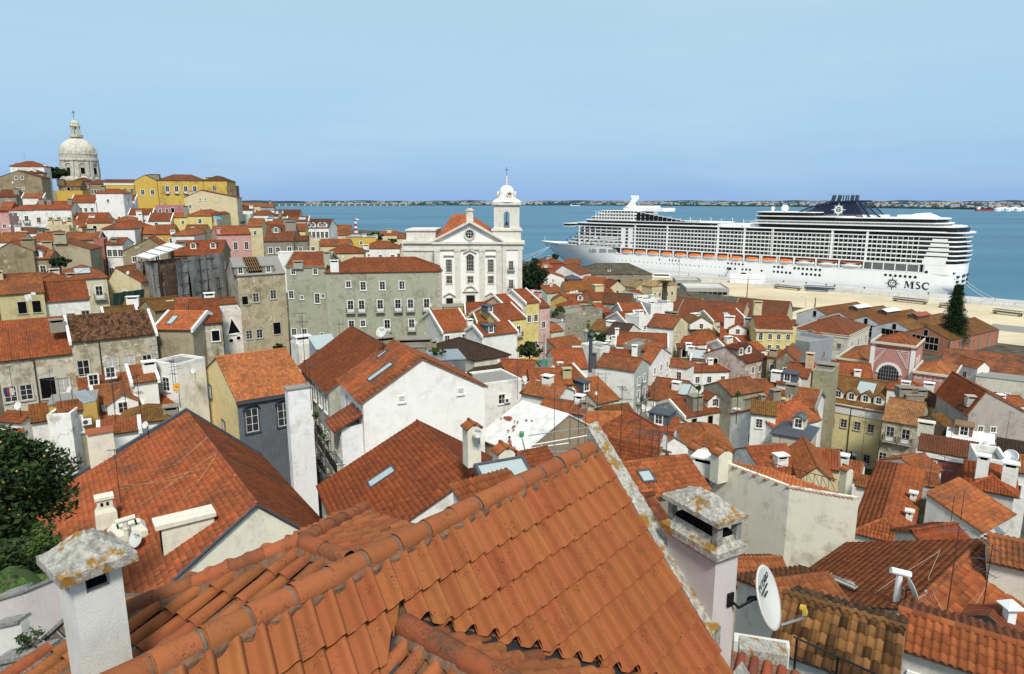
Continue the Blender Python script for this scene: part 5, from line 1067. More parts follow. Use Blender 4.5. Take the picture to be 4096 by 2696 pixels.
# terrain under the town
tp=np.array(TP);S_=np.arange(-460,980,7.0);T_=np.concatenate([[0.3],np.arange(6,860,7.0)])
gs,gt=np.meshgrid(S_,T_,indexing='ij');gx=QE.x+QD.x*gs-QN.x*gt;gy=QE.y+QD.y*gs-QN.y*gt
gz=np.zeros_like(gx);wsum=np.zeros_like(gx)
for x,y,z in tp:
    w=1.0/((gx-x)**2+(gy-y)**2+20.0)**2;gz+=w*z;wsum+=w
gz=gz/wsum-4.2
gz=np.where(gs<420,np.minimum(gz,2.85+np.maximum(0,gt-70-75*(gs<60))*(0.11+0.25*np.clip((gs-250)/170,0,1))),gz)
flat=np.clip((gt-95-50*(gs<60))/30,0,1)*(gs<170)+np.clip((gt-6)/60,0,1)*(gs>=170)
gz=np.where(flat<1,2.85+(gz-2.85)*flat,gz);gz=np.maximum(gz,2.85)
gz=np.where(gy<14,np.minimum(gz,44.0),gz)
V=np.stack([gx,gy,gz],-1).reshape(-1,3);nS,nT=gx.shape;ii=(np.arange(nS-1)[:,None]*nT+np.arange(nT-1)[None]).reshape(-1)
F=np.stack([ii,ii+1,ii+nT+1,ii+nT],-1)
struct(link('terrain',np_mesh('terrain',V,F,None,'earth')))
b=MB()
for s0 in range(-460,980,60):b.face([quay(s0,0.3,-1),quay(s0+60,.3,-1),quay(s0+60,.3,3.0),quay(s0,.3,3.0)])
struct(b.build('quay_wall','concrete_grey'))
b=MB();b.grid([[quay(s,t,3.02)for s in range(-440,260,20)]for t in(0.3,17,34)]);struct(b.build('quay_pavement','quay_concrete'))
b=MB();b.grid([[quay(s,t,3.0)for s in range(-440,200,20)]for t in(34,60,86,112)]);b.grid([[quay(s,t,3.0)for s in range(-440,60,20)]for t in(112,130,150)]);struct(b.build('sand_lot','sand_ground'))
b=MB()
for s in range(-430,240,14):b.box(-.12,.12,0,33,0,.012,Matrix.Translation(quay(s,34,3.022))@Matrix.Rotation(math.atan2(QN.y,QN.x)-math.pi/2,4,'Z'))
for t in(8,17,26):b.prism([quay(-430,t,3.024),quay(240,t,3.024),quay(240,t+.2,3.024),quay(-430,t+.2,3.024)],off=(0,0,.012))
struct(b.build('quay_joints','concrete_grey'))
b=MB();b.grid([[quay(s,t,3.03)for s in(-40,-100,-170)]for t in(100,118)]);struct(b.build('asphalt_patch','concrete_grey'))

# far shore with its town, trees and the long bridge
def dn_(X):return 8600-4600*max(0,min(1,(X-0.1)/0.75))-(500 if X>.45 else 0)
b=MB();top=[]
for i in range(161):
    X=-0.42+1.5*i/160;D0=dn_(X);hh=9+4*math.sin(i*.37)+3*math.sin(i*1.13+2)
    top.append([(X*D0,D0,0),(X*D0,D0+30,6+hh*.35),(X*(D0+900),D0+900,26+hh),(X*(D0+4500),D0+4500,42+hh*1.6),(X*(D0+5500),D0+5500,0)])
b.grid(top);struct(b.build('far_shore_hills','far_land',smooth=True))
rs=np.random.RandomState(4);b=MB()
for i in range(2300):
    X=rs.uniform(-.30,1.0);dens=.5+.5*math.sin(X*23)*math.sin(X*51+1)
    if rs.rand()>.25+.75*dens:continue
    D0=dn_(X)+60+2600*rs.rand()**1.4;w=rs.uniform(10,55);hz=rs.uniform(5,17);x,y=X*D0,D0;z=10+24*min(1,(D0-dn_(X))/900.)
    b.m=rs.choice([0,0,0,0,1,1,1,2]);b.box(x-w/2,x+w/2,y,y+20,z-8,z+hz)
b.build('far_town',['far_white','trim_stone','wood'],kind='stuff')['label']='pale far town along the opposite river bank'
bpy.data.objects['far_town']['category']='town'
b=MB()
for i in range(2600):
    X=rs.uniform(-.36,1.0);D0=dn_(X)+12+900*rs.rand()**2;r=rs.uniform(7,18);z=6+18*min(1,(D0-dn_(X))/900.)
    b.lathe([(r,0),(r*.9,r*.35),(r*.5,r*.6),(.1,r*.68)],6,(X*D0,D0,z-3))
o=b.build('far_trees','leaf_conifer',kind='stuff');tag(o,'dark band of trees on the opposite river bank','trees')
br=empty('long_bridge',(-2600,7600,0));tag(br,'long low bridge on many piers crossing the far river','bridge')
b=MB();b.box(-900,1500,0,14,22,27);b.build('deck','trim_stone',br)
pm=MB();pm.box(-7,7,-2,16,0,22);pme=pm.mesh('pier','trim_stone')
for i in range(34):link('pier',pme,br,Matrix.Translation((-880+i*70,0,0)))
def vessel(c,x,y,L,mat,lab):
    p=atz(*px(c,x,y),0.0);o=empty('cargo_ship',p,.1);tag(o,lab,'ship')
    b=MB();b.prism([(-L/2,0,0),(L/2,0,0),(L/2+L*.05,0,L*.07),(-L/2,0,L*.06)],off=(0,L*.1,0));b.build('hull',mat,o)
    b=MB();b.box(-L*.45,-L*.35,1,L*.09,L*.06,L*.16);b.build('bridge_house','plain_white',o)
vessel('C',1860,403,110,'plain_white','small white vessel far off under the opposite shore, right of the bell tower')
vessel('E',2050,334,150,'plain_red','dark red tanker moored under the opposite shore at the right')
for i in range(9):
    p=atz(*px('E',2130+i*32,338-(i%3)*6),3.0);o=empty('storage_tank',p);tag(o,'white storage tank on the opposite shore at the right edge','tank','white tanks on the far shore')
    b=MB();b.lathe([(16,0),(16,14),(14,17),(.1,18)],10);b.build('tank_shell','plain_white',o)

# ------------------------------------------------------------------ cruise ship
ship=empty('cruise_ship',(0,0,0));ship.matrix_world=SHW
tag(ship,'huge white cruise ship with navy funnel moored along the quay','ship')
def tipx(z):return 300+36*max(0,min(1.1,z/20.5))**.9
def hb(x,z):
    L=88-4*min(1,max(0,z)/20);q=max(0.0,min(1.0,(tipx(z)-x)/L));bm=19*(1-(1-q)**2.3)
    if x<12:bm*=1-.10*((12-x)/12)**2*(1.6 if z<5 else.6)
    return bm
def htop(x):return 14.5 if x<236 else 14.5+5.0*min(1,(x-236)/6.0)+1.2*max(0,(x-242)/94)**1.5
hull=MB();X_=[0,4,8,12,40,100,160,225,236,242,250,258,266,274,282,288,294,299,304,308,312,316,320,324,328,331,334,336]
for sg in(1,-1):
    rows_=[]
    for x in X_:
        zt=htop(x);row=[]
        for k in range(9):
            z=-1+(zt+1)*k/8;xx=min(x,tipx(z)-.01);row.append((xx if x>12 else x+(12-x)/12.0*(-4.5 if z>5 else-4.5+7*((5-z)/6.0)**1.3),sg*hb(xx,z),z))
        rows_.append(row if sg==1 else row[::-1])
    hull.grid(rows_)
hull.grid([[(xs_-3.2*(1-f*f),hb(0,z)*f,z)for f in(1,.8,.5,0,-.5,-.8,-1)]for z,xs_ in((-1,2.5),(2,-.6),(5,-4.5),(10,-4.5),(14.5,-4.5))])
hull.face([(-4.5-3.2*(1-f*f),hb(0,14)*f,14.2)for f in(1,.8,.5,0,-.5,-.8,-1)])
for a,c_ in zip(X_,X_[1:]):
    hull.face([(min(a,tipx(htop(a))-.01),hb(a,htop(a)),htop(a)-.3),(min(c_,tipx(htop(c_))-.01),hb(c_,htop(c_)),htop(c_)-.3),(min(c_,tipx(htop(c_))-.01),-hb(c_,htop(c_)),htop(c_)-.3),(min(a,tipx(htop(a))-.01),-hb(a,htop(a)),htop(a)-.3)])
hull.build('hull','ship_white',ship,True)
def outline(xa,xf,ins,rf=26,half=19.0,ra=5.0):
    p=[];hb_=half-ins
    for k in range(5):t=math.pi/2*k/4;p.append((xa+ra+ins-ra*math.cos(t)*1.0,hb_-ra+ra*math.sin(t)))
    for k in range(9):t=math.pi/2*k/8;p.append((xf-rf+rf*math.sin(t)-ins*.6,hb_*(math.cos(t)**.75 if k<8 else 0.0)))
    q=[(x,-y)for x,y in p[::-1]if y>.01];h0=hb_-ra
    return p+q+[(xa+ins-3.2*(1-(f*f)),-h0*-f if False else h0*f)for f in(-.8,-.4,0,.4,.8)]
def deck_prism(m,o,z0,z1):m.prism([(x,y,z0)for x,y in o],off=(0,0,z1-z0))
slabs,glass,recess,dv=MB(),MB(),MB(),MB()
decks=[]
for k in range(6):
    z=20+2.75*k;xf=(300,296,292,289,287,286)[k];xa=(-5,-5.5,-5.8,-5.8,-5.4,-4.6)[k]
    decks.append((z,xa,xf))
for k,(z,xa,xf)in enumerate(decks):
    deck_prism(slabs,outline(xa,xf,0,40),z-.25,z+.62);deck_prism(recess,outline(xa+1,xf-1.0,1.9,38),z+.62,z+2.5)
    if k<3:
        fo=outline(232,xf-.2,.3,40);deck_prism(slabs,fo,z,z+2.74)
        for(ax_,ay_),(bx_,by_)in zip(fo[5:12],fo[6:13]):
            L_=math.hypot(bx_-ax_,by_-ay_);n_=max(1,int(L_/4.4))
            for q in range(n_):
                f_=(q+.5)/n_;glass.box(-1.35,1.35,-.1,.07,z+1.05,z+1.95,Matrix.Translation((ax_+(bx_-ax_)*f_,ay_+(by_-ay_)*f_,0))@Matrix.Rotation(math.atan2(by_-ay_,bx_-ax_),4,'Z'))
    deck_prism(glass,outline(xa+.1,xf-.1,.08,40),z+.62,z+1.15)if k<6 else None
    x=16.0
    while x<280:
        if x<222 or(x-222)%5.8<3:dv.box(x-.12,x+.12,17.0,18.93,z+.62,z+2.5)
        x+=2.9
    # pale cabin doors and dark glass doors in the recess
    x=17.0
    while x<262:
        recess.m=1 if rs.rand()<.55 else 2;recess.box(x,x+1.15,17.09,17.14,z+.45,z+2.5);x+=1.45
    recess.m=0
deck_prism(slabs,outline(-5,14,0.1,3),14.2,20.0)
# aft corner strips: solid white panels near the stern quarter
for k,(z,xa,xf)in enumerate(decks):slabs.box(xa+5.4,12.8-.8*k,18.6,19.02,z+.42,z+(2.6 if k<1 else 1.7))
# wide black glass strip and decks above
deck_prism(slabs,outline(-5,293,-.25,34),36.3,36.9);deck_prism(glass,outline(0,287,.15,34),36.9,38.9);deck_prism(slabs,outline(-6,288,-.5,34),38.9,39.5)
slabs.box(284,292,-21.5,21.5,35.9,36.5);glass.box(285,291.5,-21.4,21.4,36.5,38.3);slabs.box(284,292,-21.5,21.5,38.3,38.9)  # bridge wings
deck_prism(slabs,outline(-2,283,.6,34),39.5,39.75)
deck_prism(glass,outline(150,279,.6,30),39.7,41.6);deck_prism(slabs,outline(150,280,.5,30),41.6,42.1)
for z,xf in((42.1,274),(44.7,269),(47.3,265)):
    deck_prism(slabs,outline(219,xf,.5,26),z,z+.9);deck_prism(recess if z<47 else glass,outline(220,xf-.6,1.1,26),z+.9,z+2.3);deck_prism(slabs,outline(219,xf-.3,.5,26),z+2.3,z+2.62)
    x=222
    while x<262:dv.box(x-.1,x+.1,17.5,18.45,z+.9,z+2.3);x+=2.9
for k in range(14):  # sloping solarium glass behind the forward block
    x=219-k*4;zt=49-k*.62;glass.box(x-3.7,x-.2,18.0,18.3,42.1,max(42.4,zt));slabs.box(x-4,x,18.0,18.5,max(42.4,zt),max(42.4,zt)+.5)
# aft upper decks
deck_prism(glass,outline(-4,122,.8,8),39.7,42.2);deck_prism(slabs,outline(-2,128,.2,10),42.2,43.0);deck_prism(recess,outline(4,124,2.4,8),43.0,44.4)
deck_prism(slabs,outline(4,126,1.2,8),44.3,44.8);deck_prism(glass,outline(7,112,1.6,8),44.8,46.9);deck_prism(slabs,outline(6,114,1.2,8),46.9,47.5)
deck_prism(glass,outline(60,124,1.2,10),44.8,47.2);deck_prism(slabs,outline(58,125,1.0,10),47.2,47.9);deck_prism(glass,outline(78,124,1.6,10),47.9,50.0);deck_prism(slabs,outline(78,125,1.4,10),50.0,50.5)
slabs.box(16,32,-8,8,47.5,49.2);slabs.prism([(10,-7,47.5),(17,-7,50.6),(22,-7,50.2),(30,-7,47.6)],off=(0,14,0))
slabs.box(40,96,-7,7,47.5,49.0)
# stern balconies are the wrapped outlines; big white pillars along the side
for c,x,y in(('D',1025,500),('D',1320,600),('D',1790,640),('D',2036,640),('D',2296,650),('E',36,620),('E',590,650),('E',912,690)):
    X,_=shp(c,x,y);slabs.box(X-.7,X+.7,17.5,19.12,19.6,39.0)
for X in(222,229):slabs.box(X-.3,X+4,17,19.08,19.6,36)
slabs.build('decks','ship_white',ship);glass.build('window_bands','ship_glass',ship);recess.build('balcony_recesses',['ship_balcony','trim_stone','ship_glass'],ship,kind='stuff');dv.build('balcony_dividers','ship_white',ship,kind='stuff')
# promenade recess with lifeboats
b=MB();b.box(14,236,-15.2,15.2,14.3,20);b.m=1
x=52
while x<232:b.box(x,x+1.2,15.2,15.26,16.2,18.2);x+=3.1
b.build('promenade',['ship_grey','ship_glass'],ship)
b=MB()
for k in range(5):X0=14+k*6.6;b.box(X0,X0+.5,18.4,19.0,14.5,20)
b.box(14,46,18.5,19.0,19.4,20);b.box(12,240,18.4,19.0,14.2,15.0)
b.build('promenade_rail','ship_white',ship)
boats=[(c,x,y,0)for c,x,y in(('D',955,715),('D',1075,722),('D',1195,730),('D',1320,736),('D',1447,746),('D',1580,755),('D',1715,762),('D',1846,755),('D',1965,778),('D',2112,784),('D',2265,792))]
boats+=[('E',25,795,0),('E',165,803,0),('E',345,822,1),('E',555,828,1),('E',775,835,1)]
LBM={}
def lifeboat_mesh(kind):
    L=10.6 if kind==0 else 13.5;a,c_=MB(),MB()
    def sec(z,bw,lx):return[(lx*math.cos(t)*L/2,bw*math.copysign(abs(math.sin(t))**.8,math.sin(t)),z)for t in[2*math.pi*q/16 for q in range(17)]]
    a.grid([sec(-1.3,.35,.72),sec(-.9,1.3,.9),sec(0,2.0,1.0),sec(.25,2.05,1.0)])
    c_.grid([sec(.25,2.0,.99),sec(.9,1.8,.9),sec(1.6,1.2,.72),sec(1.9,.5,.5),sec(1.95,.05,.1)])
    return a.mesh('boat_hull','ship_white',True),c_.mesh('canopy','boat_orange' if kind==0 else 'ship_white',True)
for k,(c,x,y,kd)in enumerate(boats):
    if kd not in LBM:LBM[kd]=lifeboat_mesh(kd)
    X,Z=shp(c,x,y+(8 if kd==0 else 0),18.0)
    r=empty('lifeboat',SHW@Vector((X,18.2,16.3)),0);r.matrix_world=SHW@Matrix.Translation((X,18.2,16.4))
    ordn=('first','second','third','fourth','fifth','sixth','seventh','eighth','ninth','tenth','eleventh','twelfth','thirteenth')
    tag(r,('orange canopied lifeboat, %s from the bow, on the cruise ship side'%ordn[k])if kd==0 else '%s of three white tender boats hung aft of the orange lifeboats'%('foremost','middle','aftmost')[k-13],'lifeboat','lifeboats along the ship')
    link('boat_hull',LBM[kd][0],r);link('canopy',LBM[kd][1],r)
    if kd:b=MB();b.box(-5.5,5.5,-1.7,1.7,.9,1.3);b.m=1;b.box(-5.9,5.9,-1.4,1.4,1.9,2.3);b.build('cabin_windows',['ship_glass','boat_orange'],r)
    for s in(-1,1):
        d_=MB();xx=X+s*(6.2 if kd==0 else 7.6);d_.box(xx-.3,xx+.3,15.2,19.3,18.9,19.6);d_.box(xx-.3,xx+.3,18.6,19.3,14.6,18.9);d_.build('davit','ship_white',ship)
# portholes and hull openings
pm=MB();pm.lathe([(.001,0.02),(.8,0.02),(.9,0)],12,ax=Matrix(((1,0,0),(0,0,1),(0,-1,0))));pmesh=pm.mesh('porthole','ship_tank')
def porthole(c,x,y,s=1.0):
    X,Z=shp(c,x,y);link('porthole',pmesh,ship,Matrix.Translation((X,hb(X,Z)+.06,Z))@Matrix.Diagonal((s,-1,s,1)))
for i in range(20):porthole('D',862+i*40,790+i*3.1,.45)
for i in range(14):porthole('D',1370+i*40,820+i*3.4,.38)
for i in range(16):porthole('D',1100+i*34,845+i*2.6,.18)
for x,y in((1250,785),(1343,791),(1373,793),(1403,796),(1433,798)):porthole('D',x,y,.75)
for x,y in((1888,820),(1922,823),(1956,826),(1990,829),(2025,831),(1953,872),(2022,877),(2057,879),(2092,881),(2200,890),(2318,853),(2358,856),(2314,898),(2352,902)):porthole('D',x,y,.9)
for x,y in((96,855),(133,857),(92,900),(130,904),(168,907),(205,910),(248,866),(286,869),(325,872),(364,875),(403,877),(443,880),(483,883),(321,919),(359,922),(400,925),(440,929),(480,932),(1093,928),(1138,932),(1184,936),(1230,939),(1275,943),(1321,947),(1369,950),(1472,902),(1526,906)):porthole('E',x,y,1.0)
b=MB()
for c,x0,y0,x1,y1 in(('D',1877,857,1918,884),('D',2010,906,2052,930),('E',1505,955,1535,968),('E',1555,958,1583,970),('E',1602,962,1632,974),('E',1500,1005,1528,1017),('E',1548,1008,1576,1020),('E',1596,1012,1624,1024),('E',1608,904,1640,918),('E',1660,906,1735,922),('E',1660,964,1730,977),('E',1645,1014,1712,1027)):
    (Xa,Za),(Xb,Zb)=shp(c,x0,y0),shp(c,x1,y1);Y=hb((Xa+Xb)/2,Za);b.box(min(Xa,Xb),max(Xa,Xb),Y-.8,Y+.05,min(Za,Zb),max(Za,Zb))
for z in(6.5,9.5,12.5):
    for f0,f1 in((.85,.5),(.45,.05),(-.05,-.45),(-.5,-.85)):b.box(-4.62-3.2*(1-(f0+f1)**2/4),-2.5,18*f1,18*f0,z,z+1.2)
b.build('hull_openings','ship_tank',ship)
# bow window rows
bw=MB();bw.box(-1.1,1.1,-.06,.05,-.42,.42);bwm=bw.mesh('bow_window','ship_glass')
for x0,x1,y0,y1,n_ in((395,845,634,660,12),(365,1010,603,633,14),(400,620,575,585,5),(460,620,548,556,4)):
    for i in range(n_):
        f=(i+.5)/n_;X,Z=shp('D',x0+(x1-x0)*f,y0+(y1-y0)*f,hb(shp('D',x0+(x1-x0)*f,y0)[0],20))
        Y=hb(X,min(Z,htop(X)));dY=(hb(X+1,min(Z,htop(X)))-Y);link('bow_window',bwm,ship,Matrix.Translation((X,Y+.12 if Z<htop(X)else min(Y,19)+.1,Z))@Matrix.Rotation(math.atan(dY),4,'Z'))
b=MB()
for c,x0,x1,y0,y1 in(('D',592,608,680,712),('D',618,660,685,715),('D',692,756,684,722),('D',772,842,688,725)):
    (Xa,Za),(Xb,Zb)=shp(c,x0,y0),shp(c,x1,y1);Y=max(hb(Xa,16),hb(Xb,16));b.box(min(Xa,Xb),max(Xa,Xb),Y-2,Y+.06,min(Za,Zb),max(Za,Zb))
b.build('mooring_deck_openings','ship_grey',ship)
# funnel
def fp(x,y):return shp('E',x,y,3.0)
poly=[fp(*q)for q in((258,368),(400,305),(580,256),(760,244),(915,242),(960,300),(1020,360),(1088,412),(960,424),(700,400),(400,390))]
core_=[fp(*q)for q in((365,378),(440,325),(545,275),(640,252),(830,246),(860,300),(885,345),(905,392),(700,398))]
b=MB();b.prism([(x,7,z)for x,z in core_],off=(0,-14,0));b.build('funnel','ship_navy',ship)
b=MB();top_=poly[:8]
for a,c_ in zip(top_,top_[1:]):
    for y in(7.0,-7.6):b.prism([(a[0],y,a[1]-.5),(c_[0],y,c_[1]-.5),(c_[0],y,c_[1]+.5),(a[0],y,a[1]+.5)],off=(0,.6,0))
a,c_=fp(865,248),fp(985,424);b.prism([(a[0]-.6,7,a[1]),(a[0]+.6,7,a[1]),(c_[0]+.6,7,c_[1]),(c_[0]-.6,7,c_[1])],off=(0,.6,0))
def topz(X):
    for p,q in zip(top_,top_[1:]):
        if q[0]<=X<=p[0]:return q[1]+(p[1]-q[1])*(X-q[0])/(p[0]-q[0])
    return 0
zb_=fp(700,398)[1];z=zb_
while z<58:
    xs=[X for X in np.linspace(top_[-1][0],top_[0][0],120)if topz(X)>z]
    if xs:b.box(min(xs),max(xs),6.6,6.9,z,z+.22);b.box(min(xs),max(xs),-6.9,-6.6,z,z+.22)
    z+=.75
b.build('funnel_louvres','ship_navy',ship)
b=MB()
for x0,x1,r in((600,626,1.25),(655,678,1.25),(697,710,.4),(722,737,.5),(745,757,.4),(778,795,1.1),(825,838,1.2)):
    p0,p1=fp(x0-10,262),fp(x1-8,187);b.tube((p0[0],2,p0[1]),(p1[0],2,p1[1]),r,r,10)
b.build('exhaust_pipes','slate',ship)
def star(cx,cz,y,R_,mat,ring):
    b=MB()
    for k in range(16):
        a=2*math.pi*k/16;L=R_*(1.0 if k%4==0 else.82 if k%2==0 else.66);w=.10*R_
        p=lambda r,t:(cx-r*math.sin(t),y,cz+r*math.cos(t))
        b.prism([p(.44*R_,a-.17),p(L,a),p(.44*R_,a+.17)],off=(0,.06,0))
    mt=Matrix(((1,0,0),(0,0,1),(0,1,0)))
    b.lathe([(.36*R_,0),(.36*R_,.07),(.48*R_,.07),(.48*R_,0)],28,(cx,y,cz),ax=mt)
    b.build('star_emblem',mat,ship)
    T=Matrix(((-1,0,0,cx),(0,0,1,y+.03),(0,1,0,cz),(0,0,0,1)))
    textmesh('m',.62*R_,mat,ship,T@Matrix.Translation((0,.10*R_,0)),ext=.03,sx=1.2);textmesh('sc',.40*R_,mat,ship,T@Matrix.Translation((0,-.18*R_,0)),ext=.03,sx=1.1)
X,Z=fp(675,322);b=MB();b.lathe([(.001,.08),(3.1,.08),(3.1,0)],28,(X,7.0,Z),ax=Matrix(((1,0,0),(0,0,1),(0,1,0))));b.build('funnel_badge','ship_navy',ship)
star(X,Z,7.12,5.0,'ship_white',True)
X,Z=shp('E',1155,1008);star(X,Z,19.03,4.9,'ship_tank',True)
# serif letters on the hull
def glyphs():
    G=MB();h=4.3;x0=shp('E',1262,1020)[0];z0=shp('E',1380,1060)[1]+.1;y=19.02
    def P(pts):G.prism([(x0-a,y,z0+c_)for a,c_ in pts],off=(0,.08,0))
    P([(.6,0),(1.0,0),(1.3,h),(.9,h)]);P([(.9,h),(1.9,h),(3.1,1.2),(2.5,.1)]);P([(2.5,.1),(2.9,.7),(4.4,h),(4.0,h)]);P([(4.0,h),(5.2,h),(5.4,0),(4.3,0)])
    for a,c_ in((.2,1.5),(3.9,5.9)):P([(a,-.02),(c_,-.02),(c_,.26),(a,.26)])
    P([(.4,h-.24),(1.4,h-.24),(1.4,h+.02),(.4,h+.02)]);P([(4.6,h-.24),(5.8,h-.24),(5.8,h+.02),(4.6,h+.02)])
    def arc(cx,cz,rx,rz,t0,t1,w0,w1,n=12):
        for q in range(n):
            pts=[]
            for s_,k in((1,q),(1,q+1),(-1,q+1),(-1,q)):
                f=k/n;t=t0+(t1-t0)*f;w=(w0+(w1-w0)*math.sin(math.pi*f))*.5*s_;pts.append((cx+(rx+w)*math.cos(t),cz+(rz+w)*math.sin(t)))
            P(pts)
    pi=math.pi;sx=7.9
    arc(sx,h*.75,.95,.95,-.1*pi+pi*.3,pi*1.45,.3,.75);arc(sx,h*.27,1.05,1.02,pi*.5,-pi*.85,.75,.75);P([(sx-.7,h*.62),(sx-.2,h*.76),(sx+.9,h*.48),(sx+.3,h*.36)])
    arc(12.2,h*.5,1.85,1.95,pi*.22,pi*1.78,.25,1.0,18);P([(13.3,h*.60),(13.6,h*.60),(13.75,h*.95),(13.4,h*.92)])
    G.build('line_lettering','ship_tank',ship)
glyphs()
X,Z=shp('D',312,630,8);tb=Matrix(((-1,0,0,X),(0,0,1,hb(X,19.0)+.5),(0,1,0,18.8),(0,0,0,1)))@Matrix.Rotation(.62,4,'Y')
textmesh('MSC DIVINA',1.9,'ship_tank',ship,tb,ext=.25,shear=.15)
# mast, domes, sun deck details
b=MB();m0=[shp('D',x,y,0)for x,y in((935,300),(980,262),(1000,225),(990,190),(1052,190),(1050,225),(1020,265),(1040,300))]
b.prism([(x,1.2,z)for x,z in m0],off=(0,-2.4,0));b.box(200,238,-9,9,49.5,52.2);b.box(212,230,-6,6,52.2,54)
b.build('mast','ship_white',ship)
for c,x,y,r in(('D',990,320,2.6),('D',1210,316,2.7),('E',158,308,2.5),('E',45,308,1.2),('D',2305,310,1.3)):
    X,Z=shp(c,x,y,6);b=MB();b.lathe([(.7,-r*1.6),(.8,-r*.8)]+[(r*math.sin(t),-r*math.cos(t))for t in np.linspace(.3,math.pi-.01,10)],14,(X,6,Z));b.build('radar_dome','ship_white',ship,True)
b=MB()
for i in range(9):
    X=128+i*8.5;b.tube((X,17.5,39.7),(X+1.2,17.5,45.2+(i%2)),.45,.1,6)
b.box(118,150,-15,15,39.7,41.2);b.build('sail_posts','ship_white',ship)
b=MB()
for x in np.arange(-6,128,1.6):b.tube((x,18.9,42.9),(x,18.9,44.1),.05,.05,4)
b.box(-6,128,18.85,18.95,44.1,44.2);b.build('deck_rail','ship_white',ship)
b=MB()
for i in range(60):X=rs.uniform(128,212);Y=rs.uniform(8,18);b.m=rs.choice([0,1,2]);b.box(X,X+1.6,Y,Y+.6,39.7,40.3)
b.build('deck_chairs',['ship_white','plain_blue','deck_teak'],ship,kind='stuff')
X,Z=shp('D',185,585,0);b=MB();b.tube((X,0,20.5),(X,0,25),.18,.1,6);b.build('bow_flagstaff','ship_white',ship)
# mooring lines
for k,(a,c_)in enumerate([((('D',235,680)),('D',10,740)),(('D',235,685),('D',30,775)),(('D',240,690),('D',110,795))]):
    X,Z=shp(*a,6);p0=SHW@Vector((X,hb(X,17),17));p1=quay(330+k*12,8,3.5)
    b=MB();b.path([p0.lerp(p1,t)+Vector((0,0,-6*t*(1-t)))for t in np.linspace(0,1,9)],.12,4);tag(b.build('mooring_rope','plain_white'),'white mooring rope running from the ship bow to the quay','rope','mooring ropes at the bow')
for k in range(2):
    p0=SHW@Vector((-7.8,4-8*k,9));p1=atz(*px('E',2085+85*k,1160+8*k),3.4)
    b=MB();b.path([p0.lerp(p1,t)+Vector((0,0,-5*t*(1-t)))for t in np.linspace(0,1,9)],.12,4);tag(b.build('mooring_rope','plain_white'),'white mooring rope running from the ship stern to the quay','rope','mooring ropes at the stern')

# ------------------------------------------------------------------ quay furniture
fn=empty('quay_fence',quay(0,34));tag(fn,'thin wire mesh fence between concrete apron and sandy lot','fence')
pm=MB();pm.box(-.06,.06,-.06,.06,0,2.4);pme=pm.mesh('post','galv');fi=Matrix.Translation(quay(0,34)).inverted()
for i in range(88):
    s=-250+i*5.0;link('post',pme,fn,Matrix.Translation(quay(s,34)-quay(0,34)))
b=MB()
for z in(.3,1.3,2.3):b.tube(quay(-250,34,z+3)-quay(0,34),quay(190,34,z+3)-quay(0,34),.025,.025,4)
b.build('wire','galv',fn)
def conveyor(c,x0,y0,x1,y1,lab,yellow=True):
    p,q=atz(*px(c,x0,y0),3.0),atz(*px(c,x1,y1),3.0);L=(q-p).length;r=empty('gangway_module',p,math.atan2(q.y-p.y,q.x-p.x));tag(r,lab,'gangway')
    b=MB();b.box(0,L,-1.2,1.2,1.0,1.52);b.box(0,L,-1.2,-1.05,2.3,2.5);b.box(0,L,1.05,1.2,2.3,2.5)
    n=int(L/1.6)
    for k in range(n+1):b.box(L*k/n-.06,L*k/n+.06,-1.2,-1.05,1.5,2.3);b.box(L*k/n-.06,L*k/n+.06,1.05,1.2,1.5,2.3)
    b.build('truss','plain_blue',r);b=MB();b.box(0,L,-1.26,-1.2,.8,1.12);b.build('side_panel','plain_yellow' if yellow else 'plain_blue',r)
    for t in(.06,.94):
        b=MB();b.lathe([(.5,-1.1),(.5,1.1)],10,(L*t,0,.5),ax=Matrix(((1,0,0),(0,0,1),(0,1,0))));b.build('wheel','rubber_pipe',r)
conveyor('E',60,1052,300,1075,'blue and yellow passenger gangway parked nearest the white tent')
conveyor('E',335,1060,620,1075,'navy blue passenger gangway parked amid the quay',False)
conveyor('E',350,1075,560,1088,'second navy gangway lying before the longer one',False)
conveyor('E',1165,1170,1475,1205,'blue and yellow passenger gangway below the hull lettering')
conveyor('E',1595,1230,1690,1240,'short blue and yellow gangway half hidden by the tall cypress')
conveyor('E',2095,1285,2360,1318,'blue and yellow passenger gangway right of the tall cypress')
def pole(c,x0,y0,x1,y1,lab,mat='galv',r=.12,lamp=True,name='street_lamp',cat='lamp post'):
    p=atz(*px(c,x0,y0),3.0);t=atd(*px(c,x1,y1),p.y);h=t.z-3.0;o=empty(name,p);tag(o,lab,cat)
    b=MB();b.tube((0,0,0),(0,0,h),r,r*.6,6);b.build('mast',mat,o)
    if lamp:b=MB();b.tube((0,0,h),(-2,0,h+.2),.06,.06,5);b.box(-2.7,-1.9,-.2,.2,h+.12,h+.3);b.build('lamp_head',mat,o)
pole('D',1430,950,1432,745,'tall slim floodlight mast before the ship hull',r=.22)
pole('D',2062,1140,2068,935,'tall wooden floodlight pole beside the sandy lot','wood',.3)
pole('E',435,1230,437,1140,'dark wooden pole at the edge of the sandy lot','iron',.3,False,'utility_pole','pole')
pole('E',345,1240,347,1135,'slim grey lamp post left of the dark wooden pole',r=.12)
pole('E',1490,1400,1492,1345,'lamp post standing between the shed bays',r=.1)
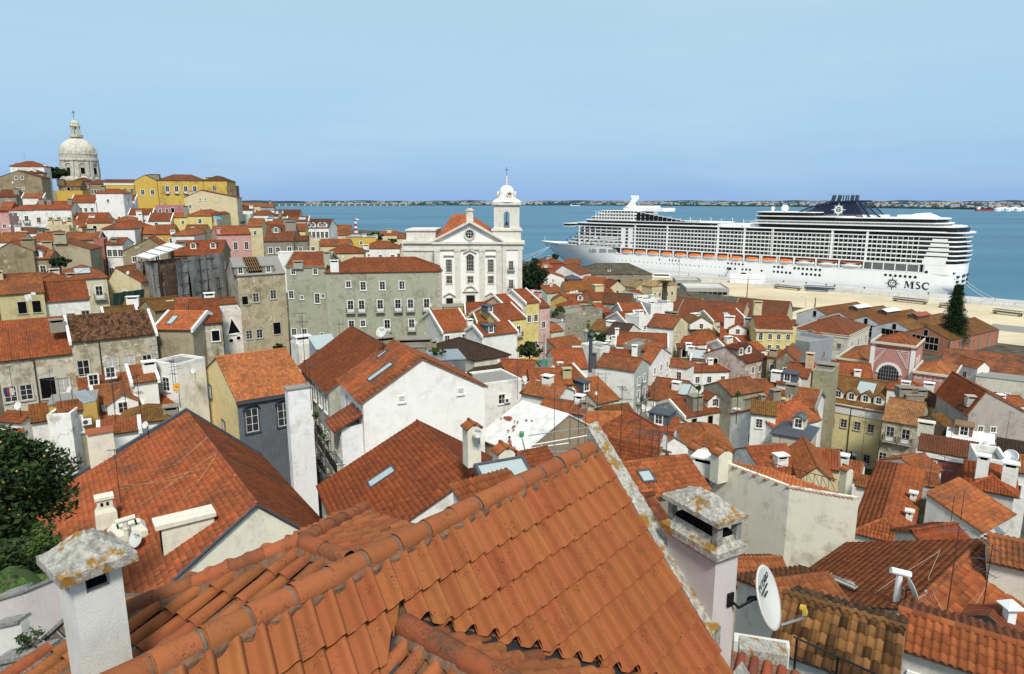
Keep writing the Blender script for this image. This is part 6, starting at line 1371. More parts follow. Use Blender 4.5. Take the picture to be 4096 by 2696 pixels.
for k,(x,y)in enumerate(((145,995),(355,1010),(540,1027),(620,1033),(895,1056),(1490,1108))):
    p=atz(*px('E',x,y),3.0);o=empty('bollard',p);tag(o,'black mooring bollard on the quay edge by the ship','bollard','bollards on the quay edge');b=MB();b.lathe([(.45,0),(.35,.5),(.55,.8),(.5,1.0),(.01,1.05)],10);b.build('bollard_post','iron',o)
def bus():
    p=atz(*px('D',1190,958),3.0);q=atz(*px('D',1348,962),3.0);r=empty('coach',p,math.atan2(q.y-p.y,q.x-p.x));tag(r,'white coach parked behind the stone warehouse','coach');L=(q-p).length
    b=MB();b.prism([(0,-1.3,.5),(L,-1.3,.5),(L,-1.3,2.2),(L-.7,-1.3,3.5),(.2,-1.3,3.6),(0,-1.3,3.2)],off=(0,2.6,0));b.build('body','plain_white',r)
    b=MB();b.box(.4,L-.9,-1.34,1.34,1.9,3.0);b.build('windows','ship_glass',r)
    for t in(.18,.75):b=MB();b.lathe([(.5,-1.35),(.5,1.35)],10,(L*t,0,.5),ax=Matrix(((1,0,0),(0,0,1),(0,1,0))));b.build('wheel','rubber_pipe',r)
bus()
p=atz(*px('D',1905,1000),3.0);r=empty('marquee_tent',p,R(-25));tag(r,'white gabled marquee tent beside the ship gangway','tent')
b=MB();b.box(0,22,0,10,0,3.2);b.build('tent_wall','plain_white',r);b=MB();b.prism([(-.3,-.3,3.2),(-.3,10.3,3.2),(-.3,5,5.6)],off=(22.6,0,0));b.build('tent_roof','plain_white',r)
p0,p1=atz(*px('D',1845,950),3.0),SHW@Vector((shp('D',1895,880)[0],19.0,8.2));r=empty('boarding_gangway',p0);tag(r,'sloping boarding gangway into the open hull door','gangway')
b=MB();e_=p1-p0;b.prism([Vector((0,0,0)),e_,e_+Vector((1.2,.6,0)),Vector((1.2,.6,0))],off=(0,0,.25));b.path([Vector((0,0,1.2)),e_+Vector((0,0,1.2))],.06);b.build('ramp','galv',r)
def car(p,rz,mat,lab):
    r=empty('parked_car',p,rz);tag(r,lab,'car');b=MB();b.prism([(0,-.85,.3),(4.2,-.85,.3),(4.2,-.85,.85),(3.2,-.85,.95),(2.7,-.85,1.45),(1.0,-.85,1.45),(.3,-.85,.95),(0,-.85,.8)],off=(0,1.7,0));b.build('body',mat,r)
    b=MB();b.prism([(.55,-.87,.95),(3.0,-.87,.95),(2.6,-.87,1.38),(1.05,-.87,1.38)],off=(0,1.74,0));b.build('windows','ship_glass',r)
    for x in(.8,3.4):
        b=MB();b.lathe([(.01,-.88),(.32,-.88),(.32,.88),(.01,.88)],10,(x,0,.32),ax=Matrix(((1,0,0),(0,0,1),(0,1,0))));b.build('wheel','rubber_pipe',r)
car(atz(*px('D',1462,1168),3.0),.1,'plain_blue','dark car parked before the concrete terminal');car(atz(*px('D',1550,978),3.0),-.5,'plain_white','white car on the quay behind the terminal')
# concrete terminal
def terminal(c,x0,y0,x1,z,D,h,lab,yaw):
    H=house(c,x0,y0,x1,y0,0,h,'flat',(.40,.39,.35),r1,lab,z=z,D=D,yaw=yaw,parapet=.8,ch=[],cat='terminal',dirt=.6,rmat='quay_concrete');r=H['root']
    b=MB();b.box(1,H['W']-1,-.06,.05,h-2.8,h-1.3);b.build('window_strip','ship_glass',r)
    n=int(H['W']/2.6);b=MB()
    for k in range(n+1):b.box(1+k*(H['W']-2)/n-.1,1+k*(H['W']-2)/n+.1,-.12,-.06,h-2.8,h-1.3)
    b.build('window_posts','trim_stone',r)
terminal('D',1500,1062,1900,10,26,7,'flat roofed concrete terminal with strip windows on the quay',-6)
terminal('D',1400,985,1640,11,14,8,'grey concrete terminal block behind the palm',-6)

# ------------------------------------------------------------------ white church
CD=190.0;k_=CD/FPX/(2380/1024.0)  # metres per crop pixel
def cx_(x):return(x-560)*k_
c0=atd(*px('C',560,740),CD);HC=18.0;cz0=c0.z-HC
def cz_(y):return HC-(y-740)*k_*1.01
ch_=empty('church',(c0.x,c0.y,cz0));tag(ch_,'white baroque church with pediment and single domed bell tower','church')
TP.append((c0.x+9,c0.y,cz0))
cw=(0.84,0.83,0.79,.16);cs_=(0.68,0.65,0.575,.40)
x1,x2=cx_(1178),cx_(1362)
b=MB();b.box(0,x1,0,26,-8,HC);b.box(x1,x2,-.6,6,-8,HC);b.build('wall','wall',ch_,color=cw)
b=MB();b.box(cx_(240),0,4,22,-8,HC-.2);b.box(cx_(270),cx_(545),5,20,HC,HC+3.0);b.build('side_block','wall',ch_,color=cs_)
b=MB();b.box(cx_(232),0,3.4,22.4,HC-.6,HC+.1);b.box(cx_(262),cx_(552),4.6,20.4,HC+2.9,HC+3.3);b.box(cx_(245),0,3.7,22,cz_(830),cz_(815));b.build('side_cornice','wall',ch_,color=cs_)
# pilasters
for x in(575,765,992,1150):
    b=MB();xx=cx_(x);b.box(xx-.75,xx+.75,-.38,0,cz_(1275),cz_(825));b.m=0;b.box(xx-.9,xx+.9,-.5,0,cz_(825),cz_(808));b.box(xx-.95,xx+.95,-.6,0,-1,cz_(1275));b.build('pilaster','wall',ch_,color=cs_)
for xx in(x1+.6,x2-.6):
    b=MB();b.box(xx-.55,xx+.55,-.85,-.6,-1,cz_(808));b.build('pilaster','wall',ch_,color=cs_)
b=MB();b.box(-.5,x1,-.5,0,cz_(808),cz_(795));b.box(-.3,x1,-.35,0,cz_(795),cz_(757));b.box(-.7,x1,-.8,.1,cz_(757),cz_(738));b.box(x1,x2+.7,-1.4,6.6,cz_(757),cz_(735));b.box(x1,x2+.3,-.9,6.2,cz_(808),cz_(757));b.build('entablature','wall',ch_,color=cs_)
# pediment
ax,az=cx_(882),cz_(566);za=cz_(738)
b=MB();b.prism([(-.4,.3,za),(x1+.2,.3,za),(ax,.3,az)],off=(0,2,0));b.build('pediment','wall',ch_,color=cw)
b=MB()
for e0 in(-.7,x1+.5):b.prism([Vector((e0,-.8,za)),Vector((ax,-.8,az)),Vector((ax,-.8,az+.75)),Vector((e0,-.8,za+.55))],off=(0,1.4,0))
b.build('raking_cornice','wall',ch_,color=cs_)
mt=Matrix(((1,0,0),(0,0,1),(0,1,0)))
b=MB();oc=(cx_(877),.12,cz_(668));b.lathe([(1.15,0),(1.15,.18),(1.6,.18),(1.6,0)],24,(oc[0],oc[1]-.1,oc[2]),ax=Matrix(((1,0,0),(0,0,-1),(0,1,0))));oo=b.build('oculus','wall',ch_,color=cs_)
b=MB();b.lathe([(.001,0),(1.15,0)],24,(oc[0],.2,oc[2]),ax=mt);b.build('pane','glass',oo)
b=MB()
for q in(-.35,.35):b.box(oc[0]+q-.04,oc[0]+q+.04,.1,.16,oc[2]-1.05,oc[2]+1.05);b.box(oc[0]-1.05,oc[0]+1.05,.1,.16,oc[2]+q-.04,oc[2]+q+.04)
b.build('glazing_bar','trim_white',oo)
b=MB();b.box(ax-.95,ax+.95,-.3,1.6,az+.3,az+3.2);b.box(ax-1.2,ax+1.2,-.5,1.8,az+3.2,az+3.6);b.box(ax-.7,ax+.7,0,1.4,az+3.6,az+4.0);b.build('finial_block','wall',ch_,color=cs_)
b=MB();b.tube((ax,.7,az+4),(ax,.7,az+6.4),.07,.05,6);b.box(ax-.55,ax+.55,.63,.77,az+5.7,az+5.84);b.build('cross','iron',ch_)
# roof behind
rz_=cz_(462)-1.2;ey0,ey1=2.3,26
b=MB()
for P in([Vector((-.6,26,za)),Vector((-.6,2.4,za)),Vector((cx_(690),12,rz_)),Vector((cx_(690),22,rz_))],[Vector((x1+.6,2.4,za)),Vector((x1+.6,26,za)),Vector((cx_(835),22,rz_)),Vector((cx_(835),12,rz_))],
          [Vector((-.6,2.4,za)),Vector((x1+.6,2.4,za)),Vector((cx_(835),12,rz_)),Vector((cx_(690),12,rz_))],[Vector((cx_(690),12,rz_)),Vector((cx_(835),12,rz_)),Vector((cx_(835),22,rz_)),Vector((cx_(690),22,rz_))],
          [Vector((x1+.6,26,za)),Vector((-.6,26,za)),Vector((cx_(690),22,rz_)),Vector((cx_(835),22,rz_))]):
    b.face(P,slope_uv(P))
b.build('roof','roof_far',ch_,color=(.42,.12,.045,.3))
b=MB()
for P in([Vector((-.5,2.3,za+.3)),Vector((-.5,-.1,za+.4)),Vector((ax,-.1,az+.8)),Vector((ax,2.3,az+.8))],[Vector((x1+.3,-.1,za+.4)),Vector((x1+.3,2.3,za+.3)),Vector((ax,2.3,az+.8)),Vector((ax,-.1,az+.8))]):b.face(P,slope_uv(P))
b.build('pediment_roof','roof_far',ch_,color=(.42,.10,.05,.1))
# windows and doors
def cwin(xc,y0,y1,w,arch=False,bars=4,ped=None,x_y=0.0):
    xx,zt,zb2=cx_(xc),cz_(y0),cz_(y1);f=.28;b=MB();Y=x_y
    b.box(xx-w/2-f,xx-w/2,Y-.2,Y,zb2-f,zt+f);b.box(xx+w/2,xx+w/2+f,Y-.2,Y,zb2-f,zt+f);b.box(xx-w/2,xx+w/2,Y-.19,Y,zb2-f,zb2)
    if arch:b.lathe([(w/2,0),(w/2,.2),(w/2+f,.2),(w/2+f,0)],12,(xx,Y,zt),0,math.pi,Matrix(((1,0,0),(0,0,-1),(0,1,0))))
    else:b.box(xx-w/2,xx+w/2,Y-.19,Y,zt,zt+f)
    if ped=='flat':b.box(xx-w/2-.7,xx+w/2+.7,Y-.5,Y,zt+1.1,zt+1.45)
    if ped=='tri':
        for s in(-1,1):b.prism([Vector((xx+s*(w/2+.8),Y-.5,zt+.5)),Vector((xx,Y-.5,zt+1.5)),Vector((xx,Y-.5,zt+1.85)),Vector((xx+s*(w/2+.8),Y-.5,zt+.85))],off=(0,.5,0))
    if ped=='archtri':
        for s in(-1,1):b.prism([Vector((xx+s*(w/2+.9),Y-.5,zt+w*.5+.3)),Vector((xx,Y-.5,zt+w*.5+1.1)),Vector((xx,Y-.5,zt+w*.5+1.45)),Vector((xx+s*(w/2+.9),Y-.5,zt+w*.5+.65))],off=(0,.5,0))
    if ped=='seg':
        b.box(xx-w/2-1.0,xx+w/2+1.0,Y-.5,Y,zt+1.0,zt+1.3);b.lathe([(w/2+.3,0),(w/2+.3,.5),(w/2+.7,.5),(w/2+.7,0)],12,(xx,Y,zt+1.0),.25,math.pi-.25,Matrix(((1,0,0),(0,0,-1),(0,1,0))))
    o=b.build('door' if bars==0 else 'window','wall',ch_,color=cs_)
    b=MB();b.box(xx-w/2,xx+w/2,Y-.05,Y+.02,zb2,zt)
    if arch:b.lathe([(.001,0),(w/2,0)],12,(xx,Y-.05,zt),0,math.pi,mt)
    b.build('pane' if bars else 'door_leaf','glass' if bars else 'ship_tank',o)
    if bars:
        b=MB();e=.045
        for q in range(1,4 if w>1.4 else 3):X=xx-w/2+w*q/(4 if w>1.4 else 3);b.box(X-e,X+e,Y-.1,Y-.05,zb2,zt+(w*.3 if arch else 0))
        n=max(2,int((zt-zb2)/.75))
        for q in range(1,n):Z=zb2+(zt-zb2)*q/n;b.box(xx-w/2,xx+w/2,Y-.09,Y-.05,Z-e,Z+e)
        b.build('glazing_bar','curtain',o)
for x in(683,1071):cwin(x,900,1012,1.5,ped='flat');cwin(x,1050,1118,1.5);cwin(x,1256,1345,1.9,bars=0,ped='tri')
cwin(880,880,1002,1.9,arch=True,ped='archtri');cwin(880,1052,1112,1.5);cwin(880,1228,1345,2.4,bars=0,ped='seg')
for y0,y1 in((912,990),(1085,1160)):
    cwin(1260,y0,y1,1.1,x_y=-.6);sl,ra=balcony_mesh(2.1);bo=link('balcony',sl,ch_,Matrix.Translation((cx_(1260),-.62,cz_(y1+6))));link('railing',ra,bo)
# bell tower
tx,ty,tw=cx_(1219),4.2,4.0
def trow(m,hw,z0,z1):m.box(tx-hw,tx+hw,ty-hw,ty+hw,z0,z1)
b=MB();trow(b,4.0,HC,cz_(640));trow(b,4.3,cz_(640),cz_(625));trow(b,3.9,cz_(625),cz_(612));b.build('tower_base','wall',ch_,color=cs_)
b=MB();hw=3.55;zb1,zt1=cz_(612),cz_(425)
for sx in(-1,1):
    for sy in(-1,1):b.box(tx+sx*hw-(2.75 if sx>0 else 0),tx+sx*hw+(0 if sx>0 else 2.75),ty+sy*hw-(2.75 if sy>0 else 0),ty+sy*hw+(0 if sy>0 else 2.75),zb1,zt1)
aw=hw-2.75;zsp=cz_(490)
for(dx,dy)in((0,-1),(0,1),(-1,0),(1,0)):  # spandrels above the belfry arches
    A=[]
    for q in range(9):t=math.pi*q/8;A.append((aw*math.cos(t),zsp+aw*math.sin(t)))
    poly=[(aw,zt1)]+[(aw,zsp)]+A[1:-1]+[(-aw,zsp)]+[(-aw,zt1)]
    if dx==0:pts=[Vector((tx+p[0],ty+dy*hw,p[1]))for p in poly];off=Vector((0,-dy*.9,0))
    else:pts=[Vector((tx+dx*hw,ty+p[0],p[1]))for p in poly];off=Vector((-dx*.9,0,0))
    n=len(poly)//2
    for q in range(len(A)-1):
        a_,c_=A[q],A[q+1]
        if dx==0:qd=[Vector((tx+a_[0],ty+dy*hw,a_[1])),Vector((tx+c_[0],ty+dy*hw,c_[1])),Vector((tx+c_[0],ty+dy*hw,zt1)),Vector((tx+a_[0],ty+dy*hw,zt1))]
        else:qd=[Vector((tx+dx*hw,ty+a_[0],a_[1])),Vector((tx+dx*hw,ty+c_[0],c_[1])),Vector((tx+dx*hw,ty+c_[0],zt1)),Vector((tx+dx*hw,ty+a_[0],zt1))]
        b.prism(qd,off=off)
b.build('belfry','wall',ch_,color=cs_)
b=MB();trow(b,hw*1.0,zt1,cz_(408));trow(b,hw*1.14,cz_(408),cz_(392));trow(b,hw*1.05,cz_(392),cz_(380));b.build('tower_cornice','wall',ch_,color=cs_)
b=MB();zd=cz_(380)
prof_=[(hw*1.05,0),(hw*.90,.5),(hw*.74,1.0),(hw*.60,1.5),(hw*.60,2.2),(hw*.58,3.0),(hw*.48,3.8),(hw*.29,4.4),(.25,4.6)]
b.lathe([(r*(1.12 if i<2 else 1.0),z)for i,(r,z)in enumerate(prof_)],8 if False else 16,(tx,ty,zd),R(0));b.build('dome','wall',ch_,True,color=(.80,.79,.75,.3))
for dx,dy,rz in((-.3,-1,0),(-1,-.2,-90),(1,.2,90)):
    o_=Matrix.Translation((tx,ty,zd+2.0))@Matrix.Rotation(R(rz+(18 if rz==0 else 0)),4,'Z');b=MB();b.lathe([(.55,0),(.55,.5),(.9,.5),(.9,0)],16,(0,-hw*.60,0),ax=Matrix(((1,0,0),(0,0,-1),(0,1,0))));q=link('round_window',b.mesh('round_window','wall'),ch_,o_,color=cs_)
    b=MB();b.lathe([(.001,0),(.55,0)],16,(0,-hw*.62,0),ax=mt);link('pane',b.mesh('pane','trim_stone'),q)
b=MB();b.lathe([(.25,0),(.4,.4),(.25,.8),(.45,1.2),(.2,1.7),(.3,2.1),(.08,2.5)],10,(tx,ty,zd+4.7));b.build('finial','wall',ch_,True,color=cs_)
b=MB();b.tube((tx,ty,zd+7),(tx,ty,zd+9.6),.06,.05,6);b.box(tx-.5,tx+.5,ty-.06,ty+.06,zd+8.7,zd+8.85);b.build('cross','iron',ch_)
for dx,dy in((0,-1),(-1,0)):
    b=MB();b.lathe([(.05,1.0),(.35,.95),(.45,.5),(.5,.2),(.75,0)],12,(tx+dx*(hw-.5),ty+dy*(hw-.5),cz_(590)));b.tube((tx+dx*(hw-.5),ty+dy*(hw-.5),cz_(590)+1),(tx+dx*(hw-.5),ty+dy*(hw-.5),zsp+.5),.12,.12,6);o=tag(b.build('bell','dark_iron_rust'),'bronze bell hanging in the %s arch of the bell tower'%('front' if dy else 'side'),'bell');o.location=ch_.location

# ------------------------------------------------------------------ domed pantheon on the hill
PD=480.0;kp=PD/FPX/(2380/1024.0);pc=atd(*px('A',695,740),PD);pa=empty('domed_pantheon',(pc.x-3.5,pc.y+13,pc.z));tag(pa,'domed stone church with tall lantern and cross on the hilltop','church');TP.append((pc.x,pc.y,pc.z-12));TP.append((pc.x-60,pc.y,pc.z-12))
def pz(y):return(740-y)*kp
pcol=(.56,.53,.45,.75);Rr=157*kp
b=MB();b.lathe([(Rr*1.0,-20),(Rr*1.0,pz(725)),(Rr*.97,pz(718)),(Rr*.93,pz(710)),(Rr*.93,pz(575)),(Rr*1.0,pz(568)),(Rr*1.0,pz(552)),(Rr*.95,pz(548)),(Rr*.95,pz(515)),(Rr*.97,pz(512)),(Rr*.95,pz(490))],32);b.build('drum','wall',pa,color=pcol)
dm_=[(Rr*.94*math.cos(t),pz(495)+(pz(362)-pz(495))*math.sin(t))for t in np.linspace(0,1.38,12)]
b=MB();b.lathe(dm_,32);b.build('dome','wall',pa,True,color=(.60,.57,.49,.8))
b=MB();rl_=37*kp;b.lathe([(rl_*1.3,pz(362)),(rl_*1.55,pz(355)),(rl_*1.55,pz(335)),(rl_*1.45,pz(335)),(rl_*1.4,pz(350)),(rl_*.62,pz(345)),(rl_*.62,pz(262)),(rl_*1.2,pz(262)),(rl_*1.15,pz(252)),(rl_*1.0,pz(248)),(rl_*.95,pz(232)),(rl_*.6,pz(215)),(.3,pz(205)),(.4,pz(195)),(.1,pz(180))],16);b.build('lantern','wall',pa,color=pcol)
b=MB();cmh=pz(262)-pz(340);b.tube((0,0,0),(0,0,cmh),.42,.38,6);cme=b.mesh('lantern_column','wall')
for k in range(8):t=2*math.pi*k/8+.2;link('lantern_column',cme,pa,Matrix.Translation((rl_*math.cos(t),rl_*math.sin(t),pz(340))),color=pcol)
b=MB();b.tube((0,0,pz(185)),(0,0,pz(118)),.18,.14,6);b.box(-1.1,1.1,-.12,.12,pz(138),pz(132));b.build('cross','iron',pa)
for k in range(8):
    t=-math.pi/2+(k-.12)*math.pi/4;M_r=Matrix.Rotation(t+math.pi/2,4,'Z');w=27*kp
    b=MB();b.box(-w-.8,-w,-Rr*.99,-Rr*.85,pz(705),pz(620));b.box(w,w+.8,-Rr*.99,-Rr*.85,pz(705),pz(620));b.lathe([(w,0),(w,.9),(w+.8,.9),(w+.8,0)],12,(0,-Rr*.9,pz(620)),0,math.pi,Matrix(((1,0,0),(0,0,-1),(0,1,0))))
    o=link('arched_window',b.mesh('arched_window','wall'),pa,M_r,color=pcol)
    b=MB();b.box(-w,w,-Rr*.935,-Rr*.8,pz(700),pz(620));b.lathe([(.01,0),(w,0)],12,(0,-Rr*.935,pz(620)),0,math.pi,mt);link('niche',b.mesh('niche','trim_stone'),o)
    b=MB();b.box(-w*.55,w*.55,-Rr*.95,-Rr*.9,pz(685),pz(632));link('pane',b.mesh('pane','black_hole'),o)
    for s in(-1,1):
        M_p=Matrix.Rotation(t+math.pi/2+s*.27,4,'Z');b=MB();b.box(-.75,.75,-Rr*1.0,-Rr*.9,pz(718),pz(575));b.box(-.5,.5,-Rr*.98,-Rr*.92,pz(512),pz(478));link('buttress',b.mesh('buttress','wall'),pa,M_p,color=pcol)
# ------------------------------------------------------------------ foreground roof
ZR=CAMZ-3.63
Rf=atz(2362,1797,ZR);RH=R(40.0);rdir=Vector((math.sin(RH),math.cos(RH),0));TU=rdir*0.235;TW=Vector((0.1698,-0.3055,-0.2470))
TN=TU.cross(TW).normalized();TN=TN if TN.z>0 else-TN
FGC=(0.285,0.094,0.034,0.08)
near=empty('near_house',(Rf.x-3,Rf.y-6,44.0));tag(near,'nearest house with large orange interlocking tiles, mortared ridge and stone verge','house');NI=near.matrix_world.inverted()if False else Matrix.Translation(-near.location)
def nl(p):return Vector(p)-near.location
def hitplane(c,x,y,p0,n):
    r=ray(*px(c,x,y));o=Vector((0,0,CAMZ));t=(Vector(p0)-o).dot(n)/r.dot(n);return o+r*t
# dormer roof that cuts into the big slope
DS=hitplane('J',1405,1200,Rf,TN);ddir=Vector((math.sin(R(128)),math.cos(R(128)),0));PD_=R(29)
dR=Vector((rdir.x*math.cos(PD_),rdir.y*math.cos(PD_),-math.sin(PD_)));dL=Vector((-rdir.x*math.cos(PD_),-rdir.y*math.cos(PD_),-math.sin(PD_)))
def zmain(x,y):return Rf.z-((x-Rf.x)*TN.x+(y-Rf.y)*TN.y)/TN.z
def zdorm(x,y):
    dx,dy=x-DS.x,y-DS.y;a=dx*ddir.x+dy*ddir.y;c=dx*rdir.x+dy*rdir.y
    return DS.z+.12-abs(c)*math.tan(PD_)if a>-.25 else-1e3
# lattice tile of the big roof (skewed grid baked into the mesh)
LP=([0,.05,.20,.36,.44,.51,.58,.65,.73,.81,.89,.96,1.03],[0,0,0,0,.007,.030,.064,.090,.101,.096,.074,.042,.014])
def near_tile(var,rsq):
    b=MB();n=5;k=len(LP[0]);rws=[]
    for q in range(n):
        f=q/(n-1.0);w=-0.10+f*1.10;rws.append([TU*a+TW*(1-w)*1.0+TN*(z*(1.0+.03*(1-f))+.046*(1-f)+.004*math.sin(var*3+q))for a,z in zip(*LP)])
    b.grid([list(r)for r in rws]);lo=rws[0];b.grid([[p-TN*.026-TW*.012 for p in lo],lo])
    me=b.mesh('tile','roof_tile_near',True);me.uv_layers.new(name='UVMap');return me
tvar=[near_tile(q,None)for q in range(4)];trs=np.random.RandomState(5)
def vline(side):
    n2=Vector((side*rdir.x*math.sin(PD_),side*rdir.y*math.sin(PD_),math.cos(PD_)));d_=TN.cross(n2).normalized();d_=d_ if d_.dot(ddir)>0 else-d_
    o_=Vector((d_.y,-d_.x,0)).normalized();o_=o_ if o_.dot(rdir)*side>0 else-o_;return d_,o_
VL={s_:vline(s_)for s_ in(1,-1)};VOFF=.10
def keepside(p):
    return max((p-DS).dot(VL[1][1]),(p-DS).dot(VL[-1][1]))-VOFF if(p-DS).dot(ddir)>-.15 else 1.0
import bmesh
cells=[]
for c in range(-46,1):
    for r in range(0,13):
        p=Rf+TU*(c+.5-.6)+TW*(r+.95);u,v=proj(p)
        if u<-120 or u>3300 or v>2860:continue
        if max(keepside(Rf+TU*(c+a_-.6)+TW*(r+w_))for a_ in(0,1)for w_ in(.3,1.4))<0:continue
        cells.append((-(p-Vector((0,0,CAMZ))).length,c,r,u,v))
cells=[c for c in cells if not(c[3]<330 and c[4]<2600)]
vis=sorted(cells,key=lambda q:-q[0])[:300];rest=sorted(cells,key=lambda q:-q[0])[300:]
for lst in(vis,):
    for _,c,r,u,v in lst:
        tl=Rf+TU*(c-.6)+TW*(r+.30)+TN*.02
        ks=[keepside(tl+TU*a_+TW*w_)for a_ in(0,1)for w_ in(0,1.1)]
        if min(ks)<0:
            bm_=bmesh.new();bm_.from_mesh(tvar[0]);sd_k=1 if(tl+TU*.5+TW*.5-DS).dot(VL[1][1])>(tl+TU*.5+TW*.5-DS).dot(VL[-1][1])else-1
            bmesh.ops.bisect_plane(bm_,geom=bm_.verts[:]+bm_.edges[:]+bm_.faces[:],plane_co=DS+VL[sd_k][1]*VOFF-tl,plane_no=-VL[sd_k][1],clear_outer=True)
            if not bm_.faces:bm_.free();continue
            me_=tvar[0].copy();bm_.to_mesh(me_);bm_.free();t=link('tile',me_,near);t.location=nl(tl)
        else:
            t=link('tile',tvar[trs.randint(4)],near);t.location=nl(tl+Vector(trs.normal(0,.0035,3)));t.rotation_euler=tuple(trs.normal(0,.009,3))
        f=1+trs.normal(0,.04);t.color=(FGC[0]*f,FGC[1]*f*(1+trs.normal(0,.035)),FGC[2]*f,.02+.14*trs.rand())
if rest:
    for _,c,r,u,v in rest:
        t=link('tile',tvar[trs.randint(4)],near);t.location=nl(Rf+TU*(c-.6)+TW*(r+.30)+TN*.02);t.color=FGC
b=MB();q0,q1=Rf-TN*.03+TU*.3,Rf+TU*-48-TN*.03
b.prism([nl(q0),nl(q1),nl(q1+TW*14),nl(q0+TW*14)],off=-TN*.1);b.build('roof_boarding','mortar',near)
# main ridge tiles in mortar
rt_r=.125;sdv=rdir.cross(Vector((0,0,1))).normalized();AXM=Matrix((sdv,Vector((0,0,1)),rdir)).transposed()
b=MB();b.lathe([(rt_r*1.02,.012),(rt_r*1.06,.0),(rt_r*1.08,.03),(rt_r*.96,.435)],12,(0,0,0),-.1,math.pi+.1,AXM);rme=b.mesh('ridge_tile','roof_tile_near',True);rme.uv_layers.new(name='UVMap')
nr=26
for k in range(nr):
    t=link('ridge_tile',rme,near);t.location=nl(Rf-rdir*(.42*(k+1)-.02)+Vector((0,0,.0))+Vector(trs.normal(0,.004,3)));f=1+trs.normal(0,.06);t.color=(FGC[0]*f,FGC[1]*f,FGC[2]*f*1.05,.12);t.rotation_euler=tuple(trs.normal(0,.01,3))
b=MB()
rows_=[]
for k in range(121):
    p=Rf-rdir*(nr*.42*k/120.0);j=.018*math.sin(k*1.7)+.012*math.sin(k*4.3+1);dn=TW.normalized()
    rows_.append([nl(p+Vector((0,0,.07))),nl(p+dn*.09+TN*.075),nl(p+dn*(.15+j)+TN*(.06+j*.3)),nl(p+dn*(.19+j*1.5)+TN*.005)])
b.grid(rows_);rows_=[]
for k in range(121):
    p=Rf-rdir*(nr*.42*k/120.0);j=.012*math.sin(k*2.1+2);rows_.append([nl(p-sdv*.16+Vector((0,0,-.16+j))),nl(p-sdv*.12+Vector((0,0,-.02))),nl(p+Vector((0,0,.05)))])
b.grid(rows_);b.build('ridge_mortar','mortar',near)
b=MB()
for k in range(nr+1):
    p=Rf-rdir*(.42*k);b.lathe([(rt_r*.9,-.014),(rt_r*1.02,-.010),(rt_r*1.045,.0),(rt_r*1.02,.008)],12,nl(p),.1,math.pi-.1,AXM)
b.build('ridge_joints','mortar_grey',near,True,kind='stuff')
# stone verge with lichen along the far edge
e0=Rf+TU*.25;W0=TW.normalized();vx=rdir
def vsec(p,lo=0.55):return[p-Vector((0,0,lo)),p+Vector((0,0,.20)),p+Vector((0,0,.22))+vx*.03,p+vx*.27+Vector((0,0,.21)),p+vx*.30+Vector((0,0,.17)),p+vx*.30-Vector((0,0,lo*2))]
b=MB();rows_=[]
for k in range(41):
    p=e0-W0*.18+W0*(3.28*k/40.0)+TN*(.008*math.sin(k*2.3));rows_.append([nl(q)for q in vsec(p)])
b.grid(rows_);b.face(rows_[0][::-1]);b.face(rows_[-1]);b.build('stone_verge','concrete_lichen',near)
b=MB();rows_=[]
for k in range(21):
    p=e0+W0*(3.55+2.0*k/20.0);rows_.append([nl(q)for q in vsec(p)])
b.grid(rows_);b.face(rows_[0][::-1]);b.build('lower_verge','concrete_grey',near)
# walls of the near house
b=MB();ca,cb2=Rf-rdir*11,Rf;dwn=Vector((TW.x,TW.y,0)).normalized()*5
for p,q in((cb2,cb2+dwn),):b.face([nl((p.x,p.y,40)),nl((q.x,q.y,40)),nl((q.x,q.y,q.z-4.2)),nl((p.x,p.y,p.z-.2))])
bk=rdir.cross(Vector((0,0,1)))*-.12;b.face([nl((ca.x+bk.x,ca.y+bk.y,40)),nl((cb2.x+bk.x,cb2.y+bk.y,40)),nl((cb2.x+bk.x,cb2.y+bk.y,ZR-.1)),nl((ca.x+bk.x,ca.y+bk.y,ZR-.1))]);b.build('wall','stucco_white',near)
# barrel tile mesh for the small roofs
def barrel(u_,w_,n_,r,var):
    b=MB();L=w_.length;k=9;rw=[]
    for q,(f,sc_)in enumerate(((-.08,1.08),(.5,1.0),(1.0,.90))):
        rw.append([u_.normalized()*(r*sc_*math.cos(math.pi*i/(k-1)))+n_*(r*sc_*math.sin(math.pi*i/(k-1))+.03*(1-f))+w_*(1-f)for i in range(k)])
    b.grid(rw);b.grid([[p*1.0-n_*.016 for p in rw[0]],rw[0]]);me=b.mesh('tile','roof_tile_near',True);me.uv_layers.new(name='UVMap');return me
def barrel_field(root,o,u_,w_,test,c0,c1,r0,r1,r=.072,col=FGC,sag=0.0,cvar=.09,name='tile'):
    n_=u_.cross(w_).normalized();n_=n_ if n_.z>0 else-n_;me=barrel(u_,w_,n_,r,0);mc=barrel(u_,w_,n_,-r*.8,0);k=0
    for c in range(c0,c1):
        for q in range(r0,r1):
            p=o+u_*(c+.5)+w_*(q+.5)
            if not test(p):continue
            t=link(name,me,root);t.location=Vector(o+u_*(c+.5)+w_*q+Vector(trs.normal(0,.005,3)))-root.location;t.rotation_euler=tuple(trs.normal(0,.012,3));f=1+trs.normal(0,cvar);t.color=(col[0]*f,col[1]*f*(1+trs.normal(0,.04)),col[2]*f,.45);k+=1
    return k
def bed(root,pts,mat='mortar',name='tile_bed',dz=.0):
    b=MB();b.prism([Vector(p)-root.location+Vector((0,0,dz))for p in pts],off=(0,0,-.12));b.build(name,mat,root)
